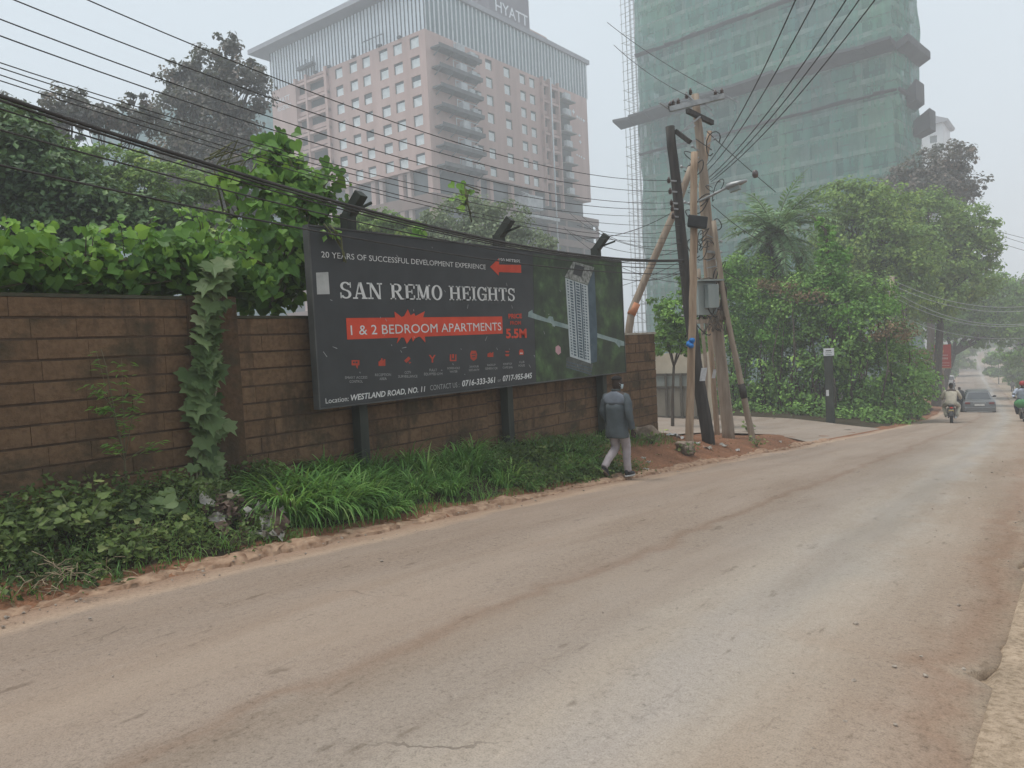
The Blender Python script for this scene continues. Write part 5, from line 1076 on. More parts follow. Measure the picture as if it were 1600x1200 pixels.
def shoots():
    R = np.random.default_rng(97)
    for k in range(16):
        x = -20+R.random()*370; y = 392+R.normal(0, 8); a = wx(x, y, -8.2); h = .18+.3*R.random(); dx = R.normal(0, .2); e = a+[R.normal(0, .08), dx, h]; q = (a+e)/2+[0, -.3*dx, .05]; t = thing('vine_shoot', f'young vine shoot standing up from the wall top vine, {k+1} of sixteen', 'vine', a, 'young shoots on the wall top vine'); t['label'] = 'young leafy vine shoot standing up from the vine along the wall top'
        m = MB(); m.tube([a-[0, 0, .1], q, e], [.006, .005, .003], 5); m.build('stem', M_BARK, t); f = R.random(9)**.7; C = a+(e-a)*f[:, None]+R.normal(0, .04, (9, 3)); V, F, T = leaves(T_HEART, C, .16*(1.1-.7*f)*(.7+.5*R.random(9)), np.array([.7, -.4, .6])+.5*R.normal(size=(9, 3)), R, np.tile([0, 0, -.7], (9, 1))+.5*R.normal(size=(9, 3)), np.clip(R.normal(.75, .12, 9), 0, 1)); np_mesh('foliage', V, F, ML_VINE, T, t)
shoots()
def hanging_vine():
    R = np.random.default_rng(26); t = thing('vine', 'curtain of dusty lobed leaves hanging down the wall pier', 'vine', wx(330, 740, -7.85)); C = []; S = []; Nn = []; Ti = []
    for k in range(170):
        f = R.random()**.9; y = 405+345*f; w = np.interp(f, [0, .15, .5, .8, .93, 1], [36, 26, 25, 26, 34, 24]); x = np.interp(f, [0, .3, .6, 1], [338, 330, 318, 328])+R.normal(0, .5)*w*.75
        C.append(P(x, y, X=-7.86+.16*R.random())); S.append(.09+.24*R.random()**1.3); Nn.append(np.array([.75, -.25, .75])+.22*R.normal(size=3)); Ti.append(np.clip(R.normal(.55, .17)-.1*(x < 300), 0, 1))
    V, F, T = leaves(T_LOBE, np.array(C), np.array(S), np.array(Nn), R, np.tile([.35, 0, -1.], (170, 1)), np.array(Ti)); np_mesh('foliage', V, F, ML_VINED, T, t); m = MB()
    for k in range(7): a = G(285+k*16, 792); m.tube([a, P(318+R.normal(0, 12), 745, X=-7.8), P(325+R.normal(0, 14), 600, X=-7.86), P(332+R.normal(0, 14), 440, X=-7.9)], [.012, .012, .010, .008], 5)
    m.build('stems', mottled('pale_vine_stem', (.16, .15, .09), (.25, .23, .14), 6, .8), t)
hanging_vine()

# the verge: grass, weeds, ground cover
def blades(C, dirs, L, W, R, droop=1.0, seg=5, tint=None, lean=.55):
    k = len(C); s = np.linspace(0, 1, seg+1); h = dirs/(np.linalg.norm(dirs, axis=1, keepdims=True)+1e-9); side = np.stack([-h[:, 1], h[:, 0], 0*h[:, 0]], 1)
    el0 = np.radians(R.uniform(58, 88, k)); el = el0[:, None]-(np.radians(95)*droop*(.6+.7*R.random(k)))[:, None]*s[None]; st = L[:, None]/seg
    x = np.concatenate([np.zeros((k, 1)), np.cumsum(np.cos(el[:, :-1])*st, 1)], 1); z = np.concatenate([np.zeros((k, 1)), np.cumsum(np.sin(el[:, :-1])*st, 1)], 1)
    mid = C[:, None]+x[..., None]*h[:, None]+z[..., None]*np.array([0, 0, 1.]); w = W[:, None]*(1-s[None]**2.2)*.5+.0006
    V = np.stack([mid-side[:, None]*w[..., None], mid+side[:, None]*w[..., None]], 2).reshape(k, -1, 3); q = np.array([(2*i, 2*i+1, 2*i+3, 2*i+2) for i in range(seg)])
    F = (q[None]+(np.arange(k)*2*(seg+1))[:, None, None]).reshape(-1, 4); return V.reshape(-1, 3), F, np.repeat(R.normal(.5, .18, k) if tint is None else tint, 2*(seg+1))
def on_g(x, y): x = np.asarray(x); y = np.asarray(y); return np.stack([x, y, zg(x, y)], -1)
def tussock(px, py, n, L, R, spread=.16, mean=(.5, -.2)):
    c = G(px, py); a = R.random(n)*6.283; r = spread*R.random(n)**.5; B = on_g(c[0]+r*np.cos(a), c[1]+r*np.sin(a)); d = np.stack([np.cos(a)+mean[0], np.sin(a)+mean[1], 0*a], 1)+.35*R.normal(size=(n, 3))*[1, 1, 0]
    ln = L*(.55+.6*R.random(n)); return blades(B-[0, 0, .02], d, ln, .020+.014*R.random(n), R, 1.25, 6, np.clip(R.normal(.55, .2, n)-.2*(ln < L*.7), 0, 1))
def verge():
    R = np.random.default_rng(55)
    tus = [(455, 805, 300, .66), (520, 797, 300, .66), (565, 778, 220, .52), (480, 775, 220, .58), (430, 780, 160, .5), (590, 800, 140, .42)]
    V, F, T = join([tussock(x, y, n, L, R, .24) for x, y, n, L in tus]); t = tag(np_mesh('grass_tussock', V, F, ML_GRASS, T, origin=G(500, 800)), 'large arching tussock of long green grass under the left end of the billboard', 'grass tussock')
    lst = []
    for k in range(64):
        u = R.random(); y = 5.6+5.6*u; d = .28+1.30*R.random()**.9; x = XL(y)-d
        px = np.array([x, y, float(zg(x, y))]); n = int(36+50*R.random()); L = .24+.30*R.random(); a = R.random(n)*6.283; r = .15*R.random(n)**.5
        B = on_g(px[0]+r*np.cos(a), px[1]+r*np.sin(a)); dd = np.stack([np.cos(a)+.5, np.sin(a)-.15, 0*a], 1); lst.append(blades(B, dd, L*(.5+.7*R.random(n)), .014+.014*R.random(n), R, 1.25, 5, np.clip(R.normal(.52, .2, n)+R.normal(0, .1), 0, 1)))
    for k in range(16):
        y = 5.4+9*R.random(); x = -7.75+R.normal(0, .12); n = 40; a = R.random(n)*6.283; B = on_g(x+.1*np.cos(a), y+.1*np.sin(a)); lst.append(blades(B, np.stack([np.cos(a)+.3, np.sin(a), 0*a], 1), (.22+.26*R.random(n)), .012+0*a, R, .9, 5, np.clip(R.normal(.25, .15, n), 0, 1)))
    V, F, T = join(lst); tag(np_mesh('long_grass', V, F, ML_GRASS, T), kind='stuff')
    # short fringe of grass over the whole verge
    n = 9000; y = -1.5+17*R.random(n); d = .12+1.6*R.random(n); keep = ~((y > 11) & (d < 1.0)); y, d = y[keep], d[keep]; n = len(y); B = on_g(XL(y)-d, y); a = R.random(n)*6.283
    V, F, T = blades(B, np.stack([np.cos(a), np.sin(a), 0*a], 1), .08+.14*R.random(n), .006+.004*R.random(n), R, .9, 4, np.clip(R.normal(.4, .2, n), 0, 1)); tag(np_mesh('short_grass', V, F, ML_GRASS, T), kind='stuff')
    # leafy ground cover: low mats at the left and beside the walking man
    C, S, Ti = [], [], []
    for k in range(640):
        if k < 420: y = -1.0+6.2*R.random(); d = .22+1.45*R.random()
        else: y = 8.6+3.6*R.random(); d = .18+1.3*R.random()**1.3
        if y > 4.6 and d < .5 and k < 420: continue
        h = (.08+.30*R.random())*(.45+.55*min(1, d/.9)); p = np.array([XL(y)-d, y, 0]); m = int(34+36*R.random()); q = p+R.normal(0, .12, (m, 3)); q[:, 2] = zg(q[:, 0], q[:, 1])+h*R.random(m)**.6; C.append(q); S.append((.018+.042*R.random()**2)*(.7+.6*R.random(m))); Ti.append(np.clip(R.normal(.42, .16)+R.normal(0, .1, m)+.3*(q[:, 2]-zg(q[:, 0], q[:, 1])-.15), 0, 1))
    C, S, Ti = map(np.concatenate, (C, S, Ti)); V, F, T = leaves(T_DIA, C, S*1.5, np.array([.35, -.1, 1.])+.55*R.normal(size=C.shape), R, tint=Ti); tag(np_mesh('ground_cover', V, F, ML_COVER, T), kind='stuff')
    # dead leaves and straw on the bare earth
    n = 1100; y = -1+22*R.random(n); d = -.05+1.9*R.random(n); B = on_g(XL(y)-d, y)+[0, 0, .02]; V, F, T = leaves(T_DIA, B, .02+.04*R.random(n), np.array([0, 0, 1.])+.5*R.normal(size=(n, 3)), R, tint=R.random(n)); tag(np_mesh('leaf_litter', V, F, ML_DRY, T), kind='stuff')
verge()
def weed(label, px, py, h, n, leaf, mat, seed, tpl=T_HEART, w=.22):
    R = np.random.default_rng(seed); b = G(px, py); t = thing('weed', label, 'weed', b); C, Nn, m = [], [], MB(); k = 0
    for s in range(5):
        a = s*1.256+R.random(); e = b+[w*math.cos(a), w*math.sin(a), h*(.65+.4*R.random())]; q = b+(e-b)*.5+[0, 0, .06]; m.tube([b, q, e], [.008, .006, .003], 5)
        for i in range(n//5): f = .35+.65*R.random(); p = b+(e-b)*f+R.normal(0, .05, 3); C.append(p); Nn.append(np.array([.4, -.15, 1])+.35*R.normal(size=3))
    V, F, T = leaves(tpl, np.array(C), leaf*(.6+.6*R.random(len(C))), np.array(Nn), R, tint=np.clip(R.normal(.6, .15, len(C)), 0, 1)); np_mesh('foliage', V, F, mat, T, t); m.build('stem', mottled('weed_stem', (.06, .08, .03), (.1, .12, .05), 6, .8), t)
for k, (lab, x, y, h, n, lf) in enumerate((('tallest broad leaved weed in the verge left of the hanging vine', 130, 850, .46, 60, .085), ('broad leaved weed at the left edge of the verge', 35, 880, .40, 50, .08), ('fresh green weed in the middle of the left verge', 200, 880, .28, 60, .065), ('large leaved weed beneath the hanging vine', 255, 815, .28, 16, .15), ('low weed close to the road left of the rubbish heap', 270, 850, .22, 34, .07), ('weed at the foot of the slanting strut pole', 1168, 676, .40, 40, .10), ('weed growing round the stone block by the pale pole', 1076, 712, .30, 36, .08), ('bushy weed at the wall foot behind the walking man', 925, 690, .6, 60, .09), ('small weed on the earth bank right of the poles', 1182, 698, .22, 30, .07), ('weed under the boulder at the wall end', 1018, 694, .24, 40, .07))): weed(lab, x, y, h, n, lf, ML_COVER if k != 3 else ML_VINED, 200+k)
def sapling():
    R = np.random.default_rng(61); b = G(210, 790); b = np.array([-7.8, b[1], float(zg(-7.8, b[1]))]); t = thing('sapling', 'slender feathery sapling standing before the left wall', 'sapling', b); m = MB(); C, Nn, Tp = [], [], []
    tops = [P(150, 548, X=-7.75), P(190, 560, X=-7.72), P(215, 612, X=-7.7), P(255, 690, X=-7.65), P(155, 640, X=-7.75), P(195, 640, X=-7.7), P(165, 690, X=-7.7), P(140, 600, X=-7.75)]
    stem = [b, P(195, 720, X=-7.78), P(178, 640, X=-7.78), P(165, 570, X=-7.76), P(158, 545, X=-7.75)]; m.tube(stem, [.012, .010, .008, .005, .003], 6)
    for e in tops:
        o = stem[1+int(R.random()*2)]; m.tube([o, (o+e)/2+[0, 0, .03], e], [.006, .004, .002], 4)
        for k in range(26): f = .45+.55*R.random(); p = o+(e-o)*f; C.append(p+R.normal(0, .035, 3)*[1, 1.6, .5]); Nn.append(np.array([.3, 0, 1])+.3*R.normal(size=3)); Tp.append([.3, R.choice([-1, 1]), -.1])
    V, F, T = leaves(T_NAR, np.array(C), .07+.04*R.random(len(C)), np.array(Nn), R, np.array(Tp), np.clip(R.normal(.6, .15, len(C)), 0, 1)); np_mesh('foliage', V, F, ML_VINE, T, t); m.build('stem', mottled('sapling_stem', (.10, .09, .05), (.15, .13, .08), 6, .8), t)
sapling()
# ------------------------------------------------------------------ people
M_SKIN = mottled('dark_skin', (.030, .018, .012), (.048, .030, .021), 9, .55, bstr=.1)
def flat_mat(name, c, rough=.85, v=.12, sc_=7, **k): return mottled(name, tuple(q*(1-v) for q in c), tuple(q*(1+v) for q in c), sc_, rough, **k)
class Fig:
    """local frame of a figure: x to its right, y ahead, z up"""
    def __init__(s, o, heading): s.o = np.array(o, float); s.f = np.array([math.sin(heading), math.cos(heading), 0]); s.r = np.array([s.f[1], -s.f[0], 0])
    def __call__(s, p): return s.o+p[0]*s.r+p[1]*s.f+p[2]*np.array([0, 0, 1.])
    def ring(s, c, a, b, n=16, tilt=0, pw=1.0):
        g = np.linspace(0, 2*math.pi, n, endpoint=False); cc, ss = np.cos(g), np.sin(g)
        return [s((c[0]+a*np.sign(i)*abs(i)**pw, c[1]+b*np.sign(j)*abs(j)**pw, c[2]+tilt*j*b)) for i, j in zip(cc, ss)]
def limb(m, F, pts, rad, n=12, mi=0): m.tube([F(p) for p in pts], rad, n, mi)
def smooth_path(pts, rad, k=6):
    P_ = np.array(pts, float); n = len(P_); s = np.linspace(0, n-1, (n-1)*k+1); o = []; rr = np.interp(s, range(n), rad)
    for t in s:
        i = min(int(t), n-2); f = t-i; p0, p1, p2, p3 = P_[max(i-1, 0)], P_[i], P_[i+1], P_[min(i+2, n-1)]
        o.append(.5*((2*p1)+(-p0+p2)*f+(2*p0-5*p1+4*p2-p3)*f*f+(-p0+3*p1-3*p2+p3)*f**3))
    return o, rr
def skin_body(F, J, E, rad, mat, parent, root):
    names = list(J); me = bpy.data.meshes.new('body'); base = BASE[parent.name]
    me.from_pydata([tuple(F(J[k])-base) for k in names], [(names.index(a), names.index(b)) for a, b in E], []); o = link('body', me, parent); me.materials.append(mat)
    md = o.modifiers.new('skin', 'SKIN'); md.use_smooth_shade = True
    for k, sv_ in zip(names, me.skin_vertices[0].data):
        r = rad[k]; sv_.radius = r if isinstance(r, tuple) else (r, r); sv_.use_root = k == root
    sb = o.modifiers.new('sub', 'SUBSURF'); sb.levels = 1; sb.render_levels = 2; return o
def head_mesh(F, c, yaw, pitch=0.0, sc_=1.0):
    """a head with brow, nose, chin and ears; returns the MB in world space"""
    m = MB(); cy, sy = math.cos(yaw), math.sin(yaw); cp, sp = math.cos(pitch), math.sin(pitch)
    def H_(p): x, y, z = np.array(p)*sc_; y, z = y*cp-z*sp, y*sp+z*cp; return F((c[0]+x*cy+y*sy, c[1]-x*sy+y*cy, c[2]+z))
    lv = [(-.165, .052, .055, -.015), (-.115, .055, .060, -.012), (-.098, .058, .078, .012), (-.075, .064, .088, .010), (-.04, .071, .094, .004), (0, .076, .098, 0), (.04, .078, .099, -.004), (.075, .073, .092, -.008), (.10, .058, .075, -.010), (.117, .034, .046, -.011), (.123, .010, .014, -.011)]
    rings = []
    for z, a, b, y0 in lv: rings.append([H_((a*math.cos(g)*(1-.12*max(0, math.sin(g))), y0+b*math.sin(g), z)) for g in np.linspace(0, 2*math.pi, 18, endpoint=False)])
    m.loft(rings); m.loft([[H_((w*math.cos(g), y+.012*math.sin(g), z+.0)) for g in np.linspace(0, 6.28, 8, endpoint=False)] for z, w, y in ((.018, .008, .094), (-.015, .012, .105), (-.034, .019, .108), (-.045, .012, .096))])
    for s in (-1, 1): m.ell(H_((s*.079, -.008, -.012)), (.012, .02, .032), 8, 6, rot=None)
    return m, H_
def hand(F, w, d, out, mat, parent, curl=.8, sc_=1.0):
    """palm and five separate bent fingers as one skinned surface; w wrist, d pointing down the hand, out = thumb side (local vectors)"""
    d = np.array(d, float)/np.linalg.norm(d); o = np.array(out, float); o = o-d*(o@d); o /= np.linalg.norm(o); n = np.cross(d, o); w = np.array(w, float)
    J = {'w': w, 'p': w+d*.045*sc_, 'k': w+d*.085*sc_}; E = [('w', 'p'), ('p', 'k')]; R_ = {'w': .024*sc_, 'p': (.034*sc_, .018*sc_), 'k': (.036*sc_, .016*sc_)}
    for i, (off, L) in enumerate(((.030, .068), (.010, .078), (-.010, .072), (-.029, .056))):
        a = w+d*.088*sc_+o*off*sc_; prev = 'k'; ang = 0; q = a
        for j in range(3):
            k = f'f{i}{j}'; ang += curl*(.35+.12*i*.3+.15*j); q = q+(d*math.cos(ang)+n*math.sin(ang))*L*sc_*(.45, .32, .23)[j]; J[k] = q; E.append((prev, k)); R_[k] = (.0095-.001*j)*sc_; prev = k
    prev = 'p'
    for j, (dd, oo, nn) in enumerate(((.055, .043, .008), (.080, .058, .016), (.104, .060, .022))): k = f't{j}'; J[k] = w+(d*dd+o*oo+n*nn)*sc_; E.append((prev, k)); R_[k] = (.012-.0015*j)*sc_; prev = k
    me = bpy.data.meshes.new('hand'); base = BASE[parent.name]; names = list(J); me.from_pydata([tuple(F(J[k])-base) for k in names], [(names.index(a), names.index(b)) for a, b in E], []); ob = link('hand', me, parent); me.materials.append(mat)
    md = ob.modifiers.new('skin', 'SKIN'); md.use_smooth_shade = True
    for k, s_ in zip(names, me.skin_vertices[0].data): r = R_[k]; s_.radius = r if isinstance(r, tuple) else (r, r); s_.use_root = k == 'p'
    ob.modifiers.new('sub', 'SUBSURF').render_levels = 1; return ob
def shoe(F, heel, toe, lift, mats, parent, name='shoe'):
    """heel and toe in local coordinates on the ground plane of the shoe"""
    h, t_ = np.array(heel, float), np.array(toe, float); d = t_-h; L = np.linalg.norm(d); d /= L; s = np.cross(d, [0, 0, 1.]); s /= np.linalg.norm(s); u = np.cross(s, d); m = MB()
    for mi, z0, lv in ((1, 0, [(0, 1), (.026, 1.02)]), (0, .026, [(0, .97), (.03, .93), (.055, .75)])):
        rings = []
        for z, k in lv:
            ring = []
            for g in np.linspace(0, 2*math.pi, 18, endpoint=False):
                x = .5+.5*math.cos(g); w = (.040+.012*math.sin(x*3.0))*(1 if 0 < x < 1 else .6); top = z0+z*(1.35 if x < .5 else .75) if mi == 0 else z
                ring.append(F(h+d*L*(.5+.5*math.cos(g)*k)+s*w*k*math.sin(g)+u*top))
            rings.append(ring)
        m.loft(rings, mi)
    m.tube([F(h+d*.06+u*.05), F(h+d*.07+u*.115)], [.047, .042], 12, 0)
    return m.build(name, mats, parent)
def walking_man():
    g = G(968, 748); g[0] = -6.22; g = np.array([g[0], P(968, 747, X=-6.22)[1], 0]); g[2] = float(zr(g[1]))+.035; Fp = Fig(g, math.radians(6))
    t = thing('person', 'man in a slate grey jacket and pale trousers walking away along the road edge', 'person', g)
    hip = {-1: (-.085, .0, .86), 1: (.085, .01, .86)}; kn = {1: (.09, .11, .47), -1: (-.10, .05, .47)}; an = {1: (.095, .12, .09), -1: (-.115, -.26, .19)}
    sh = {1: (.205, 0, 1.36), -1: (-.205, .01, 1.36)}; el = {1: (.265, -.03, 1.08), -1: (-.275, .0, 1.08)}; wr = {1: (.275, .03, .82), -1: (-.27, .16, .86)}
    J = {'pel': (0, 0, .88), 'w': (0, 0, 1.02), 'ch': (0, .0, 1.22), 'nb': (0, 0, 1.38), 'n': (0, .01, 1.45), 'hd': (.0, .02, 1.52)}; E = [('pel', 'w'), ('w', 'ch'), ('ch', 'nb'), ('nb', 'n'), ('n', 'hd')]; rad = {'pel': (.13, .10), 'w': (.13, .10), 'ch': (.15, .10), 'nb': (.10, .08), 'n': .052, 'hd': .05}
    for s, q in ((1, 'r'), (-1, 'l')):
        J.update({'s'+q: sh[s], 'e'+q: el[s], 'h'+q: wr[s], 'i'+q: hip[s], 'k'+q: kn[s], 'a'+q: an[s]}); E += [('nb', 's'+q), ('s'+q, 'e'+q), ('e'+q, 'h'+q), ('pel', 'i'+q), ('i'+q, 'k'+q), ('k'+q, 'a'+q)]
        rad.update({'s'+q: .055, 'e'+q: .042, 'h'+q: .028, 'i'+q: .085, 'k'+q: .055, 'a'+q: .038})
    skin_body(Fp, J, E, rad, M_SKIN, t, 'pel')
    m, Hh = head_mesh(Fp, (.012, .03, 1.575), .5, -.08, .96); m.build('head', M_SKIN, t)
    hm = MB(); hm.loft([[Hh((a*math.cos(q)*1.02, y0+b*math.sin(q)*1.02, z)) for q in np.linspace(math.pi*.02 if z < .05 else 0, math.pi*1.98 if z < .05 else 2*math.pi, 18, endpoint=False)] for z, a, b, y0 in ((.045, .079, .085, -.02), (.075, .075, .093, -.0085), (.10, .06, .077, -.010), (.118, .036, .048, -.011), (.125, .01, .014, -.011))]); hm.build('hair', flat_mat('cropped_hair', (.014, .012, .011), .9, .2, 40), t)
    mk = MB(); mk.loft([[Hh((a*math.cos(q), y0+b*math.sin(q), z)) for q in np.linspace(.35, math.pi-.35, 12)]+[Hh((a*.97*math.cos(q), y0+b*.97*math.sin(q), z)) for q in np.linspace(math.pi-.35, .35, 12)] for z, a, b, y0 in ((-.10, .064, .09, .014), (-.06, .072, .108, .008), (-.02, .078, .112, .003))], sm=True)
    for s in (-1, 1): mk.tube([Hh((s*.072, .05, -.03)), Hh((s*.083, .0, .0)), Hh((s*.082, -.022, -.01)), Hh((s*.074, .04, -.07))], .002, 4)
    mk.build('face_mask', flat_mat('pale_blue_mask', (.42, .52, .56), .8), t)
    MJ = flat_mat('slate_jacket', (.075, .090, .098), .9, .18, 5); MY = flat_mat('blue_grey_yoke', (.145, .165, .195), .9, .12, 6); MD = flat_mat('jacket_dark_hem', (.05, .058, .058), .9, .15, 8)
    j = MB(); R = np.random.default_rng(3); rings = []
    for z, a, b, y0 in ((.665, .195, .140, -.005), (.68, .198, .145, -.005), (.78, .197, .145, -.004), (.90, .190, .138, 0), (1.02, .186, .132, 0), (1.14, .190, .132, 0), (1.235, .200, .130, 0)):
        n = 22; rings.append([Fp(((a+.006*math.sin(5*q+z*19))*np.sign(math.cos(q))*abs(math.cos(q))**.85, y0+(b+.006*math.sin(7*q-z*23))*np.sign(math.sin(q))*abs(math.sin(q))**.85, z+.004*math.sin(3*q))) for q in np.linspace(0, 2*math.pi, n, endpoint=False)])
    j.loft(rings[:], 0); jo = j.build('jacket', MJ, t)
    y = MB(); y.loft([Fp.ring((0, 0, z), a, b, 22, pw=.85) for z, a, b in ((1.225, .212, .130), (1.27, .236, .124), (1.32, .252, .114), (1.36, .236, .104), (1.395, .175, .096), (1.42, .105, .084), (1.437, .080, .078))]); y.build('yoke', MY, jo)
    c = MB(); c.loft([Fp.ring((0, .005, z), a, b, 20) for z, a, b in ((1.425, .082, .080), (1.46, .074, .074), (1.478, .073, .073), (1.475, .066, .066), (1.44, .066, .066))]); c.build('collar', MD, jo)
    for s in (1, -1):
        p, r = smooth_path([(s*.12, 0, 1.345), (s*.19, 0, 1.345), tuple((np.array(sh[s])*.5+np.array(el[s])*.5)+[s*.012, 0, 0]), el[s], tuple((np.array(el[s])*.5+np.array(wr[s])*.5)), wr[s]], [.045, .066, .068, .062, .057, .052], 4); a = MB(); a.tube([Fp(q) for q in p], [q*(1+.05*math.sin(i*1.9)) for i, q in enumerate(r)], 14); a.build('sleeve', MJ, jo)
        hand(Fp, np.array(wr[s])+[0, .0, -.01], (0, .12, -1) if s > 0 else (0, .35, -1), (0, 1, 0), M_SKIN, t, .9*(1 if s > 0 else 1))
    MT = flat_mat('pale_lilac_trousers', (.33, .295, .305), .9, .12, 9)
    tr = MB(); tr.loft([Fp.ring((0, .0, z), a, b, 18) for z, a, b in ((.72, .165, .122), (.80, .170, .126), (.90, .165, .12), (.98, .155, .112))]); to = None
    for s in (1, -1):
        hp = (s*.088, 0, .80); k1 = kn[s]; a1 = np.array(an[s])+[0, 0, .0]; mid = (np.array(k1)+a1)/2+[0, -.012, 0]
        p, r = smooth_path([(s*.080, 0, .86), hp, tuple((np.array(hp)+np.array(k1))/2+[0, .015, 0]), k1, tuple(mid), tuple(a1)], [.090, .104, .088, .072, .066, .060], 5); tr.tube([Fp(q) for q in p], [q*(1+.035*math.sin(i*2.3+s)) for i, q in enumerate(r)], 16)
    tr.build('trousers', MT, t)
    MS = [flat_mat('dark_shoe', (.035, .036, .04), .7), flat_mat('white_sole', (.45, .44, .42), .7)]; MS2 = [MS[0], flat_mat('brown_outsole', (.13, .085, .062), .8)]
    shoe(Fp, (.095, .03, .0), (.105, .30, .0), 0, MS, t); shoe(Fp, (-.12, -.34, .16), (-.115, -.165, -.018), 0, MS2, t)
walking_man()
def simple_person(label, foot, D, top_px, jacket, legs, heading=0.0, h=None, head=M_SKIN):
    f = P(*foot, D=D); f[2] = float(zg(f[0], f[1])); hh = h or 1.7; Fp = Fig(f, heading); t = thing('person', label, 'person', f); k = hh/1.7
    J = {'pel': (0, 0, .9*k), 'ch': (0, 0, 1.2*k), 'nb': (0, 0, 1.4*k), 'n': (0, .01, 1.48*k), 'hd': (0, .02, 1.56*k), 'ht': (0, .02, 1.65*k)}; E = [('pel', 'ch'), ('ch', 'nb'), ('nb', 'n'), ('n', 'hd'), ('hd', 'ht')]; rad = {'pel': (.15, .11), 'ch': (.17, .11), 'nb': (.12, .09), 'n': .055, 'hd': .09, 'ht': .08}
    for s, q in ((1, 'r'), (-1, 'l')): J.update({'s'+q: (s*.2, 0, 1.38*k), 'e'+q: (s*.25, -.04, 1.1*k), 'h'+q: (s*.26, .05, .85*k), 'i'+q: (s*.09, 0, .88*k), 'k'+q: (s*.1, .08*s, .48*k), 'a'+q: (s*.1, .15*s-.05, .05*k)}); E += [('nb', 's'+q), ('s'+q, 'e'+q), ('e'+q, 'h'+q), ('pel', 'i'+q), ('i'+q, 'k'+q), ('k'+q, 'a'+q)]; rad.update({'s'+q: .06, 'e'+q: .045, 'h'+q: .035, 'i'+q: .09, 'k'+q: .06, 'a'+q: .045})
    skin_body(Fp, J, E, rad, head, t, 'pel')
    m = MB(); m.loft([Fp.ring((0, 0, z*k), a, b, 14) for z, a, b in ((.82, .2, .15), (1.1, .19, .14), (1.3, .215, .135), (1.38, .19, .12), (1.45, .08, .08))])
    for s in (1, -1): m.tube([Fp((s*.18, 0, 1.37*k)), Fp((s*.25, -.04, 1.1*k)), Fp((s*.26, .05, .88*k))], [.075, .062, .05], 10)
    m.build('jacket', jacket, t); m = MB()
    for s in (1, -1): m.tube([Fp((s*.08, 0, .92*k)), Fp((s*.1, .08*s, .48*k)), Fp((s*.1, .15*s-.05, .06*k))], [.11, .08, .065], 10)
    m.build('trousers', legs, t)
M_DARKC = flat_mat('dark_clothes', (.03, .032, .036), .9); M_DIM = flat_mat('dim_clothes', (.10, .09, .085), .9)
simple_person('person in dark clothes walking on the left shoulder behind the rider in cream', (1499.5, 650), 46, None, M_DARKC, M_DARKC)
simple_person('dim figure standing beside the small white van', (1490, 618), 110, None, M_DIM, M_DIM)
simple_person('small dark pedestrian on the right bank of the far road', (1582, 603), 105, None, M_DIM, M_DARKC)

# ------------------------------------------------------------------ motorbikes and riders
M_RUB = flat_mat('tyre_rubber', (.022, .022, .022), .85); M_CHR = mottled('dull_chrome', (.4, .4, .4), (.5, .5, .5), 6, .35, metal=.8, bstr=0); M_BLK = flat_mat('black_plastic', (.025, .025, .027), .5); M_REDL = flat_mat('red_lens', (.45, .03, .02), .3); M_REDD = flat_mat('dim_red_lens', (.16, .03, .028), .3); M_ALLOY = flat_mat('alloy', (.3, .3, .3), .45)
def wheel(F, c, r, w, parent, name='wheel', axis_x=True, n=22):
    m = MB(); sec = [(r, 0), (r*.985, w*.36), (r*.90, w*.5), (r*.72, w*.42), (r*.68, 0), (r*.72, -w*.42), (r*.90, -w*.5), (r*.985, -w*.36)]; rings = []
    for g in np.linspace(0, 2*math.pi, n+1): rings.append([F((c[0]+b, c[1]+a*math.cos(g), c[2]+a*math.sin(g))) for a, b in sec])
    m.loft(rings, cap=False); wo = m.build(name, M_RUB, parent); m = MB()
    m.tube([F((c[0]-w*.45, c[1], c[2])), F((c[0]+w*.45, c[1], c[2]))], r*.17, 12)
    for k in range(8): g = k*math.pi/4; m.bar(F((c[0], c[1], c[2])), F((c[0], c[1]+r*.70*math.cos(g), c[2]+r*.70*math.sin(g))), r*.07)
    rr = [[F((c[0]+b, c[1]+a*math.cos(g), c[2]+a*math.sin(g))) for a, b in ((r*.71, w*.3), (r*.63, w*.2), (r*.63, -w*.2), (r*.71, -w*.3))] for g in np.linspace(0, 2*math.pi, n+1)]; m.loft(rr, cap=False); m.build('rim', M_ALLOY, wo)
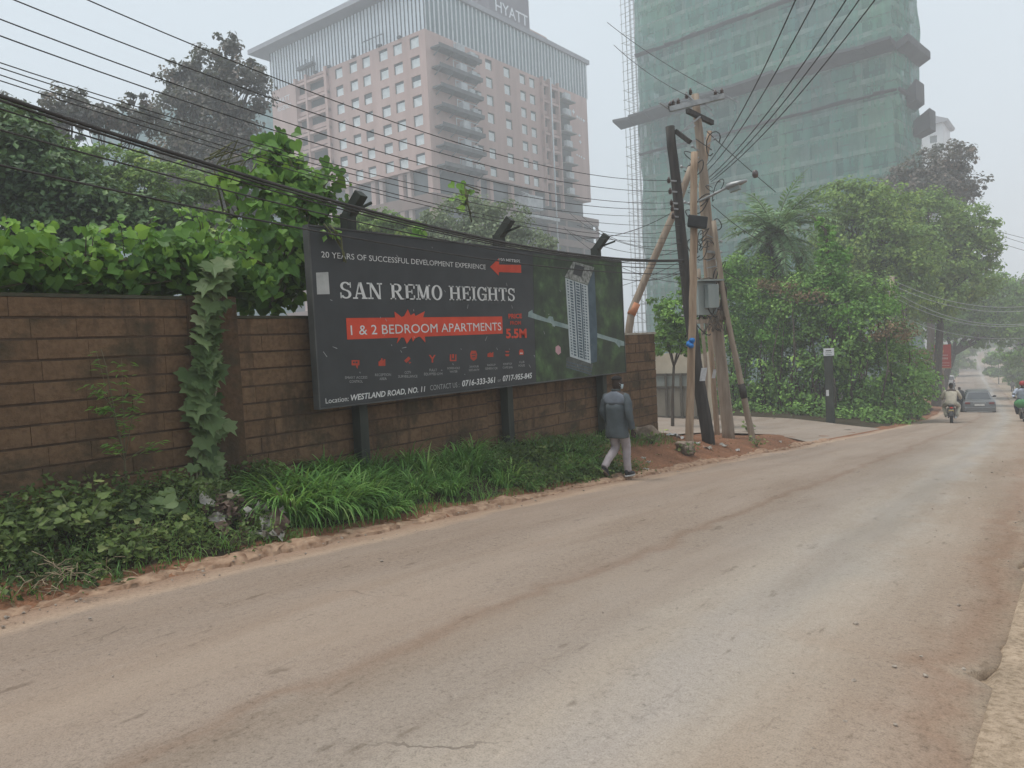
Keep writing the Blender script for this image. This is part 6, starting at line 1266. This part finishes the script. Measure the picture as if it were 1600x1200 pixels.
def motorbike(label, o, heading, tank, extra=None):
    F = Fig(o, heading); t = thing('motorbike', label, 'motorbike', o); wheel(F, (0, -.62, .30), .30, .12, t); wheel(F, (0, .64, .30), .30, .09, t)
    m = MB()
    for a, b, r in (((0, -.62, .3), (0, -.05, .38), .03), ((0, -.05, .38), (0, .15, .75), .03), ((0, .15, .75), (0, .42, .85), .03), ((-.11, -.6, .32), (-.13, -.35, .72), .025), ((.11, -.6, .32), (.13, -.35, .72), .025), ((0, -.05, .38), (0, .38, .5), .03), ((0, .38, .5), (0, .44, .84), .03)): m.tube([F(a), F(b)], r, 8)
    m.build('frame', M_BLK, t)
    m = MB(); m.loft([F.ring((0, .05, .42+.0), .02, .02, 12), F.ring((0, .08, .42), .14, .17, 12), F.ring((0, .08, .56), .15, .19, 12), F.ring((0, .08, .62), .10, .14, 12)]); m.build('engine', M_ALLOY, t)
    m = MB(); m.loft([[F((a*math.cos(g), y, z+b*math.sin(g))) for g in np.linspace(0, 6.28, 14, endpoint=False)] for y, z, a, b in ((-.02, .82, .06, .05), (.06, .83, .13, .09), (.22, .86, .15, .11), (.36, .86, .11, .08), (.40, .86, .03, .03))]); m.build('fuel_tank', tank, t)
    m = MB(); m.loft([[F((a*math.cos(g), y, z+b*math.sin(g))) for g in np.linspace(0, 6.28, 14, endpoint=False)] for y, z, a, b in ((.02, .79, .08, .05), (-.15, .79, .14, .06), (-.45, .82, .14, .06), (-.62, .84, .11, .05), (-.68, .84, .03, .03))]); m.build('saddle', M_BLK, t)
    m = MB(); m.loft([[F((w*math.cos(g), -.62+.36*math.cos(h)*k, .30+.36*math.sin(h)*k+.0)) for g, k in ((0, 1), (math.pi, 1), (math.pi, .96), (0, .96))] for h, w in [(q, .085) for q in np.linspace(.5, 2.9, 12)]]); m.loft([[F((w*math.cos(g), .64+.35*math.cos(h)*k, .30+.35*math.sin(h)*k)) for g, k in ((0, 1), (math.pi, 1), (math.pi, .96), (0, .96))] for h, w in [(q, .07) for q in np.linspace(.4, 2.6, 12)]]); m.build('mudguard', M_BLK, t)
    m = MB(); m.tube([F((.0, .62, .3)), F((.09, .52, .62)), F((.07, .43, .98))], .022, 8); m.tube([F((0, .62, .3)), F((-.09, .52, .62)), F((-.07, .43, .98))], .022, 8); m.build('fork', M_CHR, t)
    m = MB(); m.tube([F((-.36, .30, 1.05)), F((-.2, .38, 1.04)), F((0, .42, .98)), F((.2, .38, 1.04)), F((.36, .30, 1.05))], .014, 8)
    hb = m.build('handlebar', M_BLK, t); m = MB()
    for s in (-1, 1): m.tube([F((s*.26, .36, 1.04)), F((s*.34, .38, 1.20))], .008, 6); m.ell(F((s*.36, .37, 1.23)), (.06, .02, .04), 10, 6)
    m.build('mirror', M_BLK, hb)
    m = MB(); m.ell(F((0, .50, .90)), (.095, .085, .095), 12, 8); m.build('headlight', M_CHR, t)
    m = MB(); m.ell(F((0, -.70, .76)), (.075, .03, .04), 10, 6); m.build('tail_light', M_REDL, t)
    m = MB(); m.obox(F((0, -.75, .62)), F.r*.10, F.f*.006, np.array([0, 0, .065])); m.build('number_plate', flat_mat('yellow_plate', (.45, .36, .16), .6), t)
    m = MB(); m.tube([F((.10, .16, .42)), F((.14, 0, .28)), F((.15, -.3, .30)), F((.16, -.72, .36))], [.022, .025, .045, .042], 10); m.build('exhaust', M_CHR, t)
    if extra is not None:
        m = MB(); m.loft([[F((a*math.cos(g), .50+b*math.sin(g), z)) for g in np.linspace(0, 6.28, 12, endpoint=False)] for z, a, b in ((.62, .20, .06), (.74, .34, .10), (.88, .36, .10), (1.0, .2, .06))]); m.build('leg_shield', extra, t)
    return F
def rider(label, F, shirt, trouser, helmet, bare=False, facing=False, shoes=M_BLK):
    t = thing('person', label, 'person', F.o); J = {'pel': (0, -.12, .92), 'w': (0, -.10, 1.08), 'ch': (0, -.03, 1.27), 'nb': (0, .03, 1.42), 'n': (0, .05, 1.50), 'hd': (0, .07, 1.58)}; E = [('pel', 'w'), ('w', 'ch'), ('ch', 'nb'), ('nb', 'n'), ('n', 'hd')]; rad = {'pel': (.15, .13), 'w': (.14, .11), 'ch': (.16, .11), 'nb': (.11, .09), 'n': .055, 'hd': .05}
    for s, q in ((1, 'r'), (-1, 'l')): J.update({'s'+q: (s*.2, .03, 1.39), 'e'+q: (s*.34, .12, 1.16), 'h'+q: (s*.33, .28, 1.06), 'i'+q: (s*.12, -.08, .88), 'k'+q: (s*.27, .26, .72), 'a'+q: (s*.20, .02, .38)}); E += [('nb', 's'+q), ('s'+q, 'e'+q), ('e'+q, 'h'+q), ('pel', 'i'+q), ('i'+q, 'k'+q), ('k'+q, 'a'+q)]; rad.update({'s'+q: .06, 'e'+q: .045, 'h'+q: .032, 'i'+q: .09, 'k'+q: .06, 'a'+q: .045})
    skin_body(F, J, E, rad, M_SKIN, t, 'pel'); m, Hh = head_mesh(F, (0, .08, 1.64), 0, .0); m.build('head', M_SKIN, t)
    m = MB()
    if bare: m.loft([[Hh((a*math.cos(q)*1.03, y0+b*math.sin(q)*1.03, z)) for q in np.linspace(0, 6.28, 16, endpoint=False)] for z, a, b, y0 in ((.03, .079, .085, -.02), (.075, .075, .093, -.008), (.10, .06, .077, -.01), (.12, .036, .048, -.011), (.128, .01, .014, -.011))]); m.build('hair', helmet, t)
    else: m.loft([[Hh((a*math.cos(q), -.01+b*math.sin(q), z)) for q in np.linspace(0, 6.28, 18, endpoint=False)] for z, a, b in ((-.05, .118, .125), (.02, .128, .142), (.08, .122, .135), (.13, .09, .10), (.155, .04, .05), (.16, .01, .01))]); m.build('helmet', helmet, t)
    m = MB(); m.loft([F.ring((0, y, z), a, b, 18, pw=.9) for z, a, b, y in ((.84, .19, .17, -.13), (.92, .20, .17, -.13), (1.05, .20, .155, -.10), (1.2, .215, .15, -.05), (1.34, .225, .14, 0), (1.41, .18, .12, .03), (1.46, .08, .08, .05))])
    for s in (1, -1): p, r = smooth_path([(s*.17, .02, 1.39), (s*.23, .04, 1.36), (s*.34, .12, 1.16), (s*.33, .26, 1.07)], [.075, .082, .066, .05], 4); m.tube([F(q) for q in p], r, 12); hand(F, (s*.33, .26, 1.06), (0, 1, 0), (-s*.3, 0, -.6), M_SKIN, t, 1.3)
    m.build('shirt', shirt, t); m = MB()
    m.loft([F.ring((0, -.12, z), a, b, 16) for z, a, b in ((.83, .17, .16), (.9, .19, .17), (.98, .18, .15))])
    for s in (1, -1): p, r = smooth_path([(s*.10, -.12, .90), (s*.20, .08, .84), (s*.27, .26, .72), (s*.235, .14, .54), (s*.20, .0, .36)], [.115, .105, .085, .075, .065], 4); m.tube([F(q) for q in p], r, 12)
    m.build('trousers', trouser, t)
    for s in (1, -1): shoe(F, (s*.20, -.06, .28), (s*.21, .20, .30), 0, [shoes, shoes], t)
_g = G(1487, 663); _g[2] += .02
_F = motorbike('small motorbike ridden away by the man in cream, yellow rear plate', _g, math.radians(-7), flat_mat('dark_red_tank', (.12, .02, .018), .4)); _MC = flat_mat('cream_cloth', (.46, .42, .34), .9)
rider('rider in cream shirt and trousers seen from behind on the small motorbike', _F, _MC, flat_mat('cream_trousers', (.42, .39, .31), .9), flat_mat('short_black_hair', (.013, .012, .011), .9), bare=True, shoes=flat_mat('pale_shoes', (.4, .37, .32), .8))
_g = P(1598, 652, D=33.5); _g[2] = float(zr(_g[1]))+.02
_F = motorbike('oncoming motorbike with a green leg shield at the right edge of the photo', _g, math.radians(172), flat_mat('green_tank', (.03, .16, .05), .5), flat_mat('green_shield', (.05, .20, .07), .6))
rider('oncoming rider in a red helmet and white shirt at the right edge', _F, flat_mat('white_blue_shirt', (.38, .42, .50), .9), flat_mat('navy_trousers', (.03, .035, .06), .9), flat_mat('red_helmet', (.30, .03, .03), .35))

# ------------------------------------------------------------------ cars
def car(label, o, heading, paint, name='car', L=4.5, W=1.76, Ht=1.45, van=False):
    F = Fig(o, heading); t = thing(name, label, 'van' if van else 'car', o); hw = W/2; body = MB(); rings = []
    prof = [(-2.22, .34, .62, .86), (-2.15, .27, .90, .95), (-1.7, .22, .98, .99), (-1.0, .21, .95, 1), (0, .20, .93, 1), (1.0, .21, .92, 1), (1.6, .22, .84, .98), (2.05, .26, .74, .92), (2.22, .34, .60, .78)]
    if van: prof = [(-2.2, .36, 1.0, .93), (-2.15, .28, 1.08, .97), (-1.2, .24, 1.08, 1), (0, .24, 1.08, 1), (1.2, .24, 1.06, 1), (1.7, .26, .98, .98), (2.05, .3, .85, .92), (2.2, .38, .66, .8)]
    for y, z0, z1, k in prof:
        w = hw*k; zm = (z0+z1)/2; rings.append([F((sx*w*a, y*L/4.5, z)) for sx, a, z in ((-1, .90, z0), (-1, .985, z0+.08), (-1, 1, zm), (-1, .97, z1-.08), (-1, .88, z1), (1, .88, z1), (1, .97, z1-.08), (1, 1, zm), (1, .985, z0+.08), (1, .90, z0))])
    body.loft(rings); bo = body.build('body', paint, t, bevel=.02)
    top = [(-1.75, -.55, Ht)] ; gh = MB(); k = Ht-.05
    low = [(-hw*.86, -1.72), (hw*.86, -1.72), (hw*.88, 0), (hw*.86, 1.05), (-hw*.86, 1.05), (-hw*.88, 0)]; up_ = [(-hw*.62, -1.0), (hw*.62, -1.0), (hw*.68, -.2), (hw*.64, .35), (-hw*.64, .35), (-hw*.68, -.2)]
    if van: low = [(-hw*.90, -2.12), (hw*.90, -2.12), (hw*.9, 0), (hw*.88, 1.6), (-hw*.88, 1.6), (-hw*.9, 0)]; up_ = [(-hw*.76, -1.98), (hw*.76, -1.98), (hw*.78, 0), (hw*.74, .95), (-hw*.74, .95), (-hw*.78, 0)]
    zb = .90 if not van else 1.06
    gh.loft([[F((x, y, zb)) for x, y in low], [F((x, y, k)) for x, y in up_]], sm=False); gh.loft([[F((x, y, k+.001)) for x, y in up_], [F((x*.93, y*.94, Ht)) for x, y in up_]], sm=False); gh.build('roof', paint, t, bevel=.02)
    def pane(i, j, a, b, z0, z1, nm):
        p = [np.array([*low[i], zb]), np.array([*low[j], zb]), np.array([*up_[j], k]), np.array([*up_[i], k])]; c = sum(p)/4; n = np.cross(p[1]-p[0], p[3]-p[0]); n /= np.linalg.norm(n); n = n if n@(c-np.array([0, 0, 1.])) > 0 else -n
        q = lambda u, v: (p[0]*(1-u)+p[1]*u)*(1-v)+(p[3]*(1-u)+p[2]*u)*v+n*.006
        m = MB(); m.add([F(q(a, z0)), F(q(b, z0)), F(q(b, z1)), F(q(a, z1))]+[F(q(u, v)-n*.02) for u, v in ((a, z0), (b, z0), (b, z1), (a, z1))], [(0, 1, 2, 3), (0, 4, 5, 1), (1, 5, 6, 2), (2, 6, 7, 3), (3, 7, 4, 0)]); m.build(nm, M_CGLASS, t)
    pane(0, 1, .07, .93, .12, .9, 'rear_window'); pane(3, 4, .06, .94, .1, .92, 'windscreen')
    for i, j in ((1, 2), (2, 3), (4, 5), (5, 0)): pane(i, j, .08, .92, .14, .88, 'side_window')
    for s in (-1, 1):
        for y in (-1.33, 1.36): wheel(F, (s*(hw-.11), y*L/4.5, .32), .32, .20, t, n=20)
        m = MB(); m.ell(F((s*(hw+.10), .72, .98)), (.10, .06, .07), 10, 6); m.bar(F((s*hw*.86, .74, .92)), F((s*(hw+.08), .72, .95)), .05); m.build('wing_mirror', M_BLK, t)
        z = .80 if not van else .98; m = MB(); m.obox(F((s*hw*.70, -2.19*L/4.5, z)), F.r*.14, F.f*.04, np.array([0, 0, .055 if not van else .16])); m.build('tail_light', M_REDD, t, bevel=.015)
        m = MB(); m.obox(F((s*hw*.60, 2.17*L/4.5, .62)), F.r*.18, F.f*.05, np.array([0, 0, .07])); m.build('headlight', M_CHR, t, bevel=.015)
    m = MB(); m.obox(F((0, -2.235*L/4.5, .44)), F.r*hw*.9, F.f*.06, np.array([0, 0, .13])); m.build('bumper', paint, t, bevel=.04)
    m = MB(); m.obox(F((0, -2.25*L/4.5, .70)), F.r*.26, F.f*.012, np.array([0, 0, .06])); m.build('number_plate', flat_mat('white_plate', (.5, .5, .48), .6), t)
    m = MB(); m.obox(F((0, -2.22*L/4.5, .82)), F.r*.34, F.f*.012, np.array([0, 0, .012])); m.build('boot_trim', M_CHR, t)
    m = MB(); m.obox(F((0, -2.28*L/4.5, .29)), F.r*hw*.72, F.f*.02, np.array([0, 0, .022])); m.build('lower_trim', M_ALLOY, t)
M_CGLASS = mottled('car_glass', (.03, .035, .038), (.05, .055, .06), 1, .12, spec=.7, bstr=0)
_g = G(1527, 645); _g[2] += .01; car('dark grey saloon car driving away down the dip in the road', _g, math.radians(-9), mottled('dark_grey_paint', (.09, .095, .098), (.11, .115, .118), 1, .3, spec=.6, bstr=0), W=1.78)
_g = P(1480.5, 601, D=140); _g[2] = float(zr(_g[1]))+.05; car('small white van parked on the left far up the road', _g, math.radians(-20), flat_mat('white_paint', (.62, .62, .62), .35), 'van', 4.3, 1.7, 1.9, True)

# ------------------------------------------------------------------ stones and litter
def rock(label, px, py, r, sq, mat, seed, name='boulder', cat='boulder', off=0.0, D=None):
    c = G(px, py) if D is None else P(px, py, D=D); R = np.random.default_rng(seed); bm = bmesh.new(); bmesh.ops.create_icosphere(bm, subdivisions=4, radius=1); ph = R.random((9, 3))*6; k = R.normal(0, 1.6, (9, 3))
    for v in bm.verts:
        p = np.array(v.co); n = 1+sum(.07*math.sin(p@k[i]*2+ph[i, 0]) for i in range(9)); q = np.sign(p)*np.abs(p)**sq; v.co = Vector(q*n*np.array(r))
    for f in bm.faces: f.smooth = True
    me = bpy.data.meshes.new(name); bm.to_mesh(me); bm.free(); me.materials.append(mat); o = link(name, me, None, c+[0, 0, off]); o.rotation_euler.z = R.random()*3; return tag(o, label, cat)
M_STONE = mottled('weathered_stone', (.15, .115, .085), (.27, .215, .165), 7, .95, bstr=.7, bdist=.02)
rock('rounded brown boulder at the foot of the wall end', 1008, 686, (.32, .22, .20), .8, M_STONE, 1, off=.08)
rock('squarish stone block at the foot of the pale front pole', 1070, 708, (.17, .14, .14), .45, M_STONE, 2, 'stone_block', 'stone', .08)
M_LIT = flat_mat('white_litter', (.5, .5, .48), .8, .15, 20); M_LITG = flat_mat('lime_litter', (.35, .45, .08), .7, .2, 20); M_LITB = flat_mat('grey_plastic', (.36, .34, .30), .6, .25, 14); M_LITR = flat_mat('brown_refuse', (.13, .09, .07), .9, .35, 12)
def scrap(name, label, c, s, mat, seed, group=None, n=5):
    R = np.random.default_rng(seed); g = np.linspace(-1, 1, n); V = [(c[0]+s*x+R.normal(0, s*.12), c[1]+s*y*.7+R.normal(0, s*.12), c[2]+s*.18+s*.22*R.normal()) for y in g for x in g]; F = [(j*n+i, j*n+i+1, (j+1)*n+i+1, (j+1)*n+i) for j in range(n-1) for i in range(n-1)]; m = MB(); m.add(V, F, 0, False); o = m.build(name, mat, origin=c)
    sd_ = o.modifiers.new('thick', 'SOLIDIFY'); sd_.thickness = .004; return tag(o, label, 'litter', group)
for k, (x, y, s, mt, lab) in enumerate(((1037, 673, .13, M_LITG, 'crumpled lime green wrapper by the wall end'), (1050, 680, .12, M_LIT, 'crumpled white bag beside the lime wrapper'), (1062, 684, .10, M_LIT, 'flat white scrap on the earth left of the pale pole'), (1010, 722, .07, M_LIT, 'small white scrap lying beside the walking man'), (1003, 716, .06, M_LITB, 'grey scrap behind the walking man'), (1009, 733, .05, M_LIT, 'white bottle cap sized scrap at the road edge'), (1130, 697, .10, M_LITB, 'pale scrap on the earth in front of the thick pole'), (1150, 704, .08, M_LIT, 'white scrap on the tip of the earth island'), (1217, 690, .08, M_LITB, 'grey scrap near the point of the earth island'), (1105, 700, .09, M_LITB, 'dusty scrap at the foot of the black pole'), (1088, 693, .08, M_LIT, 'pale scrap between the pale and black poles'))): scrap('litter', lab, G(x, y), s, mt, 300+k, 'scraps of litter on the earth bank')
def heap():
    c = G(385, 815); R = np.random.default_rng(8); t = thing('rubbish_heap', 'heap of torn plastic and dead leaves left of the big grass tussock', 'rubbish', c); u = np.array([.1, .99, 0])
    for nm, mt, n, s in (('plastic_scraps', M_LITB, 16, .10), ('brown_scraps', M_LITR, 26, .09)):
        m = MB()
        for k in range(n):
            p = c+R.normal(0, 1, 3)*[.16, .20, 0]; p[2] = float(zg(p[0], p[1]))+.03+.16*R.random(); g = np.linspace(-1, 1, 4); z = s*(.5+.8*R.random()); a = R.normal(size=3); a /= np.linalg.norm(a); b = np.cross(a, R.normal(size=3)); b /= np.linalg.norm(b); w = np.cross(a, b)
            m.add([p+a*z*i+b*z*j*.7+w*z*.3*R.normal() for j in g for i in g], [(j*4+i, j*4+i+1, j*4+i+5, j*4+i+4) for j in range(3) for i in range(3)])
        m.build(nm, mt, t)
    scrap('plastic_bag', 'clear grey plastic bag slumped at the road edge beside the grass tussock', G(415, 838), .17, M_LITB, 9, n=8)
    scrap('fallen_leaf', 'large dry fallen leaf on top of the verge beside the rubbish heap', P(362, 775, D=dep(G(365, 800))-.1), .10, flat_mat('dead_leaf', (.2, .17, .12), .9, .2, 9), 10)
heap()
def straw():
    c = G(90, 915); R = np.random.default_rng(12); m = MB()
    for k in range(80):
        p = c+R.normal(0, 1, 3)*[.10, .2, 0]; p[2] = float(zg(p[0], p[1]))+.02+.1*R.random(); a = R.random()*6.28; d = np.array([math.cos(a), math.sin(a), .5*R.normal()]); m.tube([p, p+d*.09, p+d*.17-[0, 0, .05]], .003, 4)
    tag(m.build('straw', flat_mat('straw', (.33, .26, .17), .9, .2, 20), origin=c), 'bundle of dry straw lying among the weeds at the lower left', 'straw')
straw()
def pebbles():
    R = np.random.default_rng(14); V, F = [], []; b = 0; bm = bmesh.new(); bmesh.ops.create_icosphere(bm, subdivisions=1, radius=1); bv = np.array([v.co[:] for v in bm.verts]); bf = np.array([[v.index for v in f.verts] for f in bm.faces]); bm.free()
    for k in range(420):
        y = 1.5+22*R.random()**1.5; q = R.random()
        x = (XL(y)+.1+.5*R.random()**2) if q < .35 else (XR(y)-.1-.9*R.random()**2 if q < .55 else XL(y)+R.random()*(XR(y)-XL(y))) if q < .8 else XL(y)-.1-1.2*R.random()
        if x < XL(y) and y < 10.5: continue
        s = .005+.011*R.random()**3; z = float(zr(y))+.012 if x > XL(y) else float(zg(x, y)); V.append(bv*(1+.25*R.normal(size=bv.shape))*s*[1.2, 1, .7]+[x, y, z+s*.3]); F.append(bf+b); b += len(bv)
    tag(np_mesh('gravel', np.concatenate(V), np.concatenate(F), mottled('gravel_stone', (.20, .165, .135), (.36, .31, .26), 30, .95)), kind='stuff')
pebbles()
# ------------------------------------------------------------------ the misty air
def haze():
    m = MB(); m.box(-460, 330, -62, 720, -13, 78)
    mt = bpy.data.materials.new('mist'); mt.use_nodes = True; t = mt.node_tree; t.nodes.clear(); o = t.nodes.new('ShaderNodeOutputMaterial')
    v = t.nodes.new('ShaderNodeVolumePrincipled'); v.inputs['Color'].default_value = (.94, .97, 1.0, 1); v.inputs['Density'].default_value = .0026
    t.links.new(v.outputs[0], o.inputs['Volume'])
    tag(m.build('haze', mt), kind='stuff')
haze()
